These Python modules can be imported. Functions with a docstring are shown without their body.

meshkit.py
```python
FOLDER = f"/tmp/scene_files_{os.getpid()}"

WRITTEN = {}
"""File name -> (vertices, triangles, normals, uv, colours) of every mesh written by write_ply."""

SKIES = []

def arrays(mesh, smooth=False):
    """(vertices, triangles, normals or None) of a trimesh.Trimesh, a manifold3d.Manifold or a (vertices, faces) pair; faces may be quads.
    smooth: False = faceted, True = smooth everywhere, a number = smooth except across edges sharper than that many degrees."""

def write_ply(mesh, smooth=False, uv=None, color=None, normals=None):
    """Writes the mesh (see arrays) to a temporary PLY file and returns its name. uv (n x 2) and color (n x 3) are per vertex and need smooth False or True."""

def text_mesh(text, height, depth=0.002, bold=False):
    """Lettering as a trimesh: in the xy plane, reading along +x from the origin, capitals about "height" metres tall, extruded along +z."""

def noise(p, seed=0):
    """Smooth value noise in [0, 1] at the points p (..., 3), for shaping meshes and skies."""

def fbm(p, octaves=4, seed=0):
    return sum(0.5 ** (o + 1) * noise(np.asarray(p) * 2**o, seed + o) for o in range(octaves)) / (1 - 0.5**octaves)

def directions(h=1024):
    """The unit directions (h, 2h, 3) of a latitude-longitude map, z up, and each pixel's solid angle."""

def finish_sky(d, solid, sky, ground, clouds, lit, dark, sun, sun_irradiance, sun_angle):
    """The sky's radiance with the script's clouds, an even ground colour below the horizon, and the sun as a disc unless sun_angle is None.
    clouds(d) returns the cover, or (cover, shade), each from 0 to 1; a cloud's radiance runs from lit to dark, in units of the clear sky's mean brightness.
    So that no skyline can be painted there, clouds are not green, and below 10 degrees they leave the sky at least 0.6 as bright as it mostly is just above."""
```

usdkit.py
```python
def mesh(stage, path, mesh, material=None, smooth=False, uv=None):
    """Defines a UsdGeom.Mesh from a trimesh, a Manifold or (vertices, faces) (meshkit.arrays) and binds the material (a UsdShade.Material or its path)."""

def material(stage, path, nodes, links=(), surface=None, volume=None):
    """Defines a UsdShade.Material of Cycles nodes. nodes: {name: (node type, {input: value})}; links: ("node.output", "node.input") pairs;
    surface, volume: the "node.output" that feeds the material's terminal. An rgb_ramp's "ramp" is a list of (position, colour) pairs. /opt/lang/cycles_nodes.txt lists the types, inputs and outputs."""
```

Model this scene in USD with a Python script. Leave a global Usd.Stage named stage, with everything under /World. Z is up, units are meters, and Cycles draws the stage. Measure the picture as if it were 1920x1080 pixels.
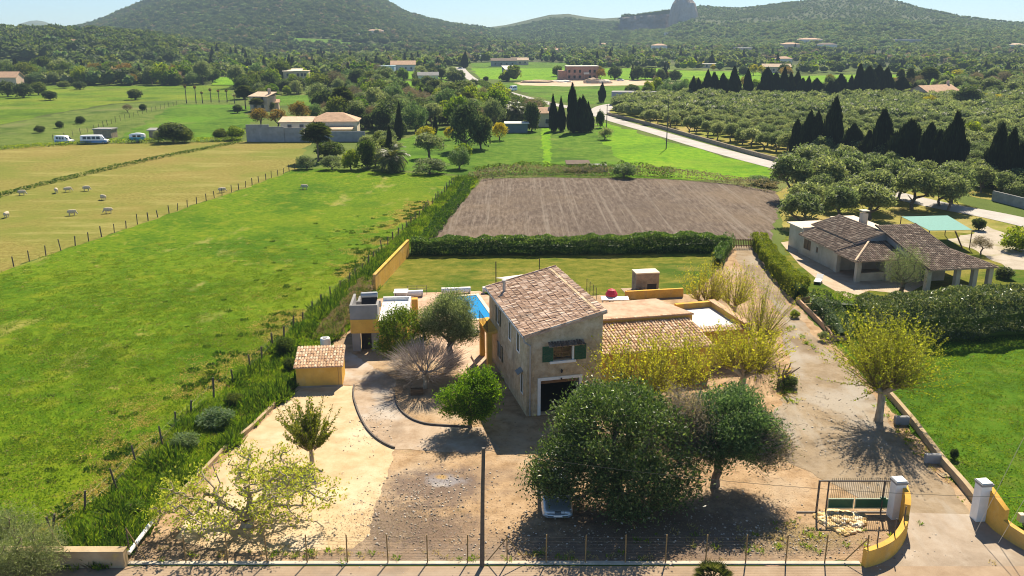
import math, random
import numpy as np, trimesh, shapely, usdkit, meshkit
from shapely.geometry import Polygon, Point, LineString
from pxr import Usd, UsdGeom, UsdLux, UsdShade, Sdf, Gf, Vt

stage = Usd.Stage.CreateInMemory()
UsdGeom.SetStageUpAxis(stage, "Z")
UsdGeom.SetStageMetersPerUnit(stage, 1.0)
World = UsdGeom.Xform.Define(stage, "/World")
stage.SetDefaultPrim(World.GetPrim())

# ---------------------------------------------------------------- camera, sky, sun, exposure
FPX, CAM_H = 1600.0, 26.0                       # focal length in pixels of a 1920 wide frame, camera height
PITCH = math.atan(480 / 1600)
CP, SP = math.cos(PITCH), math.sin(PITCH)
EXPOSURE = 1.12
SUN_AZ, SUN_EL = math.radians(18.0), math.radians(47.0)
SUN_POWER, SKY_POWER = 1.2, 0.064
cam = UsdGeom.Camera.Define(stage, "/World/camera")
cam.CreateProjectionAttr("perspective")
cam.CreateHorizontalApertureAttr(36.0)
cam.CreateVerticalApertureAttr(36.0 * 9 / 16)
cam.CreateFocalLengthAttr(36.0 * FPX / 1920)
cam.CreateClippingRangeAttr(Gf.Vec2f(0.5, 20000))
cam.CreateExposureAttr(EXPOSURE)
cam.AddTranslateOp().Set(Gf.Vec3d(0, 0, CAM_H))
cam.AddRotateXOp().Set(90 - math.degrees(PITCH))

sky_m = usdkit.material(stage, "/World/Looks/sky", {
    "s": ("sky_texture", {"sky_type": "single_scattering", "sun_disc": False, "sun_elevation": SUN_EL, "sun_rotation": SUN_AZ, "air_density": 1.0, "aerosol_density": 2.0, "altitude": 2500.0, "ozone_density": 3.0}),
    "t": ("mix_color", {"blend_type": "multiply", "fac": 1.0, "b": (.74, .86, .92), "use_clamp": False}),
    "b": ("background_shader", {"strength": SKY_POWER})}, [("s.color", "t.a"), ("t.result", "b.color")], surface="b.background")
dome = UsdLux.DomeLight.Define(stage, "/World/sky")
UsdShade.MaterialBindingAPI.Apply(dome.GetPrim()).Bind(sky_m)
dome.GetPrim().SetCustomDataByKey("kind", "structure")
sun = UsdLux.DistantLight.Define(stage, "/World/sun")
sun.CreateNormalizeAttr(True)
sun.CreateIntensityAttr(SUN_POWER)
sun.CreateAngleAttr(0.5)
sun.CreateColorAttr(Gf.Vec3f(1.0, 0.89, 0.71))
sun.AddRotateZOp().Set(-math.degrees(SUN_AZ))
sun.AddRotateXOp().Set(-(90 - math.degrees(SUN_EL)))

# ---------------------------------------------------------------- naming, things and parts
_used = {}
def fresh(parent, name):
    k = (parent, name)
    n = _used.get(k, -1) + 1
    _used[k] = n
    return f"{parent}/{name}" + (f"_{n:03d}" if n else "")

def tag(prim, label=None, cat=None, group=None, kind=None):
    for k, x in (("label", label), ("category", cat), ("group", group), ("kind", kind)):
        if x:
            prim.SetCustomDataByKey(k, x)

class MB:
    """Collects shapes into one mesh."""
    def __init__(self): self.v, self.f, self.n = [], [], 0
    def add(self, v, f):
        v = np.asarray(v, float); f = np.asarray(f, int)
        if f.shape[1] == 4: f = np.vstack([f[:, [0, 1, 2]], f[:, [0, 2, 3]]])
        self.v.append(v); self.f.append(f + self.n); self.n += len(v); return self
    def tm(self, m): return self.add(m.vertices, m.faces)
    def box(self, c, s, rz=0.0, rx=0.0):
        m = np.array([[x, y, z] for x in (-.5, .5) for y in (-.5, .5) for z in (-.5, .5)]) * np.array(s, float)
        if rx:
            cc, ss = math.cos(rx), math.sin(rx); m = np.stack([m[:, 0], m[:, 1] * cc - m[:, 2] * ss, m[:, 1] * ss + m[:, 2] * cc], 1)
        if rz:
            cc, ss = math.cos(rz), math.sin(rz); m = np.stack([m[:, 0] * cc - m[:, 1] * ss, m[:, 0] * ss + m[:, 1] * cc, m[:, 2]], 1)
        q = [[0, 1, 3, 2], [4, 6, 7, 5], [0, 4, 5, 1], [2, 3, 7, 6], [0, 2, 6, 4], [1, 5, 7, 3]]
        return self.add(m + np.array(c, float), q)
    def b2(self, lo, hi):
        lo, hi = np.array(lo, float), np.array(hi, float); return self.box((lo + hi) / 2, hi - lo)
    def quad(self, a, b, c, d): return self.add([a, b, c, d], [[0, 1, 2, 3]])
    def slab(self, corners, th):
        """Convex polygon in space given thickness th downwards along its normal."""
        p = np.array(corners, float); nrm = np.cross(p[1] - p[0], p[2] - p[0]); nrm /= np.linalg.norm(nrm)
        if nrm[2] < 0: p = p[::-1]; nrm = -nrm
        k = len(p); v = np.vstack([p, p - nrm * th]); f = []
        for i in range(1, k - 1): f += [[0, i, i + 1], [k, k + i + 1, k + i]]
        for i in range(k): j = (i + 1) % k; f += [[i, k + i, k + j], [i, k + j, j]]
        return self.add(v, f)
    def prism(self, poly, z0, z1):
        pg = poly if isinstance(poly, Polygon) else Polygon(poly)
        m = trimesh.creation.extrude_polygon(pg, z1 - z0, engine="earcut"); m.apply_translation([0, 0, z0]); return self.tm(m)
    def tube(self, pts, r, n=6, cap=True):
        pts = np.asarray(pts, float); r = np.broadcast_to(np.asarray(r, float), (len(pts),)); k = len(pts)
        t = np.gradient(pts, axis=0); t /= np.maximum(np.linalg.norm(t, axis=1, keepdims=True), 1e-9)
        ref = np.where(np.abs(t[:, 2:3]) > .9, [[1., 0, 0]], [[0, 0, 1.]])
        u = np.cross(ref, t); u /= np.linalg.norm(u, axis=1, keepdims=True); w = np.cross(t, u)
        a = np.arange(n) / n * 2 * np.pi
        v = (pts[:, None] + r[:, None, None] * (np.cos(a)[None, :, None] * u[:, None] + np.sin(a)[None, :, None] * w[:, None])).reshape(-1, 3)
        f = [[i * n + j, i * n + (j + 1) % n, (i + 1) * n + (j + 1) % n, (i + 1) * n + j] for i in range(k - 1) for j in range(n)]
        f = np.array(f); f = np.vstack([f[:, [0, 1, 2]], f[:, [0, 2, 3]]])
        if cap: f = np.vstack([f, [[0, j + 1, j] for j in range(1, n - 1)], [[(k - 1) * n, (k - 1) * n + j, (k - 1) * n + j + 1] for j in range(1, n - 1)]])
        return self.add(v, f)
    def mesh(self): return np.vstack(self.v), np.vstack(self.f)

TONED = set()
from scipy.sparse import coo_matrix
from scipy.sparse.csgraph import connected_components
def shape(path, mb, mat, smooth=False):
    """Defines the mesh; loose pieces (leaves, tiles) of a toned material each get a tone of their own."""
    vf = mb.mesh() if isinstance(mb, MB) else mb
    toned = str(mat.GetPath()) in TONED
    m = usdkit.mesh(stage, path, vf, mat, False if toned else smooth)
    if toned:
        v, f = vf; n = len(v); e = np.vstack([f[:, :2], f[:, 1:]])
        k, lab = connected_components(coo_matrix((np.ones(len(e), np.int8), (e[:, 0], e[:, 1])), (n, n)), False)
        tone = np.random.default_rng(n).random(k)[lab].astype(np.float32)
        UsdGeom.PrimvarsAPI(m).CreatePrimvar("tone", Sdf.ValueTypeNames.FloatArray, "vertex").Set(Vt.FloatArray.FromNumpy(tone))
    return m

def part(parent, name, mb, mat, smooth=False, label=None, kind=None):
    p = fresh(parent, name)
    m = shape(p, mb, mat, smooth)
    tag(m.GetPrim(), label, kind=kind)
    return p

def thing(name, label, cat, loc=(0, 0, 0), rz=0.0, group=None, kind=None, scale=None):
    p = fresh("/World", name)
    x = UsdGeom.Xform.Define(stage, p)
    x.AddTranslateOp().Set(Gf.Vec3d(*map(float, loc)))
    if rz: x.AddRotateZOp().Set(math.degrees(rz))
    if scale is not None: x.AddScaleOp().Set(Gf.Vec3f(*map(float, np.broadcast_to(scale, 3))))
    tag(x.GetPrim(), label, cat, group, kind)
    return p

def solo(name, mb, mat, label=None, cat=None, kind=None, smooth=False, group=None):
    p = fresh("/World", name)
    m = shape(p, mb, mat, smooth)
    tag(m.GetPrim(), label, cat, group, kind)
    return p

stage.CreateClassPrim("/World/Kinds")
def kind_of(name):
    p = "/World/Kinds/" + name
    UsdGeom.Xform.Define(stage, p)
    return p

def copy(name, src, loc, rz=0.0, scale=1.0, label=None, cat=None, group=None):
    p = fresh("/World", name)
    x = UsdGeom.Xform.Define(stage, p)
    x.AddTranslateOp().Set(Gf.Vec3d(*map(float, loc)))
    x.AddRotateZOp().Set(math.degrees(rz))
    x.AddScaleOp().Set(Gf.Vec3f(*map(float, np.broadcast_to(scale, 3))))
    x.GetPrim().GetReferences().AddInternalReference(src)
    x.GetPrim().SetInstanceable(True)
    tag(x.GetPrim(), label, cat, group)
    return p

def scatter(name, label, cat, protos, pos, rz, scl, idx, kind="stuff"):
    """One PointInstancer; protos are (name, mesh, material) shown as its parts."""
    p = fresh("/World", name)
    pi = UsdGeom.PointInstancer.Define(stage, p)
    targets = []
    for i, (nm, mb, mt) in enumerate(protos):
        q = f"{p}/{nm}" + (f"_{i:03d}" if i else "")
        shape(q, mb, mt); targets.append(Sdf.Path(q))
    pi.CreatePrototypesRel().SetTargets(targets)
    pi.CreateProtoIndicesAttr(Vt.IntArray.FromNumpy(np.asarray(idx, np.int32)))
    pi.CreatePositionsAttr(Vt.Vec3fArray.FromNumpy(np.asarray(pos, np.float32)))
    h = np.asarray(rz) / 2
    pi.CreateOrientationsAttr(Vt.QuathArray([Gf.Quath(float(math.cos(a)), 0, 0, float(math.sin(a))) for a in h]))
    s = np.asarray(scl, np.float32)
    if s.ndim == 1: s = np.repeat(s[:, None], 3, 1)
    pi.CreateScalesAttr(Vt.Vec3fArray.FromNumpy(s))
    tag(pi.GetPrim(), label, cat, kind=kind)
    return p

# ---------------------------------------------------------------- surveying: lines of sight to places on the ground
def sight(u, v):
    x, y = (u - 960) / FPX, (v - 540) / FPX
    return np.array([x, CP - y * SP, -(SP + y * CP)])
def theta_of(u): return math.atan((u - 960) / 1670.0)
def P(u, v, h=0.0):
    d = sight(u, v); t = (h - CAM_H) / d[2]
    return np.array([d[0] * t, d[1] * t, h])
def depth(q): return q[1] * CP + (CAM_H - q[2]) * SP
def up_to(v, base):
    r = (v - 540) / FPX; y = base[1]
    return CAM_H - (r * y * CP + y * SP) / (CP - r * SP)

def _skyline(us, vs, R):
    th = np.array([theta_of(u) for u in us])
    hs = []
    for u, v in zip(us, vs):
        d = sight(u, v); hs.append(CAM_H + R * d[2] / math.hypot(d[0], d[1]))
    return th, np.array(hs)
RANGES = []
def _range(us, vs, R, r0, pw, trees=0.0):
    th, hs = _skyline(us, vs, R); RANGES.append((th, hs - trees, R, r0, pw))
_range([60, 130, 160, 200, 240, 265, 290, 350, 450, 550, 640, 700, 730, 760, 800, 840, 903, 960, 1050, 1130], [62, 52, 46, 33, 16, 6, -6, -28, -52, -58, -44, -16, 2, 20, 32, 42, 50, 58, 70, 90], 2000, 1000, 1.25, 6)
_range([760, 850, 903, 950, 1000, 1030, 1065, 1100, 1130, 1160, 1200, 1262, 1300, 1400, 1500], [56, 52, 49, 43, 31, 24, 22, 28, 31, 29, 24, 17, 14, 40, 60], 2400, 1300, 1.2, 5)
_range([1170, 1230, 1280, 1310, 1360, 1400, 1440, 1480, 1540, 1600, 1640, 1670, 1720, 1750, 1800, 1860, 1920, 2100], [100, 60, 24, 11, 14, 13, 8, 3, -2, -6, -5, 0, 15, 20, 30, 37, 43, 60], 2000, 1000, 1.5, 2)
_range([-400, -100, 0, 60, 110, 150, 200, 260, 330, 420, 520], [50, 50, 52, 53, 53, 54, 57, 62, 70, 82, 100], 950, 560, 1.1, 7)
QUARRY = (theta_of(1166), theta_of(1268), 1850.0, 2330.0)

def ss(t): t = np.clip(t, 0, 1); return t * t * (3 - 2 * t)
def terrain(x, y):
    x, y = np.asarray(x, float), np.asarray(y, float)
    r, th = np.hypot(x, y), np.arctan2(x, y)
    z = np.zeros_like(r)
    front = (np.abs(th) < 0.9)
    nz = meshkit.noise(np.stack([x / 260, y / 260, np.zeros_like(x)], -1), 3) - .5
    nz2 = meshkit.noise(np.stack([x / 90, y / 90, np.zeros_like(x)], -1), 5) - .5
    for tt, hh, R, r0, pw in RANGES:
        e = np.minimum(np.clip((th - tt[0] + .05) / .05, 0, 1), np.clip((tt[-1] + .05 - th) / .05, 0, 1))
        top = np.interp(th, tt, hh) * e
        t = np.clip((r - r0) / (R - r0), 0, 1)
        s = t ** pw
        rough = 4 * t * (1 - t)
        lay = np.maximum(top, 0) * s * np.where(r > R, 1 - .9 * ss((r - R) / 1500), 1) + rough * (nz * 16 + nz2 * 6) * np.clip(top / 40, 0, 1)
        z = np.maximum(z, np.where(front, lay, 0))
    q = (th > QUARRY[0]) & (th < QUARRY[1]) & (r > QUARRY[2]) & (r < QUARRY[3])
    tt, hh, R, r0, pw = RANGES[1]
    z = np.where(q, np.maximum(z, np.interp(th, tt, hh) - 9), z)
    return z

def G(u, v):
    """Where the line of sight through (u, v) meets the ground, hills included."""
    q = P(u, v) if v > 75 else None
    if q is not None and math.hypot(q[0], q[1]) < 555: return q
    d = sight(u, v); d = d / math.hypot(d[0], d[1])
    r = np.arange(540., 2600., 4.)
    zz = CAM_H + r * d[2]; tz = terrain(r * d[0], r * d[1])
    hit = np.nonzero(tz >= zz)[0]
    k = r[hit[0]] if len(hit) else 2000.
    return np.array([k * d[0], k * d[1], float(terrain(k * d[0], k * d[1]))])
def ground_z(x, y): return float(terrain(x, y))

# ---------------------------------------------------------------- materials
def mat(name, stops, scale=1.0, detail=5, rough=.95, spec=.04, layers=(), spots=(), bump=None, stretch=(1, 1, 1), rot=0.0, metallic=0.0, local=False, nrough=.6, coat=0.0):
    """Procedural surface: ramp of a noise, further noise-masked colours (layers), stains with a place of their own (spots), bump."""
    n = {"g": ("texture_coordinate", {}) if local else ("geometry", {}), "p": ("principled_bsdf", {"roughness": rough, "specular_ior_level": spec, "metallic": metallic, "coat_weight": coat}),
         "m0": ("mapping", {"scale": stretch, "rotation": (0, 0, rot)}), "n0": ("noise_texture", {"scale": scale, "detail": detail, "roughness": nrough}), "r0": ("rgb_ramp", {"ramp": stops})}
    pos = "g.object" if local else "g.position"
    l = [(pos, "m0.vector"), ("m0.vector", "n0.vector"), ("n0.fac", "r0.fac")]
    cur = "r0.color"
    for i, lay in enumerate(layers):
        col, sc, lo, hi, amt = lay[:5]; st = lay[5] if len(lay) > 5 else (1, 1, 1); ro = lay[6] if len(lay) > 6 else 0.0
        n[f"lm{i}"] = ("mapping", {"scale": st, "rotation": (0, 0, ro), "location": (17.3 * (i + 1), 5.1, 2.7)})
        n[f"ln{i}"] = ("noise_texture", {"scale": sc, "detail": 5, "roughness": .62})
        n[f"lr{i}"] = ("map_range", {"from_min": lo, "from_max": hi, "to_min": 0.0, "to_max": amt, "clamp": True})
        n[f"lx{i}"] = ("mix_color", {"b": col})
        l += [(pos, f"lm{i}.vector"), (f"lm{i}.vector", f"ln{i}.vector"), (f"ln{i}.fac", f"lr{i}.value"), (f"lr{i}.result", f"lx{i}.fac"), (cur, f"lx{i}.a")]
        cur = f"lx{i}.result"
    for i, (cx, cy, rx, ry, col, amt) in enumerate(spots):
        n[f"sm{i}"] = ("mapping", {"location": (-cx / rx, -cy / ry, 0), "scale": (1 / rx, 1 / ry, 0)})
        n[f"sl{i}"] = ("vector_math", {"math_type": "length"})
        n[f"sn{i}"] = ("noise_texture", {"scale": 1.1, "detail": 7, "roughness": .72})
        n[f"sa{i}"] = ("math", {"math_type": "multiply_add", "value2": 2.2, "value3": -1.1})
        n[f"sb{i}"] = ("math", {"math_type": "add"})
        n[f"sr{i}"] = ("map_range", {"from_min": 1.15, "from_max": .55, "to_min": 0.0, "to_max": amt, "clamp": True})
        n[f"sx{i}"] = ("mix_color", {"b": col})
        l += [(pos, f"sm{i}.vector"), (f"sm{i}.vector", f"sl{i}.vector1"), (pos, f"sn{i}.vector"), (f"sn{i}.fac", f"sa{i}.value1"), (f"sa{i}.value", f"sb{i}.value1"), (f"sl{i}.value", f"sb{i}.value2"),
              (f"sb{i}.value", f"sr{i}.value"), (f"sr{i}.result", f"sx{i}.fac"), (cur, f"sx{i}.a")]
        cur = f"sx{i}.result"
    l.append((cur, "p.base_color"))
    if bump:
        n["bn"] = ("noise_texture", {"scale": bump[0], "detail": 6, "roughness": .65}); n["bb"] = ("bump", {"strength": bump[1], "distance": bump[2]})
        l += [("m0.vector" if len(bump) > 3 else pos, "bn.vector"), ("bn.fac", "bb.height"), ("bb.normal", "p.normal")]
    return usdkit.material(stage, "/World/Looks/" + name, n, l, surface="p.BSDF")

def plain(name, c, rough=.6, var=.12, scale=3.0, metallic=0.0, spec=.4, coat=0.0, bump=None):
    c = np.array(c, float)
    return mat(name, [(.3, tuple(c * (1 - var))), (.7, tuple(np.minimum(c * (1 + var), .95)))], scale, rough=rough, metallic=metallic, spec=spec, coat=coat, bump=bump)

def pieces(name, cols, rough=.85, val=.25, dirt=None, spec=.12, each=False):
    """Every loose piece of the mesh takes its own tone."""
    TONED.add("/World/Looks/" + name); n = {"g": ("geometry", {}), "a": ("attribute", {"attribute": "tone"}), "o": ("object_info", {}), "r": ("rgb_ramp", {"ramp": cols}), "nn": ("noise_texture", {"scale": 1.4, "detail": 5, "roughness": .65}), "mr": ("map_range", {"from_min": .3, "from_max": .7, "to_min": 1 - val, "to_max": 1 + val}),
         "h": ("hsv", {}), "p": ("principled_bsdf", {"roughness": rough, "specular_ior_level": spec})}
    l = [("o.random" if each else "a.fac", "r.fac"), ("g.position", "nn.vector"), ("nn.fac", "mr.value"), ("mr.result", "h.value"), ("r.color", "h.color")]
    cur = "h.color"
    if dirt:
        n["dn"] = ("noise_texture", {"scale": dirt[1], "detail": 6, "roughness": .7}); n["dr"] = ("map_range", {"from_min": dirt[2], "from_max": dirt[3], "to_max": dirt[4], "clamp": True}); n["dx"] = ("mix_color", {"b": dirt[0]})
        l += [("g.position", "dn.vector"), ("dn.fac", "dr.value"), ("dr.result", "dx.fac"), (cur, "dx.a")]; cur = "dx.result"
    return usdkit.material(stage, "/World/Looks/" + name, n, l + [(cur, "p.base_color")], surface="p.BSDF")

def leaf(name, cols, trans=.3, rough=.55, spec=.35, ov=.22, oh=.02, tint=(1.3, 1.2, .55), gain=1.55):
    trans = min(trans + .15, .55); spec = spec * .45; gain *= .62; cols = [(a, tuple(min(x * gain, .8) for x in c)) for a, c in cols]
    """Foliage: tone per leaf, drift per plant, some light through the leaf."""
    TONED.add("/World/Looks/" + name); n = {"a": ("attribute", {"attribute": "tone"}), "o": ("object_info", {}), "r": ("rgb_ramp", {"ramp": cols}), "ov": ("map_range", {"to_min": 1 - ov, "to_max": 1 + ov}), "oh": ("map_range", {"to_min": .5 + oh, "to_max": .5 - oh}),
         "h": ("hsv", {}), "p": ("principled_bsdf", {"roughness": rough, "specular_ior_level": spec}), "tc": ("mix_color", {"blend_type": "multiply", "fac": 1.0, "b": tint, "use_clamp": False}), "t": ("translucent_bsdf", {}), "x": ("mix_closure", {"fac": trans})}
    l = [("a.fac", "r.fac"), ("o.random", "ov.value"), ("o.random", "oh.value"), ("ov.result", "h.value"), ("oh.result", "h.hue"), ("r.color", "h.color"), ("h.color", "p.base_color"),
         ("h.color", "tc.a"), ("tc.result", "t.color"), ("p.BSDF", "x.closure1"), ("t.BSDF", "x.closure2")]
    return usdkit.material(stage, "/World/Looks/" + name, n, l, surface="x.closure")

def C(*c): return c
_made = {}
def plain_once(n, c, **k):
    if n not in _made: _made[n] = plain(n, c, **k)
    return _made[n]
STRAW = (.40, .31, .12)
M = {}
M["grass_field"] = mat("grass_field", [(.32, C(0.03108, 0.08159, 0.002475)), (.46, C(0.07494, 0.1437, 0.003713)), (.56, C(0.1188, 0.1854, 0.006188)), (.68, C(0.1919, 0.2179, 0.01857))], 1.3, 10, nrough=.78,
    layers=[(C(0.03199, 0.09736, 0.002475), .09, .47, .60, .6), (C(0.1371, 0.1854, 0.007425), .05, .50, .64, .6, (1, 1, 1), 1), (STRAW, .22, .60, .72, .45, (1, .45, 1), .5), (C(0.3016, 0.2503, 0.06806), .9, .62, .74, .8), (C(0.02559, 0.06027, 0.003713), 2.2, .58, .70, .75), (C(0.1828, 0.204, 0.01238), .33, .54, .66, .6)], bump=(5.0, .9, .10))
M["dry_field"] = mat("dry_field", [(.33, C(0.1114, 0.09625, 0.01975)), (.5, C(0.1915, 0.1694, 0.04081)), (.66, C(0.268, 0.2425, 0.06911))], 1.5, 9, nrough=.76,
    layers=[(C(0.1392, 0.1617, 0.02633), .05, .44, .60, .75), (C(0.2298, 0.1733, 0.05266), .03, .5, .62, .6), (C(0.1184, 0.1232, 0.02633), .5, .62, .74, .6), (C(0.0975, 0.1155, 0.02303), 2.2, .66, .74, .7), (C(0.2785, 0.2465, 0.07899), .25, .54, .66, .6, (.25, 1, 1), .35)], bump=(4.0, .7, .08))
M["meadow"] = mat("meadow", [(.3, C(0.03493, 0.08918, 0.00704)), (.5, C(0.07422, 0.1469, 0.01056)), (.7, C(0.1397, 0.1993, 0.0264))], .5, 8, nrough=.7,
    layers=[(C(0.0262, 0.0682, 0.00704), .08, .50, .66, .7), (C(0.1746, 0.1993, 0.044), .05, .54, .66, .5), (C(0.09605, 0.2098, 0.01056), .03, .52, .62, .5)], bump=(2.0, .8, .15))
M["bright_meadow"] = mat("bright_meadow", [(.3, C(0.06563, 0.1733, 0.00528)), (.5, C(0.1225, 0.2467, 0.00704)), (.7, C(0.1925, 0.294, 0.0132))], .6, 9,
    layers=[(C(0.0525, 0.1365, 0.00704), .06, .50, .66, .6), (C(0.2188, 0.2835, 0.0264), .03, .54, .66, .5)], bump=(2.0, .6, .12))
M["long_meadow"] = mat("long_meadow", [(.3, C(0.04719, 0.1011, 0.0064)), (.5, C(0.09438, 0.1589, 0.0096)), (.7, C(0.163, 0.2119, 0.024))], .4, 9, nrough=.72,
    layers=[(C(0.03861, 0.08187, 0.0064), .05, .50, .64, .7), (C(0.1716, 0.2023, 0.02), .018, .5, .62, .7), (C(0.1888, 0.183, 0.048), .05, .56, .68, .5, (.3, 1, 1))], bump=(1.5, .8, .2))
M["rough_grass"] = mat("rough_grass", [(.3, C(0.06, 0.09775, 0.0144)), (.5, C(0.104, 0.1445, 0.0256)), (.7, C(0.16, 0.1785, 0.048))], .35, 8, nrough=.7,
    layers=[(C(0.04, 0.0765, 0.0096), .07, .52, .66, .7), (C(0.168, 0.17, 0.064), .05, .53, .66, .6)], bump=(1.2, .9, .25))
M["yellow_field"] = mat("yellow_field", [(.3, C(.50, .42, .004)), (.7, C(.66, .56, .01))], .3, 5)
M["plain"] = mat("plain_scrub", [(.3, C(0.054, 0.0855, 0.0162)), (.5, C(0.0945, 0.1283, 0.027)), (.7, C(0.153, 0.171, 0.0495))], .03, 8, nrough=.7,
    layers=[(C(0.045, 0.0665, 0.0144), .012, .48, .6, .7), (C(0.171, 0.1805, 0.063), .02, .56, .68, .6), (C(0.144, 0.209, 0.027), .008, .56, .66, .6)])
M["hill"] = mat("hill_scrub", [(.3, C(.045, .060, .024)), (.5, C(.080, .095, .042)), (.7, C(.12, .125, .065))], .02, 9, nrough=.75,
    layers=[(C(.045, .06, .022), .006, .46, .6, .6), (C(.17, .155, .10), .05, .58, .74, .6)])
M["soil"] = mat("ploughed_soil", [(.34, C(0.0616, 0.04464, 0.03332)), (.5, C(0.1232, 0.09486, 0.07448)), (.66, C(0.2024, 0.1628, 0.1323))], 2.0, 9, nrough=.75, stretch=(1, .18, 1), rot=-.10,
    layers=[(C(0.1936, 0.1442, 0.098), .05, .48, .62, .5), (C(0.088, 0.06882, 0.05684), .03, .5, .64, .5), (C(0.2288, 0.1953, 0.1617), 2.0, .53, .66, .5, (1, .012, 1), -.13), (C(0.2112, 0.1581, 0.098), 3.0, .60, .74, .6)], bump=(1.6, 1.0, .25, 1))
M["lawn"] = mat("lawn", [(.34, C(0.05848, 0.08832, 0.0054)), (.5, C(0.1273, 0.1344, 0.01485)), (.66, C(0.2064, 0.1805, 0.03375))], .9, 10, nrough=.76, stretch=(.6, 1, 1),
    layers=[(C(0.03784, 0.08832, 0.0054), .16, .48, .60, .8, (.6, 1, 1)), (C(0.2202, 0.1843, 0.0405), .22, .52, .64, .7, (.5, 1, 1)), (C(0.0344, 0.06912, 0.0054), 1.6, .57, .70, .6)], bump=(6, .6, .06))
M["grass_right"] = mat("grass_right", [(.3, C(0.031, 0.08237, 0.0054)), (.5, C(0.0651, 0.1407, 0.00675)), (.7, C(0.1178, 0.1716, 0.0135))], 1.0, 9, nrough=.72,
    layers=[(C(0.031, 0.07894, 0.0054), .15, .5, .62, .7), (C(0.1488, 0.1647, 0.027), .2, .57, .7, .5), (C(0.0186, 0.04805, 0.0054), 2.5, .62, .75, .6)], bump=(5, .9, .12))
M["weeds"] = mat("weed_bank", [(.3, C(0.03825, 0.09, 0.009)), (.5, C(0.07225, 0.153, 0.0117)), (.7, C(0.136, 0.198, 0.027))], .8, 8, nrough=.7,
    layers=[(C(0.02125, 0.054, 0.0072), .35, .52, .64, .8), (C(0.289, 0.243, 0.117), .5, .62, .72, .8)], bump=(4, 1, .15))
M["bark"] = mat("bark", [(.3, C(.10, .075, .055)), (.7, C(.22, .17, .125))], 6, 6, local=True, stretch=(1, 1, .25), bump=(14, .6, .03))
M["pale_bark"] = mat("pale_bark", [(.3, C(.24, .19, .13)), (.7, C(.42, .35, .26))], 5, 6, local=True, stretch=(1, 1, .3), bump=(12, .5, .03))
M["grey_twig"] = pieces("grey_twig", [(0, C(.17, .135, .115)), (.5, C(.29, .24, .205)), (1, C(.44, .38, .33))])
M["twig"] = pieces("olive_twig", [(0, C(.14, .11, .04)), (.5, C(.24, .19, .06)), (1, C(.36, .30, .12))])
M["stalk"] = M["bark"]

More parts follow.
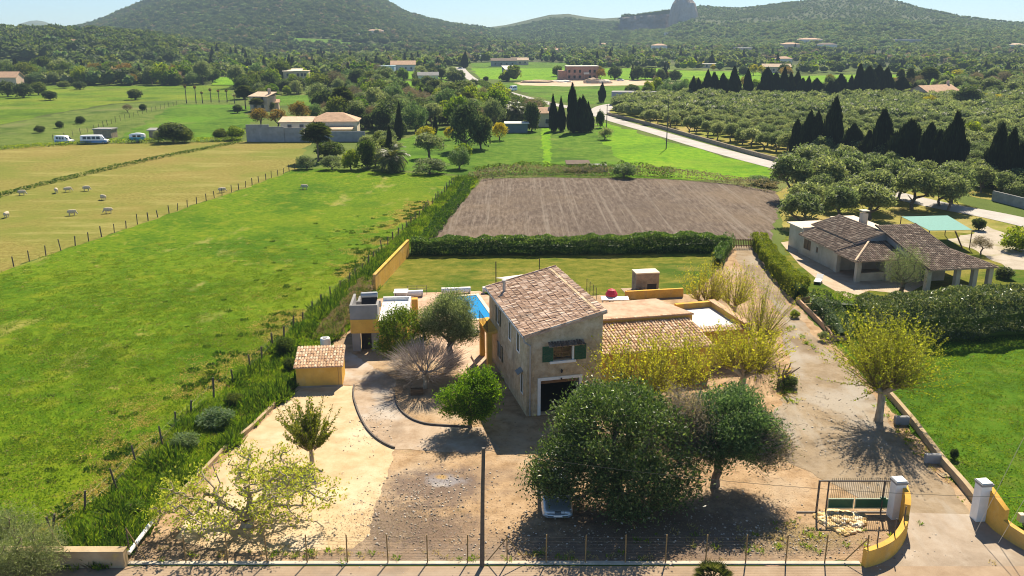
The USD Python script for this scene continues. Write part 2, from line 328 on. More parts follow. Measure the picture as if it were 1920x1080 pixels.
# ---------------------------------------------------------------- the land
def build_ground():
    th = np.radians(np.concatenate([np.arange(-180, -42, 6), np.arange(-42, 42, .2), np.arange(42, 180, 6)]))
    r = np.concatenate([[0.5, 20, 60, 120, 250, 400, 520], np.arange(560, 1840, 16), [1848.5, 1850.5], np.arange(1862, 2300, 16), [2322, 2334], np.arange(2350, 2700, 30), [2900, 3300, 4000, 4600]])
    R, T = np.meshgrid(r, th, indexing="ij")
    X, Y = R * np.sin(T), R * np.cos(T)
    Z = terrain(X, Y)
    v = np.stack([X, Y, Z], -1).reshape(-1, 3); nt = len(th); nr = len(r)
    i, j = np.meshgrid(np.arange(nr - 1), np.arange(nt), indexing="ij"); jn = (j + 1) % nt
    f = np.stack([i * nt + j, i * nt + jn, (i + 1) * nt + jn, (i + 1) * nt + j], -1).reshape(-1, 4)
    cen = v[f].mean(1); far = np.hypot(cen[:, 0], cen[:, 1]) > 760
    tri = lambda q: np.vstack([q[:, [0, 2, 1]], q[:, [0, 3, 2]]])
    def only(ff):
        u, inv = np.unique(ff, return_inverse=True); return v[u], inv.reshape(ff.shape)
    solo("ground", only(tri(f[~far])), M["plain"], "wide flat farmland of scrub and grass under all the fields", kind="structure", smooth=True)
    solo("hills", only(tri(f[far])), M["hill"], "scrub covered hills rising beyond the plain", kind="structure", smooth=True)
build_ground()

_layer = [0]
FIELDS = []
JAG = {"green_field": .6, "dry_field": 1.2, "rough_pasture": 3, "pasture": 2.5, "meadow": 2.5, "grass_track": .8, "ploughed_field": .7, "grass_bank": .6, "lawn": .35, "yard_ground": .4, "sand_ground": .16, "concrete_path": .2, "driveway": .5, "grass_field": .3, "neighbour_ground": .5, "gravel_drive": .6, "grove_ground": 1.5, "bare_earth": 2, "yellow_field": 3}
LEVEL = {"grass_bank": 1, "yard_ground": 2, "lawn": 3, "sand_ground": 4, "concrete_path": 5, "driveway": 5, "terrace": 6, "forecourt": 6, "road": 7, "neighbour_terrace": 3, "gravel_drive": 3, "grass_track": 3}
def sheet(name, pts, m, label=None, z=None, px=True, kind="structure", drape=False, step=25.0, jag=None):
    """A flat field, yard or road laid on the land."""
    w = [(G(*p)[:2] if drape else P(*p)[:2]) for p in pts] if px else [np.array(p[:2], float) for p in pts]
    _layer[0] += 1
    jag = JAG.get(name) if jag is None else jag
    z = (.010 + .004 * LEVEL.get(name, 0) + .0004 * _layer[0]) if z is None else z
    pg = Polygon(w).buffer(0)
    if jag:
        x, y = np.array(Polygon(w).exterior.segmentize(jag * 1.5).coords)[:-1].T
        k = meshkit.fbm(np.stack([x / jag / 2.2, y / jag / 2.2, 0 * x], -1), 3, 12) - .5; k2 = meshkit.fbm(np.stack([x / jag / 2.2 + 50, y / jag / 2.2, 0 * x], -1), 3, 13) - .5
        pg = Polygon(np.stack([x + k * jag * 2.4, y + k2 * jag * 2.4], 1)).buffer(0)
        if pg.geom_type != "Polygon": pg = max(pg.geoms, key=lambda g: g.area)
    FIELDS.append(pg)
    if drape:
        x0, y0, x1, y1 = pg.bounds
        mb = MB()
        for a in np.arange(x0, x1, step):
            for b in np.arange(y0, y1, step):
                c = pg.intersection(shapely.box(a, b, a + step, b + step))
                for g in getattr(c, "geoms", [c]):
                    if g.geom_type == "Polygon" and g.area > .5:
                        vv, ff = trimesh.creation.triangulate_polygon(g, engine="earcut")
                        mb.add(np.column_stack([vv, terrain(vv[:, 0], vv[:, 1]) + z + .25]), ff)
        mesh = mb
    else:
        vv, ff = trimesh.creation.triangulate_polygon(pg, engine="earcut")
        mesh = (np.column_stack([vv, np.full(len(vv), z)]), ff)
    v, f = mesh.mesh() if isinstance(mesh, MB) else mesh
    n = np.cross(v[f[:, 1]] - v[f[:, 0]], v[f[:, 2]] - v[f[:, 0]])[:, 2]
    f = np.where((n < 0)[:, None], f[:, ::-1], f)
    solo(name, (v, f), m, label, kind=kind)
    return pg

def smooth_line(p, n=8):
    p = np.asarray(p, float); t = np.arange(len(p)); q = np.linspace(0, len(p) - 1, (len(p) - 1) * n + 1)
    from scipy.interpolate import PchipInterpolator
    return np.stack([PchipInterpolator(t, p[:, k])(q) for k in range(p.shape[1])], 1)

# left: fields with sheep and without
FENCE_A = [(-40, 523), (5, 507), (180, 448), (350, 389), (445, 357), (553, 318)]                # between dry and green field
FENCE_B = [(860, 336), (790, 405), (720, 468), (680, 512), (612, 565), (560, 610), (512, 655), (470, 695), (430, 725), (395, 750), (345, 785), (303, 838), (262, 868), (232, 905), (198, 940), (144, 970), (96, 1008)]
green_poly = sheet("green_field", FENCE_A + [(600, 316), (700, 320), (862, 330)] + FENCE_B + [(60, 1075), (-420, 1078), (-620, 800)], M["grass_field"], "broad bright green pasture filling the left of the view")
dry_poly = sheet("dry_field", [(-300, 600), (-400, 285), (0, 280), (60, 275), (130, 271), (300, 267), (463, 265), (585, 267), (556, 300), (553, 318)] + FENCE_A[::-1][1:], M["dry_field"], "dry tan pasture where sheep graze")
sheet("rough_pasture", [(-300, 283), (-300, 240), (0, 236), (120, 212), (215, 196), (330, 190), (440, 192), (440, 215), (330, 262), (120, 270)], M["rough_grass"], "rough grey green pasture with shrubs beyond the parked vans")
sheet("pasture", [(215, 262), (330, 196), (430, 196), (470, 200), (470, 235), (380, 262)], M["meadow"], "olive green pasture behind the stone hut")
sheet("meadow", [(-300, 234), (-300, 168), (0, 160), (120, 162), (430, 160), (440, 188), (330, 188), (215, 194), (110, 211), (0, 235)], M["long_meadow"], "long bright meadow at the far left")
sheet("meadow", [(500, 196), (520, 180), (640, 176), (690, 180), (690, 192), (600, 200)], M["meadow"], "green meadow behind the pink house")
sheet("meadow", [(726, 170), (728, 152), (770, 152), (832, 150), (850, 160), (835, 168), (832, 182), (775, 182), (735, 176)], M["bright_meadow"], "bright field among the trees left of the road")
sheet("meadow", [(890, 160), (900, 158), (950, 184), (930, 190), (895, 186)], M["bright_meadow"], "bright triangular field beside the bend of the road")
# behind the ploughed field
sheet("meadow", [(735, 320), (740, 268), (800, 240), (900, 246), (960, 246), (1030, 240), (1130, 238), (1160, 300), (1170, 330), (900, 330)], M["meadow"], "lush green meadow behind the ploughed field")
sheet("meadow", [(1120, 238), (1128, 228), (1200, 250), (1300, 277), (1400, 304), (1486, 322), (1468, 333), (1380, 340), (1240, 334), (1172, 330), (1160, 300)], M["bright_meadow"], "vivid yellow green meadow along the road")
sheet("grass_track", [(1018, 318), (1016, 240), (1030, 240), (1034, 262), (1033, 318)], M["bright_meadow"], "mown yellow track through the lush meadow")
soil_poly = sheet("ploughed_field", [(905, 335), (1000, 333), (1130, 334), (1250, 336), (1370, 345), (1450, 358), (1462, 366), (1458, 400), (1444, 450), (1100, 454), (800, 455), (830, 420), (870, 372)], M["soil"], "brown ploughed field with straight furrows behind the lawn")
sheet("grass_bank", [(864, 334), (900, 333), (868, 372), (830, 418), (795, 455), (765, 468), (740, 492), (704, 528), (700, 560), (640, 628), (590, 680), (556, 726), (505, 770), (470, 800), (430, 832), (385, 880), (330, 940), (300, 975), (238, 1036), (190, 1062), (90, 1062)] + FENCE_B[::-1], M["weeds"], "overgrown grassy bank between pasture and garden")
lawn_poly = sheet("lawn", [(762, 477), (900, 476), (1345, 472), (1352, 500), (1330, 520), (1292, 548), (1262, 556), (1170, 556), (1090, 552), (900, 560), (700, 560)], M["lawn"], "mown yellowish lawn behind the farmhouse")
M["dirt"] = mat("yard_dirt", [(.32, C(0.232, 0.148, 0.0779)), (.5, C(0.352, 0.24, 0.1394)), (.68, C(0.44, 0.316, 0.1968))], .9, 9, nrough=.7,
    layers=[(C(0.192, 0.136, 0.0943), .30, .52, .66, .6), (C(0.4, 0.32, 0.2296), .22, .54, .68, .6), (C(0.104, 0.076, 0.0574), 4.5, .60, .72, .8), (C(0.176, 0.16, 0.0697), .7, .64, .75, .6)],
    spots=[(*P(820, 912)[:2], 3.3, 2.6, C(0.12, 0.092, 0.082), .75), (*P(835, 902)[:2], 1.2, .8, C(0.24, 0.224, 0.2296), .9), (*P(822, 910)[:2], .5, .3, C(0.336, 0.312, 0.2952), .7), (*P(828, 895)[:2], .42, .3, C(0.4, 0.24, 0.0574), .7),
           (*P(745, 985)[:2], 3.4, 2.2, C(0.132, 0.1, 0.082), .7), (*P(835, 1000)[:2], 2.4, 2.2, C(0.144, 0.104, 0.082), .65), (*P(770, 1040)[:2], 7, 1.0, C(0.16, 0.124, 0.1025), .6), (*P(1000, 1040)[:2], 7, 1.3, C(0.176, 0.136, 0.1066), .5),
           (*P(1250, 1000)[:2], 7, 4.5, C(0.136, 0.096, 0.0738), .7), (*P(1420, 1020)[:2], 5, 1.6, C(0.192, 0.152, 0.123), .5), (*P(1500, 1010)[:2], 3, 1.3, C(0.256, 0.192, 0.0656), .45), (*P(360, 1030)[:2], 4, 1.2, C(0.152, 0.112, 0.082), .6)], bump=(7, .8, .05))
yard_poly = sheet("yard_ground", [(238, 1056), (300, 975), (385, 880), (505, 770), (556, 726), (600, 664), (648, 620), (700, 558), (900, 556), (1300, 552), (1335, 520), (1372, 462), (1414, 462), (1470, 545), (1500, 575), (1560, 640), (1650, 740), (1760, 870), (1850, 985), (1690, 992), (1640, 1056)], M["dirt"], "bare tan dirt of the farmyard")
M["sand"] = mat("sand_patch", [(.3, C(0.4055, 0.2902, 0.1596)), (.5, C(0.4884, 0.3594, 0.2128)), (.7, C(0.5529, 0.4239, 0.266))], 1.1, 8, nrough=.65, layers=[(C(0.6451, 0.5345, 0.383), .25, .5, .64, .5), (C(0.387, 0.2764, 0.149), .6, .6, .72, .6), (C(0.3317, 0.2488, 0.149), 3.2, .66, .76, .6)], bump=(9, .5, .02))
SAND_EDGE = [(664, 724), (663, 744), (668, 764), (676, 784), (690, 808), (712, 828), (740, 842)]
sheet("sand_ground", [(540, 745), (556, 728), (641, 724)] + SAND_EDGE + [(726, 892), (706, 944), (690, 1005), (660, 1028), (560, 1036), (420, 1034), (330, 1012), (352, 970), (430, 850), (470, 812)], M["sand"], "smooth yellow sand patch in the left yard")
M["pale_concrete"] = mat("pale_concrete", [(.3, C(0.2723, 0.1899, 0.1207)), (.5, C(0.3655, 0.2759, 0.1939)), (.7, C(0.4372, 0.3512, 0.2671))], .8, 9, nrough=.72,
    layers=[(C(0.215, 0.1577, 0.1098), .28, .52, .66, .7), (C(0.4444, 0.4013, 0.3513), .22, .53, .66, .8), (C(0.1791, 0.1362, 0.1025), 1.6, .62, .75, .6)], bump=(10, .4, .02))
BED_EDGE = [(740, 738), (742, 752), (748, 766), (760, 779), (778, 790), (803, 797), (840, 800), (880, 802)]
sheet("concrete_path", [(642, 722), (600, 664), (648, 655), (700, 690), (742, 712)] + BED_EDGE + [(902, 800), (935, 842), (880, 850), (800, 845), (746, 843)] + SAND_EDGE[::-1], M["pale_concrete"], "worn pale concrete path curving through the yard")
M["paving"] = mat("terrace_paving", [(.3, C(0.357, 0.2295, 0.153)), (.7, C(0.51, 0.3655, 0.255))], 1.5, 6, layers=[(C(0.561, 0.425, 0.3145), .4, .5, .64, .6)])
terr_poly = sheet("terrace", [(705, 562), (770, 550), (900, 546), (918, 556), (910, 640), (908, 700), (900, 722), (872, 705), (850, 690), (770, 660), (760, 600)], M["paving"], "pink paved terrace round the pool")
M["drive"] = mat("driveway_concrete", [(.3, C(0.1959, 0.1427, 0.08562)), (.5, C(0.2686, 0.2071, 0.1381)), (.7, C(0.3246, 0.2631, 0.1907))], .7, 9, nrough=.72,
    layers=[(C(0.1567, 0.1175, 0.07739), .22, .50, .64, .65), (C(0.3359, 0.3023, 0.2597), .17, .52, .64, .7), (C(0.1343, 0.1063, 0.07183), 1.8, .62, .75, .6), (C(0.3359, 0.3079, 0.2652), .5, .56, .66, .5, (1, .2, 1), .3)], bump=(9, .4, .02))
sheet("driveway", [(1372, 460), (1413, 460), (1440, 505), (1472, 560), (1498, 590), (1530, 640), (1565, 660), (1640, 742), (1664, 790), (1730, 860), (1836, 974), (1806, 985), (1690, 980), (1668, 955), (1560, 905), (1470, 860), (1440, 800), (1470, 740), (1480, 690), (1470, 640), (1470, 600), (1440, 560), (1390, 500)], M["drive"], "long dusty concrete driveway on the right")
M["forecourt"] = mat("forecourt_concrete", [(.3, C(0.2649, 0.2081, 0.1509)), (.5, C(0.333, 0.2687, 0.2051)), (.7, C(0.3935, 0.333, 0.267))], .5, 9, nrough=.7, layers=[(C(0.2119, 0.1627, 0.1161), .25, .54, .68, .6), (C(0.3935, 0.3557, 0.3096), .3, .54, .66, .6, (1, .25, 1), .5)], bump=(10, .3, .015))
sheet("forecourt", [(1690, 962), (1836, 966), (1870, 1000), (1980, 1066), (2100, 1110), (1600, 1110), (1640, 1060), (1688, 1010)], M["forecourt"], "concrete apron outside the gate")
M["street"] = mat("street", [(.3, C(0.2672, 0.1903, 0.1242)), (.7, C(0.3724, 0.2793, 0.1946))], .8, 8, nrough=.7, layers=[(C(0.2024, 0.1619, 0.1242), .3, .53, .66, .6), (C(0.3805, 0.3238, 0.265), .2, .53, .66, .5, (.2, 1, 1))], bump=(12, .4, .015))
a0, a1 = P(-500, 1063), P(2400, 1063)
sheet("road", [(a0[0], a0[1]), (a1[0], a1[1]), (a1[0], a1[1] - 9), (a0[0], a0[1] - 9)], M["street"], "dusty lane along the front fence", px=False)
sheet("grass_field", [(1566, 640), (1640, 625), (1760, 620), (1960, 612), (2200, 640), (2400, 1080), (1985, 1060), (1930, 1030), (1880, 985), (1846, 925), (1842, 975), (1760, 868), (1650, 742)], M["grass_right"], "lush green grass plot at the right edge")
# neighbour's plot
sheet("neighbour_ground", [(1462, 455), (1490, 430), (1640, 420), (1960, 420), (2050, 500), (2000, 620), (1760, 620), (1640, 624), (1560, 590), (1510, 545)], M["lawn"], "grassy ground round the bungalow")
M["terrace_pale"] = mat("pale_terrace", [(.3, C(0.357, 0.272, 0.187)), (.7, C(0.476, 0.3825, 0.2805))], 1.0, 6, layers=[(C(0.51, 0.442, 0.357), .4, .52, .66, .6)])
sheet("neighbour_terrace", [(1464, 455), (1484, 452), (1560, 470), (1740, 530), (1700, 552), (1630, 545), (1592, 560), (1545, 534), (1500, 498)], M["terrace_pale"], "pale terrace along the bungalow")
M["gravel"] = mat("gravel_drive", [(.3, C(0.3276, 0.2808, 0.2184)), (.7, C(0.4524, 0.3978, 0.3276))], .6, 8, layers=[(C(0.234, 0.2184, 0.0936), .2, .54, .66, .7)])
sheet("gravel_drive", [(1770, 450), (1820, 440), (1850, 425), (1925, 450), (2000, 470), (2000, 515), (1890, 505), (1830, 470)], M["gravel"], "pale gravel drive right of the bungalow")
# olive groves
M["grove"] = mat("grove_grass", [(.3, C(.16, .15, .03)), (.5, C(.24, .21, .05)), (.7, C(.32, .27, .09))], .25, 7, layers=[(C(.12, .17, .015), .08, .5, .62, .7), (C(.36, .27, .12), .1, .54, .66, .7)])
grove_poly = sheet("grove_ground", [(1140, 216), (1150, 198), (1290, 186), (1700, 182), (2000, 196), (2100, 330), (1960, 385), (1870, 380), (1780, 356), (1500, 305), (1300, 255), (1180, 226)], M["grove"], "yellow grass under the olive grove")
near_grove = sheet("grove_ground", [(1466, 432), (1470, 380), (1462, 362), (1500, 325), (1640, 350), (1780, 372), (1870, 405), (1960, 432), (1830, 440), (1640, 425), (1490, 438)], M["grove"], "yellow grass under the near olive trees")
# country road
M["asphalt"] = mat("country_road", [(.3, C(.36, .335, .31)), (.7, C(.46, .43, .40))], .3, 6, layers=[(C(.28, .26, .24), .12, .55, .68, .6)])
def ribbon(name, line, width, m, label, z, kind="structure"):
    c = smooth_line([P(*p)[:2] for p in line], 6); t = np.gradient(c, axis=0); t /= np.linalg.norm(t, axis=1, keepdims=True); nn = np.stack([-t[:, 1], t[:, 0]], 1)
    w = np.interp(np.linspace(0, 1, len(c)), np.linspace(0, 1, len(width)), width)[:, None] / 2 if np.ndim(width) else width / 2
    v = np.vstack([np.column_stack([c + nn * w, np.full(len(c), z)]), np.column_stack([c - nn * w, np.full(len(c), z)])]); k = len(c)
    f = [[i, k + i, k + i + 1, i + 1] for i in range(k - 1)]; f = np.array(f); f = np.vstack([f[:, [0, 1, 2]], f[:, [0, 2, 3]]])
    n = np.cross(v[f[:, 1]] - v[f[:, 0]], v[f[:, 2]] - v[f[:, 0]])[:, 2]
    solo(name, (v, np.where((n < 0)[:, None], f[:, ::-1], f)), m, label, kind=kind)
    return c
ROAD = [(862, 126), (872, 138), (890, 151), (920, 163), (960, 176), (1030, 194), (1090, 206), (1128, 218), (1160, 228), (1230, 248), (1310, 272), (1400, 297), (1490, 320), (1620, 352), (1760, 385), (1880, 408), (2050, 450)]
ribbon("country_road", ROAD, [7, 6, 5.2, 5, 5, 5, 5, 5, 5.2, 5.5, 5.5, 5.5, 5.5, 5.5], M["asphalt"], "pale country road winding to the far houses", .06)
ribbon("side_road", [(1122, 214), (1126, 206), (1140, 199), (1156, 196)], 7, M["asphalt"], "short side road at the bend", .052)
# mid-distance fields
sheet("meadow", [(882, 128), (1240, 128), (1240, 148), (1060, 150), (960, 150), (900, 148)], M["bright_meadow"], "bright green field beyond the bend of the road")
sheet("meadow", [(880, 118), (960, 116), (1060, 118), (1060, 128), (980, 128), (885, 127)], M["meadow"], "pale yellow green strip beyond the bright field")
sheet("meadow", [(930, 158), (1000, 152), (1230, 160), (1330, 158), (1330, 170), (1160, 180), (1150, 196), (1080, 196), (1020, 186)], M["meadow"], "olive green field below the building site")
sheet("meadow", [(1060, 132), (1280, 132), (1420, 135), (1420, 150), (1270, 150), (1130, 146)], M["bright_meadow"], "yellow green field right of the building site")
M["bare_earth"] = mat("bare_earth", [(.3, C(.42, .30, .20)), (.7, C(.58, .45, .32))], .15, 6)
sheet("bare_earth", [(965, 156), (990, 151), (1060, 150), (1120, 151), (1180, 150), (1260, 155), (1260, 160), (1180, 160), (1080, 162), (980, 160)], M["bare_earth"], "bare earth of the building site")
sheet("meadow", [(1280, 134), (1370, 134), (1460, 136), (1460, 160), (1350, 164), (1280, 158)], M["bright_meadow"], "bright field behind the left cypresses")
sheet("meadow", [(1490, 143), (1600, 140), (1680, 140), (1800, 146), (1810, 158), (1700, 160), (1560, 160), (1490, 156)], M["bright_meadow"], "bright field behind the right cypresses")
sheet("yellow_field", [(-200, 133), (95, 133), (100, 136), (60, 145), (-200, 146)], M["yellow_field"], "bright yellow flowering field at the far left")
for pts, k, lb in (([(296, 143), (360, 143), (360, 150), (300, 152)], "bright_meadow", "small lit field below the forest"), ([(400, 146), (510, 143), (530, 148), (520, 160), (402, 160)], "bright_meadow", "lit terraced field left of the beige house"),
                   ([(552, 72), (640, 75), (640, 86), (580, 86), (552, 82)], "meadow", "green clearing on the foot of the left hill"), ([(765, 82), (820, 84), (820, 92), (768, 90)], "meadow", "green clearing on the hill saddle"),
                   ([(1515, 106), (1640, 105), (1640, 112), (1520, 112)], "bright_meadow", "thin bright field among the far houses"), ([(640, 80), (745, 84), (745, 92), (640, 92)], "meadow", "dim green field under the far hill houses"),
                   ([(590, 152), (690, 148), (690, 160), (600, 160)], "meadow", "field right of the beige house"), ([(700, 136), (860, 134), (860, 148), (730, 150)], "bright_meadow", "bright field before the white houses")):
    sheet("meadow", pts, M[k], lb, drape=True)

# rock cliff of the old quarry and the rock tower beside it
M["cliff"] = mat("cliff_rock", [(.3, C(.11, .10, .095)), (.5, C(.19, .165, .15)), (.7, C(.29, .245, .215))], .05, 9, nrough=.72, layers=[(C(.42, .30, .23), .03, .5, .62, .7), (C(.10, .10, .07), .12, .55, .68, .7, (1, 1, .2))], bump=(.3, 1, 3))
M["tower_rock"] = mat("tower_rock", [(.3, C(.30, .235, .205)), (.5, C(.42, .33, .285)), (.7, C(.52, .43, .37))], .06, 9, nrough=.72, stretch=(1, 1, .35), layers=[(C(.16, .15, .12), .10, .55, .68, .7, (1, 1, .25)), (C(.48, .33, .25), .03, .5, .62, .6)], bump=(.3, 1, 3))
def cliff_wall(u0, u1, r, v_top, v_bot, name, label, lean=4.0):
    th = np.linspace(theta_of(u0), theta_of(u1), 60); k = 16; rows = []
    for i in range(k):
        t = i / (k - 1)
        rr = r + lean * t + (meshkit.noise(np.stack([th * 300, np.full(60, t * 5.), th * 0], -1), 9) - .5) * 9
        zt = CAM_H + r * (60 - np.interp(np.linspace(0, 1, 60), np.linspace(0, 1, len(v_top)), v_top)) / 1670.; zb = CAM_H + r * (60 - v_bot) / 1670.
        rows.append(np.stack([rr * np.sin(th), rr * np.cos(th), zb + (zt - zb) * t], 1))
    v = np.vstack(rows); f = [[i * 60 + j, i * 60 + j + 1, (i + 1) * 60 + j + 1, (i + 1) * 60 + j] for i in range(k - 1) for j in range(59)]
    back = np.vstack([rows[-1], rows[-1] + np.array([0, 60, -3.])]); b0 = len(v)
    f2 = [[b0 + j, b0 + j + 1, b0 + 60 + j + 1, b0 + 60 + j] for j in range(59)]
    solo(name, MB().add(np.vstack([v, back]), np.array(f + f2)), M["cliff"], label, kind="structure", smooth=False)
cliff_wall(1162, 1266, 1836, [34, 31, 29, 27], 46, "rock_cliff", "upper step of the grey quarry cliff")
cliff_wall(1158, 1266, 1822, [46, 46, 46], 72, "rock_cliff", "lower step of the grey quarry cliff", 5)
def rock_tower():
    r = 1800.; th = theta_of(1284); cx, cy = r * math.sin(th), r * math.cos(th)
    a = np.linspace(0, 2 * np.pi, 49)[:-1]; rows = []
    for t, k in ((0, 1.25), (.15, 1.12), (.3, 1.04), (.45, 1.0), (.6, .95), (.72, .88), (.82, .78), (.9, .62), (.96, .4), (1, .08)):
        w = 1 + .30 * (meshkit.noise(np.stack([np.cos(a) * 2.2 + 5, np.sin(a) * 2.2 + 5, np.full(48, t * 2.5)], -1), 4) - .5) + .16 * (meshkit.noise(np.stack([np.cos(a) * 6 + 5, np.sin(a) * 6 + 5, np.full(48, t * 9)], -1), 6) - .5)
        rows.append(np.stack([cx - 6 * t + np.cos(a) * 27 * k * w, cy + np.sin(a) * 30 * k * w, np.full(48, 16 + 78 * t)], 1))
    v = np.vstack(rows); n = len(rows)
    f = [[i * 48 + j, i * 48 + (j + 1) % 48, (i + 1) * 48 + (j + 1) % 48, (i + 1) * 48 + j] for i in range(n - 1) for j in range(48)]
    solo("rock_tower", MB().add(v, np.array(f)), M["tower_rock"], "tall pinkish rock tower beside the quarry", kind="structure")
rock_tower()
def far_mountain():
    R = 4300.; us = np.linspace(20, 240, 60); v = np.interp(us, [20, 40, 60, 72, 85, 100, 130, 170, 240], [58, 47, 42.5, 41.5, 43, 48, 53, 55, 62])
    top = []; 
    for u, w in zip(us, v):
        t = theta_of(u); top.append([R * math.sin(t), R * math.cos(t), CAM_H + R * (60 - w) / 1670.])
    top = np.array(top); k = len(us)
    f0 = top * [.9, .9, 0] + [0, 0, 1]; b0 = top * [1.05, 1.05, 0] + [0, 0, 1]
    f = [[j, j + 1, k + j + 1, k + j] for j in range(k - 1)] + [[k + j, k + j + 1, 2 * k + j + 1, 2 * k + j] for j in range(k - 1)]
    solo("far_hill", MB().add(np.vstack([f0, top, b0]), np.array(f)), M["hill"], "distant blue mountain behind the pylon", kind="structure", smooth=True)
far_mountain()

# ---------------------------------------------------------------- plants
def unit(v): return v / np.maximum(np.linalg.norm(v, axis=-1, keepdims=True), 1e-9)
def lobes(rng, ls, bias=.55, zmin=None):
    """Points in a union of ellipsoids (centre, radii, count), thicker towards the skin."""
    out = []
    for c, r, n in ls:
        d = unit(rng.normal(size=(n, 3))); k = bias + (1 - bias) * rng.random((n, 1)) ** .6
        out.append(np.array(c) + d * np.array(r) * k)
    p = np.vstack(out)
    return p if zmin is None else p[p[:, 2] > zmin]

def skeleton(rng, tips, base, fork, trunk_r, tip_r=.012, wander=.12, lean=(0, 0), w_path=.4, sag=0.0):
    """Joins every tip to the nearest good place on the growing tree. Returns segment ends and radii."""
    nodes, par, plen = [np.array(base, float)], [-1], [0.0]
    k = 3
    for i in range(1, k + 1):
        t = i / k; q = np.array(base) + (np.array(fork) - base) * t + rng.normal(size=3) * trunk_r * .35 * [1, 1, 0]
        nodes.append(q); par.append(len(nodes) - 2); plen.append(0.0)
    first = len(nodes) - 1
    order = np.argsort(np.linalg.norm(tips - nodes[first], axis=1))
    tipn = []
    for i in order:
        c = tips[i]; N = np.array(nodes[first:]); L = np.array(plen[first:])
        d = np.linalg.norm(N - c, axis=1); j = int(np.argmin(d + w_path * L)) + first
        seg = np.linalg.norm(nodes[j] - c); m = nodes[j]
        if seg > .35:
            m = (nodes[j] + c) / 2 + rng.normal(size=3) * seg * wander + np.array([0, 0, seg * (.06 - sag)])
            nodes.append(m); par.append(j); plen.append(plen[j] + seg / 2); j = len(nodes) - 1
        nodes.append(c); par.append(j); plen.append(plen[j] + seg / 2); tipn.append(len(nodes) - 1)
    n = len(nodes); cnt = np.zeros(n); cnt[tipn] = 1
    for i in range(n - 1, 0, -1): cnt[par[i]] += cnt[i]
    cnt = np.maximum(cnt, 1)
    e = max(math.log(max(cnt[first], 2)) / math.log(max(trunk_r / tip_r, 1.5)), .5)
    rad = tip_r * cnt ** (1 / e)
    rad[0] = trunk_r * 1.35; rad[1:first + 1] = np.linspace(trunk_r * 1.1, trunk_r, first)
    nodes = np.array(nodes); par = np.array(par)
    return nodes[par[1:]], nodes[1:], np.minimum(rad[par[1:]], rad[1:] * 1.6 + .01), rad[1:]

def sticks(a, b, ra, rb, n=4, mb=None):
    """Tapered sticks between matching points, all in one go."""
    mb = mb or MB(); a, b = np.asarray(a, float), np.asarray(b, float); m = len(a)
    t = unit(b - a); ref = np.where(np.abs(t[:, 2:3]) > .9, [[1., 0, 0]], [[0, 0, 1.]]); u = unit(np.cross(ref, t)); w = np.cross(t, u)
    an = np.arange(n) / n * 2 * np.pi; ring = np.cos(an)[None, :, None] * u[:, None] + np.sin(an)[None, :, None] * w[:, None]
    ra = np.broadcast_to(ra, m)[:, None, None]; rb = np.broadcast_to(rb, m)[:, None, None]
    v = np.concatenate([a[:, None] + ring * ra, b[:, None] + ring * rb], 1).reshape(-1, 3)
    j = np.arange(n); q = np.stack([j, (j + 1) % n, n + (j + 1) % n, n + j], 1)
    f = (np.arange(m)[:, None, None] * 2 * n + q[None]).reshape(-1, 4)
    return mb.add(v, f)

def leaves(rng, c, L, W, out=None, up=.25, mb=None, jit=.3, flat=0.0):
    """A small folded leaf at each point; out: preferred direction per point."""
    mb = mb or MB(); n = len(c)
    d = rng.normal(size=(n, 3)); d[:, 2] += up
    if out is not None: d = unit(d) + np.asarray(out) * 1.0
    d = unit(d); s = rng.normal(size=(n, 3)); 
    if flat: s[:, 2] *= 1 - flat
    s = unit(s - d * (s * d).sum(1, keepdims=True)); k = (1 + jit * rng.normal(size=(n, 1))).clip(.5, 1.7)
    l, w = L * k / 2, W * k / 2; nn = np.cross(d, s) * w * .35
    v = np.stack([c - d * l, c + s * w + nn, c + d * l, c - s * w + nn], 1).reshape(-1, 3)
    i = np.arange(n)[:, None] * 4
    return mb.add(v, np.vstack([i + [0, 1, 2], i + [0, 2, 3]]))

def around(rng, p, n, r, squash=1.0):
    q = np.repeat(p, n, 0); d = rng.normal(size=q.shape) * r; d[:, 2] *= squash; return q + d

LF = {}
LF["carob"] = leaf("carob_leaf", [(0, C(.024, .045, .012)), (.5, C(.058, .094, .026)), (.85, C(.105, .145, .048)), (1, C(.20, .24, .10))], trans=.25, rough=.35, spec=.8, gain=2.2, tint=(1.15, 1.25, .5))
LF["olive"] = leaf("olive_leaf", [(0, C(.070, .095, .040)), (.5, C(.130, .158, .074)), (1, C(.22, .245, .135))], trans=.4, rough=.5, gain=2.35, tint=(1.1, 1.15, .62))
LF["olive_dark"] = leaf("wild_olive_leaf", [(0, C(.032, .058, .022)), (.5, C(.065, .108, .042)), (1, C(.135, .175, .085))], trans=.35, rough=.5, gain=2.9, tint=(1.15, 1.2, .6))
LF["grey"] = leaf("grey_leaf", [(0, C(.15, .13, .10)), (.5, C(.24, .21, .165)), (1, C(.36, .32, .26))], trans=.3, gain=1.7)
LF["orange"] = leaf("citrus_leaf", [(0, C(.06, .125, .006)), (.5, C(.13, .23, .010)), (1, C(.24, .34, .02))], trans=.4, rough=.4, gain=1.9)
LF["laurel"] = leaf("laurel_leaf", [(0, C(.045, .085, .008)), (.5, C(.095, .145, .014)), (1, C(.20, .23, .03))], trans=.4, rough=.4, gain=2.2)
LF["sprout"] = leaf("mulberry_leaf", [(0, C(.16, .19, .012)), (.5, C(.27, .295, .018)), (1, C(.42, .43, .06))], trans=.45, rough=.5, gain=2.1)
LF["fig"] = leaf("fig_leaf", [(0, C(.16, .22, .025)), (.5, C(.29, .35, .045)), (1, C(.48, .50, .12))], trans=.45, gain=1.9)
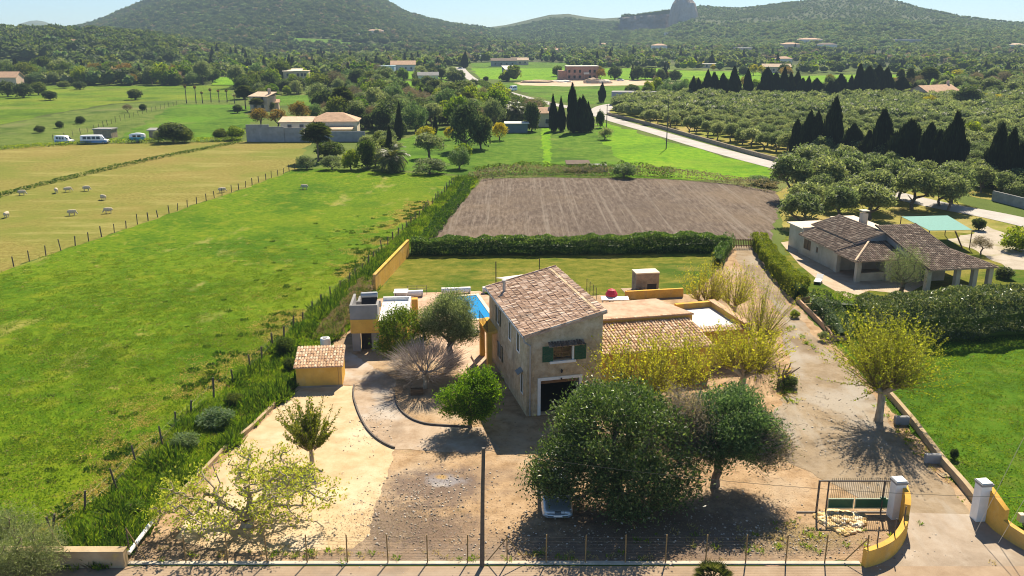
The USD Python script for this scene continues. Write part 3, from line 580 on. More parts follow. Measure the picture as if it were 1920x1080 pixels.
LF["shoot"] = leaf("loquat_leaf", [(0, C(.06, .085, .008)), (.5, C(.12, .145, .014)), (1, C(.24, .235, .03))], trans=.4, gain=2.6)
LF["oak"] = leaf("oak_leaf", [(0, C(.028, .046, .016)), (.5, C(.056, .083, .029)), (1, C(.11, .135, .052))], trans=.35, gain=2.2, tint=(1.15, 1.15, .65))
LF["mid"] = leaf("mid_leaf", [(0, C(.040, .075, .012)), (.5, C(.080, .125, .022)), (1, C(.14, .18, .04))], trans=.35, gain=1.8)
LF["bright"] = leaf("bright_leaf", [(0, C(.08, .16, .008)), (.5, C(.15, .25, .012)), (1, C(.25, .33, .03))], trans=.4)
LF["lime"] = leaf("lime_leaf", [(0, C(.24, .24, .01)), (.5, C(.38, .35, .015)), (1, C(.52, .46, .03))], trans=.4)
LF["cypress"] = leaf("cypress_leaf", [(0, C(.012, .022, .009)), (.6, C(.024, .040, .015)), (1, C(.050, .070, .026))], trans=.0, ov=.15, gain=1.1)
LF["pine"] = leaf("pine_needle", [(0, C(.026, .046, .020)), (.5, C(.050, .080, .034)), (1, C(.095, .125, .058))], trans=.25, gain=2.1, tint=(1.1, 1.15, .65))
LF["brown"] = leaf("bare_crown", [(0, C(.13, .105, .075)), (.5, C(.20, .165, .12)), (1, C(.29, .25, .185))], trans=.2, gain=1.6)
LF["rust"] = leaf("rusty_leaf", [(0, C(.13, .10, .02)), (.5, C(.21, .155, .03)), (1, C(.30, .22, .05))], trans=.3)
LF["palm"] = leaf("palm_leaf", [(0, C(.035, .055, .015)), (.5, C(.07, .10, .028)), (1, C(.15, .17, .07))], trans=.25, rough=.4)
LF["hedge"] = leaf("hedge_leaf", [(0, C(.035, .075, .012)), (.5, C(.075, .14, .022)), (1, C(.19, .26, .08))], trans=.35, rough=.35, spec=.5, gain=2.0)
LF["hedge_dark"] = leaf("oleander_leaf", [(0, C(.026, .052, .018)), (.5, C(.055, .095, .035)), (.85, C(.11, .15, .07)), (1, C(.26, .29, .18))], trans=.25, rough=.3, spec=.6, gain=1.9)
LF["privet"] = leaf("privet_leaf", [(0, C(.07, .12, .008)), (.5, C(.16, .22, .015)), (1, C(.28, .32, .03))], trans=.35)
LF["weed"] = leaf("weed_leaf", [(0, C(.060, .115, .008)), (.5, C(.105, .185, .012)), (1, C(.20, .26, .03))], trans=.4, gain=2.3)
LF["dark_weed"] = leaf("dark_weed_leaf", [(0, C(.022, .055, .008)), (.5, C(.045, .095, .012)), (1, C(.09, .15, .02))], trans=.35, gain=1.9)
LF["straw"] = leaf("straw_blade", [(0, C(.34, .28, .11)), (.5, C(.46, .39, .17)), (1, C(.58, .50, .26))], trans=.4, gain=1.5)
LF["dry"] = leaf("dry_stalk", [(0, C(.18, .13, .08)), (.5, C(.27, .20, .125)), (1, C(.36, .28, .18))], trans=.2)

def bush_points(rng, n, R, lump=.35, seed=0, flat=.0, inner=.25, zlow=-.35):
    d = unit(rng.normal(size=(n, 3))); d[:, 2] = np.where(d[:, 2] < zlow, -d[:, 2], d[:, 2])
    k = 1 - lump + lump * 1.6 * meshkit.noise(d * 2.4 + 7, seed) ** 1.0
    k *= np.where(rng.random(n) < inner, rng.random(n) ** .5 * .9, .86 + .14 * rng.random(n))
    return d * k[:, None] * np.array(R), d

def simple_tree(name, leafm, seed, n, crown_h, leaf_l, leaf_w, lump=.35, trunk=True, clumps=16, flat=1.0, bark="bark", low=.12):
    """A tree or shrub one unit wide (radius .5) and one unit tall, for things seen from 100 m and more."""
    rng = np.random.default_rng(seed); src = kind_of(name)
    R = np.array([.5, .5, crown_h / 2])
    cz = 1 - crown_h / 2
    zl = -.97 if crown_h > .9 else -.35
    cc, _ = bush_points(rng, clumps, R * .76, lump, seed, inner=.12, zlow=zl)
    k = rng.integers(0, clumps, n)
    off = unit(rng.normal(size=(n, 3))) * (rng.random((n, 1)) ** .45) * np.array([.2, .2, .19])
    p = cc[k] + off
    p2, _ = bush_points(rng, n // 3, R * .93, lump, seed, zlow=zl)
    p = np.vstack([p, p2]); p[:, 2] += cz
    if crown_h > .9:
        lo = np.clip((.5 - p[:, 2]) / .5, 0, .93); p[:, :2] *= (1 + .85 * (1 / np.sqrt(1 - lo ** 2) - 1).clip(0, 1.3))[:, None]
    p = p[p[:, 2] > low * .4]
    mb = leaves(rng, p, leaf_l, leaf_w, up=.1)
    part(src, "crown", mb, LF[leafm])
    if trunk:
        t = lobes(rng, [((0, 0, cz), R * .75, 14)], .6)
        a, b, ra, rb = skeleton(rng, t, (0, 0, -.02), (.02, .0, max(1 - crown_h, .1) + .06), .035, .006)
        part(src, "trunk", sticks(a, b, ra, rb, 4), M[bark])
    return src

KIND = {}
for nm, lf, n, ch, ll, lw, lump, cl in (("dark_tree", "oak", 2600, .96, .078, .055, .32, 26), ("green_tree", "mid", 2400, .95, .078, .05, .36, 24), ("bright_bush", "bright", 1800, .97, .08, .055, .35, 14), ("lime_bush", "lime", 1300, .93, .07, .05, .25, 16),
                                        ("olive_tree", "olive", 2600, .86, .085, .030, .40, 24), ("grey_bush", "olive", 2000, .97, .08, .03, .4, 14), ("brown_tree", "brown", 1500, .9, .11, .012, .3, 16), ("rusty_bush", "rust", 1200, .9, .08, .035, .35, 14), ("pine_tree", "pine", 3000, .95, .085, .028, .45, 18), ("wild_olive", "olive_dark", 2200, .95, .075, .028, .4, 16)):
    KIND[nm] = [simple_tree(f"{nm}_{'abc'[i]}", lf, 40 + 7 * i + len(nm), n, ch, ll, lw, lump, True, cl) for i in range(2 if nm not in ("olive_tree", "dark_tree", "green_tree") else 3)]

def cypress_kind(name, seed, n=2600, fat=1.0, twin=False):
    rng = np.random.default_rng(seed); src = kind_of(name)
    z = rng.random(n) ** .85; a = rng.random(n) * 2 * np.pi
    prof = np.interp(z, [0, .06, .2, .4, .65, .85, 1], [.16, .36, .48, .46, .34, .17, .012])
    lum = .60 + .75 * meshkit.noise(np.stack([np.cos(a) * 1.6 + 3, np.sin(a) * 1.6 + 3, z * 6], -1), seed)
    r = prof * lum * np.where(rng.random(n) < .3, rng.random(n) ** .5, .9 + .1 * rng.random(n))
    lean = .10 * math.sin(seed)
    p = np.stack([np.cos(a) * r + lean * z ** 2, np.sin(a) * r, z * .95 + .05], 1)
    o = np.stack([np.cos(a) * .35, np.sin(a) * .35, np.full(n, 1.6)], 1)
    if twin:
        m = rng.random(n) < .4; p[m] = p[m] * [.8, .8, .78] + [.22, .06, 0]
    mb = leaves(rng, p, .16, .052, out=o, up=.4)
    core = MB(); zz = np.linspace(.05, .93, 7); rr = np.interp(zz, [0, .06, .2, .4, .65, .85, 1], [.1, .24, .33, .32, .22, .09, .004])
    core.tube(np.stack([lean * zz ** 2, zz * 0, zz], 1), rr, 7)
    mb.add(*core.mesh())
    part(src, "crown", mb, LF["cypress"]); part(src, "trunk", MB().tube([(0, 0, -.02), (0, 0, .12)], .045, 6), M["bark"])
    return src
KIND["cypress"] = [cypress_kind("cypress_a", 1), cypress_kind("cypress_b", 2), cypress_kind("cypress_c", 4, twin=True)]

def frond(mb, rng, base, az, el, L, curl, n=9, w=.16, leaf_n=18):
    """One feather leaf as a bent rib with narrow leaflets."""
    pts = [np.array(base, float)]; e = el
    for i in range(n):
        pts.append(pts[-1] + L / n * np.array([math.cos(az) * math.cos(e), math.sin(az) * math.cos(e), math.sin(e)])); e -= curl / n
    pts = np.array(pts); mb.tube(pts, np.linspace(.02, .006, n + 1) * L, 3, cap=False)
    side = np.array([-math.sin(az), math.cos(az), 0])
    for k in np.linspace(.15, 1, leaf_n):
        i = min(int(k * n), n - 1); q = pts[i] + (pts[i + 1] - pts[i]) * (k * n - i); t = unit(pts[i + 1] - pts[i])
        ll = w * L * (1.6 * (1 - abs(k - .45)) + .25)
        for s in (-1, 1):
            tip = q + (side * s * .8 + t * .55 + np.array([0, 0, -.35 + .2 * rng.random()])) * ll
            mb.add([q - t * .025 * L, tip, q + t * .025 * L], [[0, 1, 2]])
def palm_kind(name, seed, fronds=34, H=1.0, R=.28, skirt=.0, fan=True, tr=.035, zs=1.0):
    rng = np.random.default_rng(seed); src = kind_of(name); mb = MB(); top = np.array([.0, 0, H])
    for i in range(fronds):
        el = math.radians(rng.uniform(-35, 80)); az = rng.random() * 2 * np.pi
        if fan:
            stem = top + R * .5 * np.array([math.cos(az) * math.cos(el), math.sin(az) * math.cos(el), math.sin(el)]); mb.tube([top, stem], .008, 3, cap=False)
            d = unit(stem - top); s = unit(np.cross(d, [0, 0, 1.])); nn = np.cross(s, d)
            for a in np.linspace(-1.25, 1.25, 9):
                dd = d * math.cos(a) + s * math.sin(a); tip = stem + dd * R * .62 + np.array([0, 0, -.09 * R - .1 * R * abs(a)]); q = s * math.cos(a) - d * math.sin(a)
                mb.add([stem - q * .012, stem + dd * R * .3 + q * .03 * R * 2 + nn * .012, tip, stem + dd * R * .3 - q * .03 * R * 2], [[0, 1, 2], [0, 2, 3]])
        else: frond(mb, rng, top, az, el, R * 1.5, 1.2 + .5 * rng.random())
    mb.v = [(v - [0, 0, H]) * [1, 1, zs] + [0, 0, H] for v in mb.v]
    part(src, "crown", mb, LF["palm"])
    if skirt:
        sk = MB(); k = 240; z = H - skirt * rng.random(k); a = rng.random(k) * 6.28; r = .02 + .09 * rng.random(k) * (1 - (H - z) / (skirt * 1.3))
        leaves(rng, np.stack([np.cos(a) * r, np.sin(a) * r, z - .03], 1), .13, .03, out=np.tile([0, 0, -1.5], (k, 1)), mb=sk); part(src, "dead_leaves", sk, LF["dry"])
    part(src, "trunk", MB().tube([(0, 0, -.02), (.008, .004, H * .3), (-.006, 0, H * .7), (0, 0, H)], [tr * 1.25, tr, tr * .9, tr], 8), M["bark"])
    return src
KIND["fan_palm"] = [palm_kind("fan_palm_a", 5, 80, .72, .60, .2, zs=.55), palm_kind("fan_palm_b", 8, 74, .74, .58, .28, zs=.5)]
KIND["date_palm"] = [palm_kind("date_palm_a", 6, 70, .42, .40, 0, False, .06)]
KIND["bare_palm"] = [palm_kind("bare_palm_a", 9, 5, .93, .10, .05, True, .032)]

def place(kind, u, v, hp, wp, label, group=None, cat=None, rz=None, name=None, pos=None):
    """A plant whose foot is seen at (u, v), hp pixels tall and wp wide."""
    b = G(u, v) if pos is None else pos; d = depth(b); k = KIND[kind]; i = int(abs(u * 7 + v * 3)) % len(k)
    sh = max(hp, 1) * d / FPX; sw = wp * d / FPX
    cats = {"dark_tree": "tree", "green_tree": "tree", "bright_bush": "bush", "lime_bush": "bush", "olive_tree": "olive tree", "grey_bush": "bush", "brown_tree": "tree", "rusty_bush": "bush", "pine_tree": "pine tree", "wild_olive": "tree", "cypress": "cypress", "fan_palm": "palm tree", "date_palm": "palm tree", "bare_palm": "palm tree"}
    return copy(name or kind, k[i], b, (u * 1.7 + v) % 6.28 if rz is None else rz, (sw, sw, sh), label, cat or cats[kind], group)

# ---------------------------------------------------------------- the farmhouse
M["stone"] = mat("rubble_wall", [(.3, C(.32, .235, .14)), (.5, C(.47, .365, .235)), (.7, C(.58, .475, .33))], 2.2, 9, nrough=.75,
    layers=[(C(.27, .21, .14), .9, .54, .68, .6), (C(.60, .51, .38), .7, .55, .66, .6), (C(.40, .27, .15), 1.4, .60, .72, .5), (C(.15, .13, .11), 1.0, .58, .72, .5, (1, 1, .25))], bump=(5, 1.0, .06))
M["ochre"] = mat("ochre_render", [(.3, C(.56, .315, .06)), (.7, C(.70, .42, .095))], .8, 6, layers=[(C(.40, .25, .10), .5, .54, .7, .6, (1, 1, .4)), (C(.36, .25, .14), 1.4, .54, .72, .65, (1, 1, .12)), (C(.66, .47, .20), .8, .58, .7, .5)], bump=(20, .3, .01))
M["grey_render"] = mat("grey_render", [(.3, C(.23, .225, .22)), (.7, C(.32, .31, .30))], .8, 6, layers=[(C(.17, .165, .16), .6, .55, .7, .5)])
M["white_paint"] = plain("white_paint", (.74, .73, .70), .55, .06)
M["green_paint"] = plain("green_paint", (.012, .075, .035), .45, .15)
M["dark_green_paint"] = plain("dark_green_paint", (.035, .055, .04), .5, .15)
M["dark_inside"] = plain("dark_inside", (.030, .026, .024), .9)
M["brown_wood"] = plain("brown_wood", (.16, .085, .04), .6, .25)
M["zinc"] = plain("zinc", (.30, .31, .32), .45, .12, metallic=.6)
M["tile"] = pieces("roof_tile", [(0, C(.28, .175, .115)), (.3, C(.40, .262, .178)), (.6, C(.51, .352, .25)), (.88, C(.62, .465, .35)), (1, C(.72, .58, .46))], dirt=(C(.22, .155, .11), .5, .52, .70, .5))
M["tile_orange"] = pieces("new_roof_tile", [(0, C(.38, .22, .12)), (.5, C(.54, .36, .22)), (1, C(.68, .52, .37))], dirt=(C(.34, .24, .16), .8, .54, .7, .5))
M["tile_dark"] = pieces("old_roof_tile", [(0, C(.085, .058, .044)), (.4, C(.135, .096, .072)), (.8, C(.20, .150, .115)), (1, C(.32, .26, .20))], dirt=(C(.10, .085, .07), .6, .50, .64, .5))
M["underlay"] = plain("roof_underlay", (.42, .29, .21), .95, .2)
M["glass"] = usdkit.material(stage, "/World/Looks/glass", {"f": ("fresnel", {"IOR": 1.5}), "t": ("transparent_bsdf", {"color": (.75, .8, .8)}), "g": ("glossy_bsdf", {"roughness": .03, "color": (.9, .9, .9)}), "x": ("mix_closure", {})}, [("f.fac", "x.fac"), ("t.BSDF", "x.closure1"), ("g.BSDF", "x.closure2")], surface="x.closure")

def tiles(o, e, up, width, length, tw=.24, course=.40, r=None, seed=0, jag=.012, clip=None):
    """Rows of half-round clay tiles: o a corner at the eave, e the unit vector along it, up the unit vector up the slope."""
    rng = np.random.default_rng(seed); o, e, up = (np.array(x, float) for x in (o, e, up)); n = np.cross(e, up); n = n if n[2] > 0 else -n
    nc, nr = max(int(round(width / tw)), 1), max(int(round(length / course)), 1); tw, course = width / nc, length / nr; r = r or tw * .40
    I, J = np.meshgrid(np.arange(nc), np.arange(nr), indexing="ij"); I, J = I.ravel(), J.ravel(); m = len(I)
    jx, jy, jz = rng.normal(size=(3, m)) * jag
    a = np.linspace(0, np.pi, 5)
    x0 = (I + .5) * tw + jx; y0 = J * course + jy
    if clip is not None:
        k = clip(x0, y0 + course / 2); x0, y0, jz, m = x0[k], y0[k], jz[k], int(k.sum())
    def ring(y, rr, dz): return o + (x0[:, None] + np.cos(a) * rr)[..., None] * e + (y[:, None] + 0 * a)[..., None] * up + ((np.sin(a) * rr * .6)[None] + (dz + jz[:, None] * .6))[..., None] * n
    A = ring(y0 - .05, r * 1.06, .030); B = ring(y0 + course, r * .9, .002)
    v = np.concatenate([A, B], 1).reshape(-1, 3)
    q = np.array([[k, k + 1, 5 + k + 1, 5 + k] for k in range(4)]); f = (np.arange(m)[:, None, None] * 10 + q[None]).reshape(-1, 4)
    cap = (np.arange(m)[:, None, None] * 10 + np.array([[0, 1, 2], [0, 2, 3], [0, 3, 4]])[None]).reshape(-1, 3)
    mb = MB().add(v, f); mb.f.append(cap); return mb

def walls_with_holes(length, z_of, holes, th, axis, at, mb):
    """One wall in local coordinates along s (axis 's') or t (axis 't'), outer face at `at`, with a sloping top and rectangular holes (a0, a1, z0, z1)."""
    pg = Polygon([(0, 0), (length, 0), (length, z_of(length)), (0, z_of(0))])
    for a0, a1, z0, z1 in holes: pg = pg.difference(shapely.box(a0, z0, a1, z1))
    for g in getattr(pg, "geoms", [pg]):
        m = trimesh.creation.extrude_polygon(g, th, engine="earcut"); v = np.array(m.vertices)
        w = np.stack([v[:, 0], at + v[:, 2], v[:, 1]], 1) if axis == "s" else np.stack([at + v[:, 2], v[:, 0], v[:, 1]], 1)
        f = m.faces[:, ::-1] if axis == "s" else m.faces
        mb.add(w, f)
    return mb

HO, HR = np.array([1.016, 55.06, 0.0]), math.atan2(.2435, .970)
def shutter(t, axis, a, w, z0, z1, at, sgn, mat_):
    """A louvred shutter leaf lying against a wall face."""
    th = .05
    def bx(a0, a1, zz0, zz1, d0, d1):
        lo, hi = (min(at + sgn * d0, at + sgn * d1), max(at + sgn * d0, at + sgn * d1))
        return ((a0, lo, zz0), (a1, hi, zz1)) if axis == "s" else ((lo, a0, zz0), (hi, a1, zz1))
    fr = MB()
    for x0, x1, q0, q1 in ((a, a + .07, z0, z1), (a + w - .07, a + w, z0, z1), (a + .07, a + w - .07, z0, z0 + .08), (a + .07, a + w - .07, z1 - .08, z1), (a + .07, a + w - .07, (z0 + z1) / 2 - .04, (z0 + z1) / 2 + .04)): fr.b2(*bx(x0, x1, q0, q1, .01, th))
    s = part(t, "shutter", fr, mat_)
    k = 16; zs = np.linspace(z0 + .1, z1 - .1, k); sl = MB()
    for z in zs: sl.b2(*bx(a + .07, a + w - .07, z - .028, z + .02, .018, .035))
    part(s, "louvres", sl, mat_, kind="stuff")

def farmhouse():
    t = thing("farmhouse", "two storey rubble stone farmhouse with a mono pitch clay tile roof", "house", HO, HR)
    W, Lh = 5.5, 11.8; ze, zr = 6.10, 7.38; zt = lambda s: ze + (zr - ze) * s / W
    front_holes = [(1.02, 3.86, .06, 2.62), (1.92, 3.30, 4.05, 5.12)]
    left_holes = [(1.05, 1.55, 1.35, 2.75), (2.05, 2.75, 4.1, 5.35), (4.55, 5.2, 4.1, 5.35), (8.2, 8.9, 4.1, 5.35), (7.6, 8.3, 1.35, 2.6)]
    mb = MB(); walls_with_holes(W, zt, front_holes, .45, "s", 0, mb)
    part(t, "wall", mb, M["stone"], label="front wall of weathered rubble with the garage opening")
    mb = MB(); walls_with_holes(Lh - .45, lambda a: ze, [(a - .45, b - .45, c, d) for a, b, c, d in left_holes], .45, "t", 0, mb); mb.v = [v + [0, .45, 0] for v in mb.v]
    part(t, "wall", mb, M["stone"], label="long left wall with five small windows")
    mb = MB(); walls_with_holes(Lh - .45, lambda a: zr, [], .45, "t", W - .45, mb); mb.v = [v + [0, .45, 0] for v in mb.v]; part(t, "wall", mb, M["stone"])
    mb = MB(); walls_with_holes(W - .9, lambda a: zt(a + .45), [], .4, "s", Lh - .4, mb); mb.v = [v + [.45, 0, 0] for v in mb.v]; part(t, "wall", mb, M["stone"])
    part(t, "floor", MB().b2((.45, .45, 3.0), (W - .45, Lh - .4, 3.2)), M["dark_inside"])
    part(t, "partition", MB().b2((.45, 5.5, .02), (W - .45, 5.7, 3.0)).b2((.45, 3.4, 3.2), (W - .45, 3.5, 6.0)), M["dark_inside"])
    up = np.array([W, 0, zr - ze]); L = np.linalg.norm(up); up = up / L; n = np.array([-up[2], 0, up[0]])
    o = np.array([-.22, -.22, ze - .22 * (zr - ze) / W])
    rf = part(t, "roof", MB().slab([o, o + up * (L + .45), o + up * (L + .45) + [0, Lh + .5, 0], o + [0, Lh + .5, 0]], .14), M["underlay"])
    part(rf, "roof_tiles", tiles(o + n * .01, (0, 1, 0), up, Lh + .5, L + .5, .235, .40, seed=3, jag=.016), M["tile"], kind="stuff")
    vg = MB(); k = 16
    for i in range(k):
        q = o + up * ((i + .5) * (L + .4) / k); 
        for y in (0.04, Lh + .42): vg.tube([q + n * .06 + [0, y, 0] - up * .22, q + n * .075 + [0, y, 0] + up * .22], .085, 6)
    part(rf, "verge_tiles", vg, M["tile"], kind="stuff")
    # gutter and downpipe
    part(t, "gutter", MB().tube([(-.30, -.2, ze - .10), (-.30, Lh + .2, ze - .10)], .07, 8), M["zinc"])
    part(t, "downpipe", MB().tube([(-.30, -.12, ze - .14), (-.2, -.14, ze - .45), (.22, -.13, ze - .75), (.22, -.13, .1)], .06, 8), M["zinc"])
    # upper front window
    fr = MB(); w = part(t, "window", fr.b2((1.92, .20, 4.05), (1.99, .27, 5.12)).b2((3.23, .20, 4.05), (3.30, .27, 5.12)).b2((1.99, .20, 4.05), (3.23, .27, 4.12)).b2((1.99, .20, 5.05), (3.23, .27, 5.12)).b2((2.58, .20, 4.12), (2.64, .27, 5.05)), M["brown_wood"])
    for a in (1.99, 2.64): part(w, "pane", MB().b2((a, .23, 4.12), (a + .59, .24, 5.05)), M["glass"])
    part(w, "mullion", MB().b2((1.99, .215, 4.56), (3.23, .255, 4.60)), M["brown_wood"])
    part(t, "window_reveal", MB().b2((3.30, -.012, 4.0), (3.42, .19, 5.12)), M["white_paint"])
    part(t, "window_sill", MB().b2((1.66, -.14, 3.86), (3.55, .10, 4.03)), M["white_paint"])
    shutter(t, "s", 1.12, .78, 4.0, 5.15, 0, -1, M["green_paint"]); shutter(t, "s", 3.46, .84, 4.0, 5.15, 0, -1, M["green_paint"])
    hd = part(t, "window_hood", MB().slab([(1.5, -.45, 5.26), (4.1, -.45, 5.26), (4.1, .0, 5.46), (1.5, .0, 5.46)], .06), M["underlay"])
    part(hd, "hood_tiles", tiles((1.5, -.48, 5.26), (1, 0, 0), unit(np.array([0, .45, .2])), 2.6, .49, .2, .245, seed=8), M["tile_dark"], kind="stuff")
    # garage
    gf = MB().b2((.80, -.05, .02), (1.02, .30, 2.84)).b2((3.86, -.05, .02), (4.08, .30, 2.84)).b2((1.02, -.05, 2.62), (3.86, .30, 2.84))
    part(t, "garage_frame", gf, M["white_paint"])
    part(t, "garage_door", MB().box((2.44, .75, 2.42), (2.8, 1.1, .06), rx=.10).b2((1.04, .18, 2.30), (3.84, .24, 2.52)), M["brown_wood"], label="garage door tilted open under the lintel")
    part(t, "garage_floor", MB().b2((.5, .46, .005), (W - .5, 5.5, .03)), M["dark_inside"])
    lamp = part(t, "wall_lamp", MB().tube([(2.5, -.02, 3.28), (2.5, -.16, 3.34)], .025, 6).tube([(2.5, -.16, 3.42), (2.5, -.16, 3.30), (2.5, -.16, 3.16)], [.03, .10, .06], 8), M["dark_inside"])
    part(t, "door_lamp", MB().tube([(2.5, -.07, 2.70), (2.5, -.15, 2.66)], .06, 8), M["dark_inside"])
    # left side windows with half shut grey shutters
    for a0, a1, z0, z1 in left_holes:
        f = MB(); s = .07
        f.b2((-.015, a0 - .1, z0 - .1), (.10, a0, z1 + .05)).b2((-.015, a1, z0 - .1), (.10, a1 + .1, z1 + .05)).b2((-.03, a0, z0 - .1), (.10, a1, z0))
        fr = part(t, "window", f, M["white_paint"]); part(fr, "pane", MB().b2((.20, a0, z0), (.215, a1, z1)), M["glass"])
        for a in ((a0 - .12 - (a1 - a0) * .55, a1 + .12) if a0 > 5 else (a0 + .0,)):
            w_ = (a1 - a0) * .55 if a0 > 5 else (a1 - a0)
            part(t, "shutter", MB().b2((-.075 if a0 > 5 else .03, a, z0), (-.03 if a0 > 5 else .075, a + w_, z1)), M["dark_green_paint"])
    part(t, "door_hood", MB().slab([(-.42, .95, 2.86), (-.42, 1.75, 2.86), (0, 1.75, 3.12), (0, .95, 3.12)], .06), M["grey_render"])
    ch = part(t, "chimney_pipe", MB().tube([(.75, 9.7, 6.25), (.75, 9.7, 7.15)], .12, 8).tube([(.75, 9.7, 7.15), (.75, 9.7, 7.28)], [.12, .20], 8), M["zinc"])
    # lower wings on the right: flat terrace, tiled lean-to, flat white roof
    def prism(pts, z0, z1): return MB().prism([p for p in pts], z0, z1)
    part(t, "wing_wall", prism([(W, 8.6), (16.4, 8.2), (15.0, 12.6), (W, 12.6)], 0, 3.62), M["ochre"], label="ochre wall of the flat roofed wing")
    part(t, "terrace_roof", prism([(W, 8.5), (16.5, 8.1), (15.1, 12.7), (W, 12.7)], 3.62, 3.74), M["paving"])
    part(t, "terrace_edge_tiles", tiles((W, 8.42, 3.74), unit(np.array([11., -.4, 0])), (0, 1, 0), 10.9, .25, .2, .25, seed=4), M["tile_orange"], kind="stuff")
    part(t, "wing_wall", prism([(W, 4.2), (16.0, 3.8), (16.0, 8.0), (W, 8.4)], 0, 2.5), M["ochre"], label="ochre wall under the lean-to roof")
    o2 = np.array([W + .1, 3.75, 2.62]); u2 = np.array([0, 4.7, .75]); l2 = np.linalg.norm(u2); u2 = u2 / l2; e2 = unit(np.array([10.5, -.35, 0]))
    lr = part(t, "lean_to_roof", MB().slab([o2, o2 + e2 * 10.5, o2 + e2 * 10.5 + u2 * l2, o2 + u2 * l2], .1), M["underlay"])
    part(lr, "roof_tiles", tiles(o2 + [0, 0, .02], e2, u2, 10.5, l2, .27, .42, seed=11, jag=.012), M["tile_orange"], kind="stuff")
    part(t, "wing_wall", prism([(16.1, 5.9), (20.2, 5.6), (20.2, 11.9), (16.5, 12.1)], 0, 2.9), M["ochre"], label="ochre wall of the flat white roof")
    part(t, "flat_roof", prism([(16.4, 6.5), (19.8, 6.2), (19.8, 11.5), (16.8, 11.7)], 2.9, 2.95), plain_once("pale_roof", (.40, .40, .41)))
    par = MB()
    for a, b in (((19.8, 5.6), (20.2, 11.9)), ((16.5, 11.55), (19.8, 11.95))): par.b2((a[0], a[1], 2.9), (b[0], b[1], 3.42))
    part(t, "parapet", par, M["ochre"])
    part(t, "parapet_tiles", tiles((16.15, 5.62, 2.98), unit(np.array([4, -.3, 0])), unit(np.array([0, .8, .25])), 4.1, .75, .24, .38, seed=12), M["tile_orange"], kind="stuff")
    part(t, "coping", MB().b2((19.72, 5.6, 3.42), (20.3, 12.0, 3.48)), M["tile_orange"])
    # arched porch on the far left corner
    part(t, "porch_pillar", MB().b2((-.80, 8.9, 0), (-.42, 9.4, 3.3)), M["ochre"])
    part(t, "porch_roof", MB().slab([(-.86, 8.8, 3.3), (-.02, 8.8, 3.45), (-.02, 12.2, 3.45), (-.86, 12.2, 3.3)], .25), M["ochre"])
    part(t, "porch_pillar", MB().b2((-.80, 11.7, 0), (-.42, 12.1, 3.3)), M["ochre"])
    part(t, "porch_step", MB().b2((-1.5, 8.2, .0), (-.02, 12.3, .22)), M["paving"])
    rl = MB()
    for y in np.linspace(8.8, 12.1, 12): rl.tube([(-.8, y, 3.3), (-.8, y, 4.1)], .015, 4)
    rl.tube([(-.8, 8.8, 4.1), (-.8, 12.1, 4.1)], .02, 5)
    part(t, "balcony_rail", rl, M["dark_inside"], kind="stuff")
farmhouse()

def outbuilding():
    o = P(661, 662); t = thing("outbuilding", "flat roofed ochre and grey outbuilding beside the pool terrace", "outbuilding", o, math.radians(4))
    W2 = 2.25
    fw = MB(); walls_with_holes(W2, lambda a: 1.75, [(.70, 1.62, .02, 1.62)], .2, "s", .35, fw); fw.b2((0, .551, 0), (.2, 7.0, 2.9)).b2((W2 - .2, .551, 0), (W2, 7.0, 1.75))
    part(t, "wall", fw, M["grey_render"])
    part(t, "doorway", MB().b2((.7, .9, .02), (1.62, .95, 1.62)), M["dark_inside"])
    part(t, "canopy", MB().b2((-.05, .0, 1.75), (W2 + .02, .8, 2.95)), M["ochre"], label="deep ochre band over the doorway")
    pr = MB().b2((-.05, .05, 2.95), (W2, .25, 4.2)).b2((-.05, .25, 2.95), (.15, 3.4, 4.2)).b2((W2 - .18, .25, 2.95), (W2, 2.0, 4.0)).b2((-.05, 3.4, 2.95), (W2, 3.55, 3.5))
    part(t, "parapet", pr, M["grey_render"])
    part(t, "roof", MB().b2((W2, .3, 2.62), (4.6, 6.0, 2.72)).b2((.15, .25, 2.96), (W2 - .18, 3.4, 3.02)), M["white_paint"], label="flat white roof")
    part(t, "roof_edge", MB().b2((W2, 5.9, 2.72), (4.75, 6.1, 3.05)).b2((4.6, .3, 2.72), (4.78, 5.9, 3.05)), M["white_paint"])
    part(t, "wing_wall", MB().b2((W2, .4, 0), (4.6, 5.9, 2.62)), M["ochre"])
    part(t, "pillar", MB().b2((4.85, 4.6, 0), (5.4, 5.2, 3.2)), M["ochre"])
    c = thing("water_heater", "solar water heater tank on the flat outbuilding roof", "water heater", o + [.4, 2.2, 2.97], math.radians(8))
    part(c, "tank", MB().tube([(.1, 1.0, 1.15), (.16, 1.0, 1.15), (1.5, 1.0, 1.15), (1.56, 1.0, 1.15)], [.2, .27, .27, .2], 14), M["zinc"])
    part(c, "collector", MB().slab([(.15, -.2, .25), (1.5, -.2, .25), (1.5, .85, 1.0), (.15, .85, 1.0)], .07), M["dark_inside"])
    lg = MB()
    for x in (.2, 1.45): lg.tube([(x, .95, .03), (x, .95, .9)], .025, 5).tube([(x, -.15, .04), (x, -.15, .22)], .025, 5)
    part(c, "stand", lg, M["zinc"])
outbuilding()

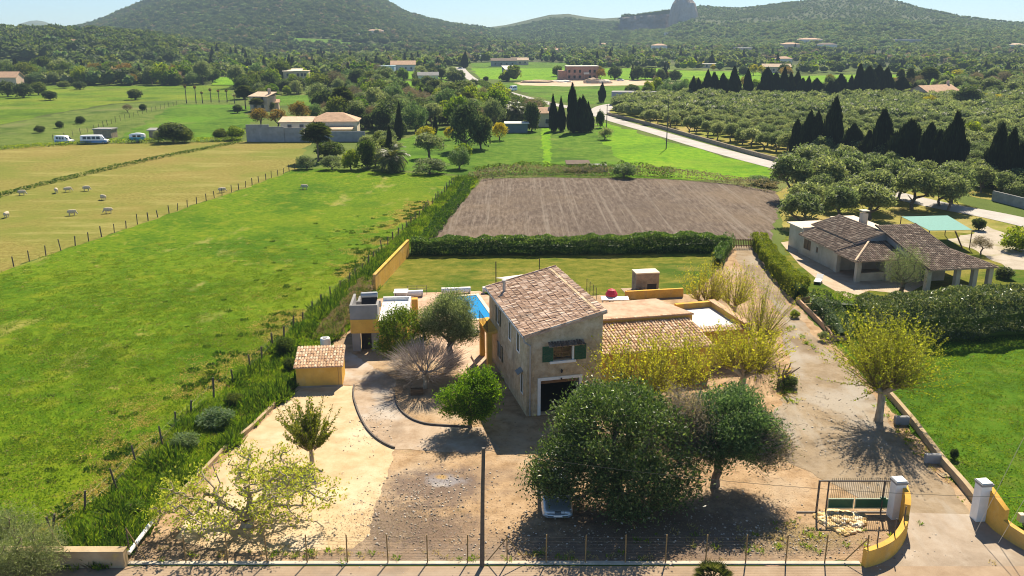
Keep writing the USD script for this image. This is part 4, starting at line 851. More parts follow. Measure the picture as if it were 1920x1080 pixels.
def shed():
    o = P(557, 728); rz = math.radians(6); t = thing("shed", "small ochre shed with a clay tile lean-to roof", "shed", o, rz)
    W, D = 3.42, 2.5
    part(t, "wall", MB().prism([(0, 0), (W, 0), (W, D), (0, D)], 0, 1.72), M["ochre"])
    part(t, "gable", MB().add([(0.01, .01, 1.72), (W - .01, .01, 1.72), (W - .01, D - .01, 1.72), (.01, D - .01, 1.72), (.01, D - .01, 2.25), (W - .01, D - .01, 2.25)], [[0, 3, 4], [1, 5, 2], [3, 2, 5], [3, 5, 4], [0, 4, 5], [0, 5, 1]]), M["ochre"])
    o2 = np.array([-.14, -.2, 1.74]); u = np.array([0, 2.9, .62]); l = np.linalg.norm(u); u = u / l
    r = part(t, "roof", MB().slab([o2, o2 + [W + .28, 0, 0], o2 + [W + .28, 0, 0] + u * l, o2 + u * l], .07), M["underlay"])
    part(r, "roof_tiles", tiles(o2 + [0, 0, .02], (1, 0, 0), u, W + .28, l, .215, .36, seed=21), M["tile_orange"], kind="stuff")
    part(t, "corner_post", MB().b2((W - .28, -.02, .0), (W - .26, -.004, 1.6)), M["brown_wood"])
    part(t, "base_strip", MB().b2((-.03, -.03, 0), (W + .03, -.003, .16)), M["pale_concrete"])
shed()

# the bungalow on the neighbour's plot
M["beige_render"] = mat("beige_render", [(.3, C(.46, .37, .26)), (.7, C(.60, .50, .37))], .8, 6, layers=[(C(.30, .25, .19), .5, .55, .7, .5, (1, 1, .3))])
M["cream"] = plain("cream_roof", (.62, .52, .38), .8, .1, 1.0)
def bungalow():
    rz = math.radians(9.7); t = thing("bungalow", "low beige bungalow with dark tile roofs and pillared porches", "house", (37.3, 89.3, 0), rz)
    ww = MB(); walls_with_holes(8.4, lambda a: 2.6, [(5.6, 7.3, .9, 2.1), (3.9, 4.35, 1.1, 1.75)], .3, "t", 0, ww); ww.v = [v + [0, 4.2, 0] for v in ww.v]
    ww.b2((.3, 12.3, 0), (6.0, 12.6, 3.2)).b2((.3, 4.2, 0), (5.5, 4.5, 2.6)).b2((5.7, 3.0, 0), (6.0, 12.3, 3.4))
    part(t, "wall", ww, M["beige_render"])
    w = part(t, "window", MB().b2((.08, 9.8, .9), (.14, 11.5, 2.1)), M["brown_wood"], label="wide brown shuttered window"); part(w, "mullion", MB().b2((.06, 10.62, .9), (.079, 10.68, 2.1)), M["dark_inside"])
    w = part(t, "window", MB().b2((.10, 8.1, 1.1), (.16, 8.55, 1.75)), M["brown_wood"], label="small square window")
    part(t, "annexe_wall", MB().b2((.6, 12.6, 0), (5.0, 16.4, 2.9)), M["beige_render"])
    part(t, "annexe_roof", MB().b2((.3, 12.5, 2.9), (5.3, 16.7, 3.02)), M["cream"])
    # main pitch, lower and raised part
    def pitch(name, o, e, upv, width, seed, parent=t, clip=None, corners=None, tm="tile_dark"):
        o, e, upv = (np.array(x, float) for x in (o, e, upv)); l = np.linalg.norm(upv)
        cs = corners if corners is not None else [o, o + e * width, o + e * width + upv, o + upv]
        r = part(parent, name, MB().slab(cs, .12), M["underlay"])
        n = np.cross(e, upv); n = unit(n if n[2] > 0 else -n)
        part(r, "roof_tiles", tiles(o + n * .02, e, upv / l, width, l, .26, .40, seed=seed, jag=.008, clip=clip), M[tm], kind="stuff")
    pitch("roof", (-.8, 2.9, 2.62), (0, 1, 0), (2.35, 0, .70), 8.6, 31)
    pitch("roof", (1.5, 3.0, 3.46), (0, 1, 0), (3.5, 0, .98), 9.9, 32)
    pitch("roof", (7.0, 3.0, 3.7), (0, 1, 0), (-1.95, 0, .76), 9.9, 33)
    part(t, "ridge", MB().tube([(5.03, 2.9, 4.47), (5.03, 13.0, 4.47)], .13, 8), M["tile_dark"])
    part(t, "gable_wall", MB().add([(1.5, 3.1, 3.2), (7.0, 3.1, 3.2), (7.0, 3.1, 3.66), (5.0, 3.1, 4.36), (1.5, 3.1, 3.36)], [[0, 1, 2], [0, 2, 3], [0, 3, 4]]), M["grey_render"])
    # porch with a hip
    A_, B_, Cc, D_ = np.array([-.85, -1.1, 2.5]), np.array([6.6, -1.1, 2.5]), np.array([3.3, 3.2, 3.55]), np.array([6.6, 3.2, 3.55])
    lc = np.array([-.85, 3.2, 2.5])
    pitch("porch_roof", A_, (0, 1, 0), Cc - [-.85, 3.2, 2.5], 4.3, 34, clip=lambda x, y: y < x / 4.3 * 4.28, corners=[A_, Cc, lc])
    pitch("porch_roof", A_, (1, 0, 0), np.array([0, 4.3, 1.05]), 7.45, 35, clip=lambda x, y: (x > y / 4.426 * 4.15) , corners=[A_, B_, D_, Cc])
    part(t, "hip_tiles", MB().tube([A_ + [0, 0, .1], Cc + [0, 0, .14]], .12, 7), M["tile_orange"])
    part(t, "valley_strip", MB().tube([lc + [.1, 0, .1], Cc + [-.8, 0, .02]], .09, 5), M["cream"])
    for x, y in ((.0, 3.7), (.05, -.35), (3.6, -.4)): part(t, "pillar", MB().b2((x - .25, y - .25, 0), (x + .25, y + .25, 2.45)), M["ochre"] if False else M["beige_render"])
    part(t, "porch_wall", MB().b2((.35, -.3, 0), (3.3, -.1, .95)).b2((5.5, -.2, 0), (5.7, 3.0, 3.3)), M["beige_render"])
    # right wing
    pitch("wing_roof", (5.1, -1.2, 3.42), (1, 0, 0), (0, 6.3, 1.45), 4.9, 36)
    pitch("wing_roof", (4.9, -5.5, 2.46), (1, 0, 0), (0, 4.3, .95), 8.0, 37, clip=lambda x, y: x < 8.0 - y / 4.4 * 2.9, corners=[(4.9, -5.5, 2.46), (12.9, -5.5, 2.46), (10.0, -1.2, 3.41), (4.9, -1.2, 3.41)])
    pitch("wing_roof", (12.9, -5.5, 2.46), (0, 1, 0), (-2.9, 0, .95), 9.5, 38, clip=lambda x, y: x > y / 3.05 * 4.3, corners=[(12.9, -5.5, 2.46), (12.9, 4.0, 2.46), (10.0, 4.0, 3.41), (10.0, -1.2, 3.41)])
    part(t, "wing_verge", MB().tube([(5.05, 5.1, 4.93), (5.0, -1.2, 3.5), (4.85, -5.5, 2.56)], .11, 6).tube([(10.0, 5.1, 4.93), (10.0, -1.2, 3.5)], .1, 6), M["tile_dark"])
    part(t, "wing_wall", MB().b2((5.3, 4.2, 0), (9.8, 4.4, 4.6)).b2((5.3, -1.4, 0), (9.6, -1.2, 3.2)).b2((5.3, -1.2, 0), (5.5, 4.2, 3.2)).b2((9.6, -1.4, 0), (9.8, 4.2, 3.2)), M["beige_render"])
    part(t, "wing_gable", MB().add([(5.3, -1.2, 3.2), (5.3, 4.3, 3.2), (5.3, 4.3, 4.6)], [[0, 1, 2]]), M["grey_render"]); part(t, "wing_gable", MB().add([(9.8, -1.2, 3.2), (9.8, 4.3, 3.2), (9.8, 4.3, 4.6)], [[0, 2, 1]]), M["grey_render"])
    for x in (5.25, 8.6, 10.6, 12.4): part(t, "pillar", MB().b2((x - .25, -5.1, 0), (x + .25, -4.6, 2.42)), M["beige_render"])
    part(t, "back_roof", MB().b2((6.0, 6.0, 3.4), (9.3, 16.5, 3.55)), M["cream"])
    part(t, "back_wall", MB().b2((7.0, 6.2, 0), (9.1, 16.3, 3.4)), M["beige_render"])
    c = part(t, "chimney", MB().b2((6.0, 9.3, 3.6), (6.7, 10.0, 5.35)), M["beige_render"])
    part(c, "chimney_cap", MB().b2((5.9, 9.2, 5.6), (6.8, 10.1, 5.72)).b2((6.05, 9.35, 5.35), (6.2, 9.5, 5.6)).b2((6.5, 9.8, 5.35), (6.65, 9.95, 5.6)), M["cream"])
    part(t, "door", MB().b2((7.0, -1.5, .05), (8.2, -1.41, 2.1)), M["dark_inside"])
bungalow()

def carport():
    M["teal"] = plain("teal_net", (.03, .20, .17), .7, .08)
    a, b, c_, d = P(1690, 406, 2.7), P(1777, 404, 2.7), P(1823, 431, 2.5), P(1743, 432, 2.5)
    o = (a + b + c_ + d) / 4; o[2] = 0; t = thing("carport", "carport under a teal shade net beside the bungalow", "carport", o)
    part(t, "shade_net", MB().slab([a - o, b - o, c_ - o, d - o], .04), M["teal"])
    for q in (a, b, c_, d): part(t, "post", MB().tube([[q[0] - o[0], q[1] - o[1], 0], q - o - [0, 0, .03]], .06, 6), M["brown_wood"])
    part(t, "brace", MB().tube([c_ - o - [2.2, .2, .1], c_ - o - [.9, .1, 2.4]], .09, 6), M["brown_wood"])
carport()

# ---------------------------------------------------------------- the trees of the yard
def hero(name, label, cat, base, parts_):
    t = thing(name, label, cat, base)
    for nm, mb, m in parts_: part(t, nm, mb, m)
    return t

def carob():
    rng = np.random.default_rng(101); base = np.array([5.95, 43.9, 0])
    ls = [((0, 0, 4.3), (3.9, 3.6, 2.5), 80), ((-2.2, -.8, 2.7), (2.3, 2.1, 1.9), 34), ((2.3, .2, 3.2), (2.5, 2.4, 2.3), 40), ((-.6, 1.8, 4.2), (2.4, 2, 2.3), 30), ((.5, -2.3, 2.3), (2.6, 1.5, 1.7), 40), ((2.9, -1.7, 2.1), (1.5, 1.5, 1.5), 20), ((-3.5, -1.4, 2.7), (1.4, 1.5, 1.2), 30), ((.8, .3, 5.7), (1.9, 1.9, 1.2), 24), ((-1.3, .2, 5.1), (1.6, 1.6, 1.2), 18)]
    tips = lobes(rng, ls, .6, .7)
    a, b, ra, rb = skeleton(rng, tips, (0, 0, -.05), (.1, 0, 1.0), .34, .02, .15)
    c = around(rng, tips, 150, .44, .8); o = unit(c - [0, 0, 2.6])
    more = lobes(rng, [(c0, np.array(r) * 1.06, n * 40) for c0, r, n in ls], .88, .45); more = more[meshkit.noise(more * 1.5, 31) > .42]
    mb = leaves(rng, np.vstack([c, more]), .17, .08, out=np.vstack([o * .7, unit(more - [0, 0, 2.6]) * .8]))
    hero("carob_tree", "large dense dark green tree sheltering the silver car", "tree", base, [("trunk", sticks(a, b, ra, rb, 5), M["bark"]), ("crown", mb, LF["carob"])])
carob()

def wild_olive():
    rng = np.random.default_rng(102); base = P(1340, 912)
    g = [((.9, .2, 4.1), (2.4, 2.3, 1.8), 90), ((2.0, -.3, 3.4), (1.7, 1.7, 1.3), 44), ((.4, -1.1, 3.6), (2.0, 1.5, 1.5), 40), ((.7, .8, 4.9), (1.9, 1.7, 1.1), 30)]
    d = [((-2.0, -.2, 4.2), (1.7, 1.7, 1.8), 110), ((2.6, -.9, 2.9), (1.2, 1.3, 1.3), 40), ((-1.4, -.6, 3.0), (1.4, 1.2, 1.2), 30)]
    tg, td = lobes(rng, g, .55, 1.7), lobes(rng, d, .3, 1.5); tips = np.vstack([tg, td])
    a, b, ra, rb = skeleton(rng, tips, (0, 0, -.05), (.1, 0, 1.55), .24, .014, .16)
    tw = around(rng, td, 24, .42); te = tw + unit(tw - [0, 0, 2.2]) * .34 + rng.normal(size=tw.shape) * .12
    c = around(rng, tg, 170, .34, .85); cd = around(rng, td, 90, .38)
    hero("wild_olive", "round dark olive tree with a grey twiggy side and a forked trunk", "olive tree", base, [("trunk", sticks(a, b, ra, rb, 5), M["bark"]), ("twigs", sticks(tw, te, .008, .004, 3), M["grey_twig"]), ("crown", leaves(rng, c, .20, .07, out=unit(c - [0, 0, 2.4]) * .7), LF["olive_dark"]), ("grey_foliage", leaves(rng, cd, .17, .055), LF["grey"])])
wild_olive()

def mulberry(label, base, trunk_h, spread, height, n, seed, leaf_n=13, leafm="sprout", knuckle=7, trunk_r=.2, bare=.25, el0=20, lean=(0, 0), ll=.13):
    """A pollarded tree: stout trunk, knuckled limbs, a brush of straight new shoots."""
    rng = np.random.default_rng(seed); t = thing("mulberry_tree", label, "tree", base)
    tr = MB(); tr.tube([(0, 0, -.05), (.03, .02, trunk_h * .5), (0, 0, trunk_h)], [trunk_r * 1.3, trunk_r, trunk_r * 1.15], 9)
    kn = []
    for i in range(knuckle):
        az = i / knuckle * 6.28 + rng.normal() * .25; L = spread * rng.uniform(.18, .34); e = rng.uniform(.35, .8)
        q = np.array([math.cos(az) * math.cos(e), math.sin(az) * math.cos(e), math.sin(e)]) * L + [0, 0, trunk_h]
        m = (q + [0, 0, trunk_h]) / 2 + rng.normal(size=3) * .06
        tr.tube([(0, 0, trunk_h - .1), m, q], [trunk_r * .7, trunk_r * .5, trunk_r * .62], 7); kn.append(q)
    kn = np.array(kn + [[0, 0, trunk_h + .2]])
    k = rng.integers(0, len(kn), n); s = kn[k]
    az = np.arctan2(s[:, 1], s[:, 0]) + rng.normal(size=n) * .75; el = np.radians(np.clip(rng.normal(54, 25, n), el0, 92))
    d = np.stack([np.cos(az) * np.cos(el), np.sin(az) * np.cos(el), np.sin(el)], 1); d[:, :2] += np.array(lean) * .2; d = unit(d)
    L = (height - trunk_h) * rng.uniform(.55, 1.02, n) * np.where(el < .7, .85 * spread / (height - trunk_h) if spread < height - trunk_h else .9, 1)
    pts = [s]; cur = d.copy()
    for i in range(4):
        cur = unit(cur + rng.normal(size=cur.shape) * .05 + [0, 0, .03]); pts.append(pts[-1] + cur * L[:, None] / 4)
    tw = MB()
    for i in range(4): sticks(pts[i], pts[i + 1], .020 - .0042 * i, .0158 - .0042 * i, 3, tw)
    pos = []
    for j in range(leaf_n):
        f = bare + (1 - bare) * rng.random(n) ** .8; i = np.minimum((f * 4).astype(int), 3); P0 = np.array(pts)[i, np.arange(n)]; P1 = np.array(pts)[i + 1, np.arange(n)]
        pos.append(P0 + (P1 - P0) * (f * 4 - i)[:, None] + rng.normal(size=(n, 3)) * .05)
    pos = np.vstack(pos)
    part(t, "trunk", tr, M["pale_bark"], smooth=40); part(t, "shoots", tw, M["twig"]); part(t, "young_leaves", leaves(rng, pos, ll, ll * .62), LF[leafm])
mulberry("pollarded tree with a brush of yellow green shoots on the right of the driveway", P(1647, 790), 2.2, 5.4, 7.2, 620, 201, 24, trunk_r=.24, knuckle=9, el0=8)
mulberry("pollarded tree with yellow green shoots between the house corner and the big dark tree", np.array([8.8, 53.2, 0]), 1.9, 4.8, 6.6, 400, 202, 15, knuckle=9, el0=5)
mulberry("pollarded tree with yellow green shoots in front of the lean-to roof", np.array([11.6, 55.4, 0]), 1.9, 4.4, 6.0, 300, 203, 14, knuckle=8, el0=8)
mulberry("pollarded tree with dense shoots at the corner of the flat white roof", np.array([17.0, 58.2, 0]), 1.8, 4.6, 5.6, 420, 204, 17, knuckle=8, el0=5)
mulberry("slender pollarded tree with pale bare shoots halfway along the driveway", P(1420, 668), 1.2, 3.2, 7.0, 240, 205, 14, knuckle=7, trunk_r=.15, el0=30, ll=.11)
mulberry("pollarded tree with thin pale shoots beside the barbecue lawn", P(1322, 594), 1.2, 3.0, 5.6, 240, 206, 14, knuckle=7, trunk_r=.15, el0=32, ll=.12)
mulberry("pollarded tree with thin pale shoots nearest the end of the driveway", P(1376, 600), 1.2, 2.6, 5.6, 190, 207, 12, knuckle=6, trunk_r=.14, el0=35, ll=.12)

def bare_tree():
    rng = np.random.default_rng(103); base = P(797, 728); t = thing("bare_tree", "low bare grey tree with a flat spread of leafless twigs", "tree", base)
    tr = MB().tube([(0, 0, -.05), (.05, 0, .6), (0, 0, 1.15)], [.2, .15, .2], 8); tips = lobes(rng, [((.15, 0, 2.05), (2.7, 2.4, .8), 100)], .7, 1.45)
    a, b, ra, rb = skeleton(rng, tips, (0, 0, .9), (0, 0, 1.25), .16, .016, .1, w_path=.8)
    s = np.repeat(tips * [.8, .8, 1], 22, 0) + rng.normal(size=(len(tips) * 22, 3)) * .25
    d = unit(s - [0, 0, .9] + rng.normal(size=s.shape) * .3); e = s + d * rng.uniform(.5, 1.25, (len(s), 1))
    part(t, "trunk", tr, M["pale_bark"], smooth=40); part(t, "branches", sticks(a, b, ra, rb, 4), M["grey_twig"]); part(t, "twigs", sticks(s, e, .012, .005, 3), M["grey_twig"])
    w = lobes(rng, [((0, 0, 2.3), (2.6, 2.5, 1.0), 500)], .7, 1.4); part(t, "dry_leaves", leaves(rng, w, .08, .04), LF["grey"])
bare_tree()

def round_tree(name, label, cat, base, crown, leafm, seed, per, r, L, W, trunk_r, fork, zmin, bark="bark", squash=.85, out=.6):
    rng = np.random.default_rng(seed); tips = lobes(rng, crown, .5, zmin)
    a, b, ra, rb = skeleton(rng, tips, (0, 0, -.05), fork, trunk_r, .012, .14)
    c = around(rng, tips, per, r, squash); c = c[c[:, 2] > zmin * .8]
    cen = np.array(crown[0][0]) - [0, 0, .6]
    return hero(name, label, cat, base, [("trunk", sticks(a, b, ra, rb, 5), M[bark]), ("crown", leaves(rng, c, L, W, out=unit(c - cen) * out), LF[leafm])])
round_tree("orange_tree", "round bright green citrus tree left of the farmhouse", "tree", P(882, 803), [((0, 0, 2.5), (1.75, 1.75, 1.45), 70), ((-1.0, -.2, 2.2), (1.1, 1.1, 1.0), 26), ((1.0, .2, 2.7), (1.0, 1.1, 1.0), 26), ((.4, -.7, 1.8), (1.2, .9, .9), 26), ((.8, .6, 3.5), (.8, .8, .7), 14)], "orange", 104, 110, .27, .15, .07, .12, (0, 0, .9), 1.0)
round_tree("laurel_tree", "rounded mid green leafy tree in front of the outbuilding", "tree", P(757, 688), [((0, 0, 3.0), (2.0, 2.0, 1.7), 70), ((-.9, -.3, 2.5), (1.2, 1.2, 1.3), 24), ((1.0, 0, 2.7), (1.1, 1.2, 1.3), 24), ((.1, .4, 4.2), (1.2, 1.2, .8), 18)], "laurel", 105, 90, .32, .19, .06, .13, (0, 0, 1.0), .9, out=.9)
round_tree("olive_tree", "tall grey olive tree on the pool terrace", "olive tree", P(842, 690), [((.1, 0, 4.3), (1.9, 1.9, 1.6), 70), ((-1.0, .2, 3.9), (1.1, 1.1, 1.1), 26), ((1.2, -.3, 3.2), (1.0, 1.0, 1.0), 26), ((.4, .3, 5.5), (1.3, 1.3, .8), 24)], "olive", 106, 190, .34, .17, .05, .24, (0, 0, 1.9), 1.9)
round_tree("olive_tree", "grey green olive crown in the bottom left corner", "olive tree", np.array([-24.6, 36.3, 0]), [((0, 0, 2.2), (1.9, 1.7, 1.5), 70), ((1.2, .2, 1.5), (1.1, 1.1, 1.1), 30), ((-1.3, 0, 2), (1.2, 1.2, 1.2), 30), ((.6, -.8, 1.2), (1.3, 1, 1), 30)], "olive", 107, 160, .30, .13, .03, .2, (0, 0, .7), .3)
round_tree("olive_tree", "thin greyish olive tree in front of the bungalow", "olive tree", P(1690, 549), [((0, 0, 2.9), (2.0, 1.9, 1.6), 60), ((-1.1, 0, 2.5), (1.2, 1.1, 1.2), 20), ((1.1, 0, 2.6), (1.2, 1.1, 1.3), 20), ((.2, 0, 4.1), (1.2, 1.2, .8), 14)], "olive", 108, 55, .38, .17, .035, .22, (0, 0, .9), .9)

def fig():
    rng = np.random.default_rng(109); base = P(463, 986); t = thing("fig_tree", "wide spreading tree with pale limbs and sparse young yellow green leaves", "fig tree", base)
    tips = lobes(rng, [((-.5, 0, 2.0), (4.6, 3.2, 1.3), 120), ((2.6, .3, 1.9), (2.6, 2.6, 1.1), 60), ((.5, 2.0, 2.7), (2.6, 1.6, .9), 50), ((-3.2, -.6, 1.5), (2.0, 1.6, .9), 40)], .5, .75)
    a, b, ra, rb = skeleton(rng, tips, (0, 0, -.05), (.05, 0, .85), .30, .020, .17, w_path=.25, sag=.04)
    c = around(rng, tips, 6, .30, .6); c2 = around(rng, c, 5, .10)
    part(t, "trunk", sticks(a, b, ra, rb, 6), M["pale_bark"]); part(t, "leaves", leaves(rng, c2, .13, .095, up=.5, flat=.5), LF["fig"])
fig()

def loquat():
    rng = np.random.default_rng(110); base = P(585, 868); t = thing("shoot_tree", "small tree of upright leafy green shoots behind the spreading fig", "tree", base)
    n = 90; az = rng.random(n) * 6.28; el = np.radians(rng.uniform(38, 88, n)); d = np.stack([np.cos(az) * np.cos(el), np.sin(az) * np.cos(el), np.sin(el)], 1)
    s = np.tile([0, 0, .7], (n, 1)) + d * .35; L = rng.uniform(1.6, 3.4, n); pts = [s]; cur = d
    for i in range(4): cur = unit(cur + rng.normal(size=cur.shape) * .08 + [0, 0, .08]); pts.append(pts[-1] + cur * L[:, None] / 4)
    tw = MB().tube([(0, 0, -.05), (0, 0, .85)], [.16, .13], 7)
    for i in range(4): sticks(pts[i], pts[i + 1], .03 - .006 * i, .024 - .006 * i, 4, tw)
    pos = []
    for j in range(100):
        f = .25 + .75 * rng.random(n); i = np.minimum((f * 4).astype(int), 3); A = np.array(pts); pos.append(A[i, np.arange(n)] + (A[i + 1, np.arange(n)] - A[i, np.arange(n)]) * (f * 4 - i)[:, None] + rng.normal(size=(n, 3)) * .07)
    part(t, "stems", tw, M["pale_bark"]); part(t, "leaves", leaves(rng, np.vstack(pos), .15, .065), LF["shoot"])
loquat()

def verge_palm():
    rng = np.random.default_rng(111); t = thing("young_palm", "young fan palm poking up at the bottom edge of the view", "palm tree", np.array([9.9, 36.2, 0])); mb = MB()
    for i in range(30):
        az = i / 30 * 6.28 * 3 + rng.normal() * .2; el = math.radians(rng.uniform(5, 85)); d = np.array([math.cos(az) * math.cos(el), math.sin(az) * math.cos(el), math.sin(el)]); st = d * rng.uniform(.35, .6) + [0, 0, .25]
        mb.tube([(0, 0, .1), st], .012, 4, cap=False); s = unit(np.cross(d, [0, 0, 1.]))
        for a in np.linspace(-1.3, 1.3, 15):
            dd = d * math.cos(a) + s * math.sin(a); q = s * math.cos(a) - d * math.sin(a); L = .62 * (1 - .2 * abs(a))
            mb.add([st, st + dd * L * .5 + q * .026, st + dd * L + [0, 0, -.08], st + dd * L * .5 - q * .026], [[0, 1, 2], [0, 2, 3]])
    part(t, "fronds", mb, LF["palm"]); part(t, "trunk", MB().tube([(0, 0, 0), (0, 0, .3)], [.16, .1], 7), M["bark"])
verge_palm()

def snag():
    rng = np.random.default_rng(112); t = thing("dead_stump", "stump with dark lopped branches beside the driveway", "stump", P(1462, 728)); mb = MB().tube([(0, 0, -.05), (0, 0, .8)], [.25, .2], 7)
    for i in range(11):
        az = rng.uniform(-1.2, 1.9); e = rng.uniform(.1, 1.2); d = np.array([math.cos(az) * math.cos(e), math.sin(az) * math.cos(e), math.sin(e)]); L = rng.uniform(.9, 2.2)
        m = np.array([0, 0, .7]) + d * L * .5 + rng.normal(size=3) * .08; mb.tube([(0, 0, .6), m, m + (d + rng.normal(size=3) * .3) * L * .5], [.09, .06, .035], 5)
    part(t, "trunk", mb, M["bark"]); part(t, "leaves", leaves(rng, around(rng, np.array([[.2, -.3, .5], [.6, .2, .4], [-.3, 0, .5]]), 160, .38, .7), .13, .08), LF["dark_weed"])
snag()

# ---------------------------------------------------------------- hedges
def hedge(label, line, width, height, leafm, dens, L, W, seed, name="hedge", lump=.3, loc=None, core=True, tw=None):
    """A clipped or loose hedge along a line on the ground (world points)."""
    rng = np.random.default_rng(seed); ln = LineString([q[:2] for q in line]); n = int(ln.length * dens)
    o = np.array([line[0][0], line[0][1], 0]); t = thing(name, label, "hedge", o)
    s = rng.random(n) * ln.length; p = np.array([ln.interpolate(x).coords[0] for x in s]); p2 = np.array([ln.interpolate(min(x + .1, ln.length)).coords[0] for x in s]); p1 = np.array([ln.interpolate(max(x - .1, 0)).coords[0] for x in s])
    tt = unit(p2 - p1); nn = np.stack([-tt[:, 1], tt[:, 0]], 1)
    a = rng.uniform(-.25 * np.pi, 1.25 * np.pi, n); k = 1 - lump + 2 * lump * meshkit.noise(np.stack([s * .9, np.cos(a) * 1.1, np.sin(a) * 1.1], -1), seed)
    k *= np.where(rng.random(n) < .3, rng.random(n) ** .5, .9 + .12 * rng.random(n)); wz = np.interp(s, np.linspace(0, ln.length, len(np.atleast_1d(height))), np.atleast_1d(height))
    sx = np.sign(np.cos(a)) * np.abs(np.cos(a)) ** .6; sz = np.sign(np.sin(a)) * np.abs(np.sin(a)) ** .6
    q = np.column_stack([p + nn * (sx * k * width / 2)[:, None], wz / 2 + sz * k * wz / 2]); q = q[q[:, 2] > .02]
    part(t, "foliage", leaves(rng, q - o, L, W, up=.35), LF[leafm])
    if core:
        c = MB(); xs = np.linspace(0, ln.length, max(int(ln.length / 1.2), 3)); ring = []
        for x in xs:
            b = np.array(ln.interpolate(x).coords[0]); b2 = np.array(ln.interpolate(min(x + .1, ln.length)).coords[0]); b1 = np.array(ln.interpolate(max(x - .1, 0)).coords[0]); d = unit(b2 - b1); m = np.array([-d[1], d[0]]); hz = np.interp(x, np.linspace(0, ln.length, len(np.atleast_1d(height))), np.atleast_1d(height))
            w = width * (.24 + .08 * rng.random()); h = hz * (.55 + .12 * rng.random())
            ring.append([[*(b + m * w), 0.02], [*(b + m * w * .9), h * .8], [*b, h], [*(b - m * w * .9), h * .8], [*(b - m * w), .02]])
        v = np.array(ring).reshape(-1, 3) - o; k5 = len(xs); c.add(v, np.array([[i * 5 + j, i * 5 + j + 1, (i + 1) * 5 + j + 1, (i + 1) * 5 + j] for i in range(k5 - 1) for j in range(4)]))
        part(t, "branches", c, LF["dark_weed"])
    return t
hedge("long dark green hedge between lawn and ploughed field", [P(772, 476), P(900, 475), P(1100, 474), P(1362, 470)], 2.6, [1.9, 2.1, 2.0, 2.2, 2.1], "hedge", 1050, .26, .11, 301, lump=.34)
hedge("narrow clipped hedge in front of the bungalow terrace", [P(1420, 462), P(1440, 490), P(1466, 525), P(1502, 562)], 1.9, [2.0, 1.8, 1.9, 2.3], "privet", 1000, .17, .09, 302)
hedge("massive dark oleander hedge beside the green plot", [P(1608, 628), P(1700, 630), P(1800, 626), P(1960, 612), P(2080, 606)], 4.6, [3.4, 4.0, 3.9, 3.8, 3.6], "hedge_dark", 1500, .25, .09, 303, lump=.2)
hedge("loose garden hedge below the bungalow terrace", [P(1520, 572), P(1580, 578), P(1640, 580)], 3.0, [1.5, 1.3, 1.0], "weed", 420, .18, .09, 304, lump=.4)
hedge("blue green shrub row behind the brick planters", [P(1530, 580), P(1560, 605), P(1580, 640)], 2.0, [2.0, 1.8, 1.5], "hedge_dark", 420, .18, .08, 305, lump=.4)
hedge("short dense green hedge beside the end of the driveway", [P(1344, 500), P(1352, 486), P(1366, 466)], 1.4, [1.8, 1.8, 2.0], "hedge", 420, .15, .07, 306)
hedge("dry brown hedge between pasture and outbuilding", [P(612, 640), P(640, 612), P(672, 575), P(690, 540)], 2.0, [.9, 1.3, 1.4, 1.2], "dry", 420, .30, .02, 307, lump=.45, core=False)

# ---------------------------------------------------------------- front fence, kerb, gate, walls
M["post_wood"] = plain("post_wood", (.24, .155, .06), .8, .25, 6)
M["rust"] = plain("rusty_iron", (.085, .065, .05), .7, .3, 5)
M["wire"] = plain("fence_wire", (.13, .125, .115), .5, .1, metallic=.5)
M["kerb"] = mat("kerb_concrete", [(.3, C(.42, .36, .28)), (.7, C(.58, .51, .41))], 1.2, 6, layers=[(C(.32, .28, .24), 1.2, .56, .7, .6)])
def front_fence():
    y = P(960, 1057)[1]; x0, x1 = P(240, 1057)[0], P(1612, 1057)[0]
    kb = MB().b2((x0, y - .10, 0.0), (x1, y + .14, .075)); solo("kerb", kb, M["kerb"], "low pale concrete kerb under the front fence", "kerb")
    t = thing("wire_fence", "wire fence on wooden posts along the lane", "fence", (0, y + .02, 0)); us = [350, 428, 502, 577, 652, 728, 802, 877, 951, 1024, 1097, 1172, 1247, 1322, 1397, 1472, 1545, 1622]
    xs = []
    for i, u in enumerate(us):
        x = P(u, 1055)[0]; xs.append(x); l = .02 * math.sin(i * 2.1); part(t, "post", MB().tube([(x, 0, .05), (x + l, .02, 1.66)], .035, 6), M["post_wood"])
    x = P(951, 1055)[0]
    for s in (-1, 1): part(t, "brace", MB().tube([(x + s * 1.0, 0, .16), (x, 0, 1.5)], .03, 5), M["post_wood"])
    part(t, "brace", MB().tube([(xs[-1] - 1.1, 0, .16), (xs[-1], 0, 1.5)], .03, 5), M["post_wood"])
    part(t, "brace", MB().tube([(x0 + .95, 0, .16), (x0 - .1, .5, 1.7)], .03, 5), M["post_wood"]); part(t, "post", MB().tube([(x0 - .1, .5, 0), (x0 - .1, .5, 1.75)], .035, 6), M["rust"])
    for z in (.3, .45, .6, .75, .92, 1.1, 1.3, 1.52): part(t, "wire", MB().tube([(x0, 0, z), ((x0 + x1) / 2, 0, z - .015), (xs[-1], 0, z)], .0045, 3), M["wire"])
front_fence()

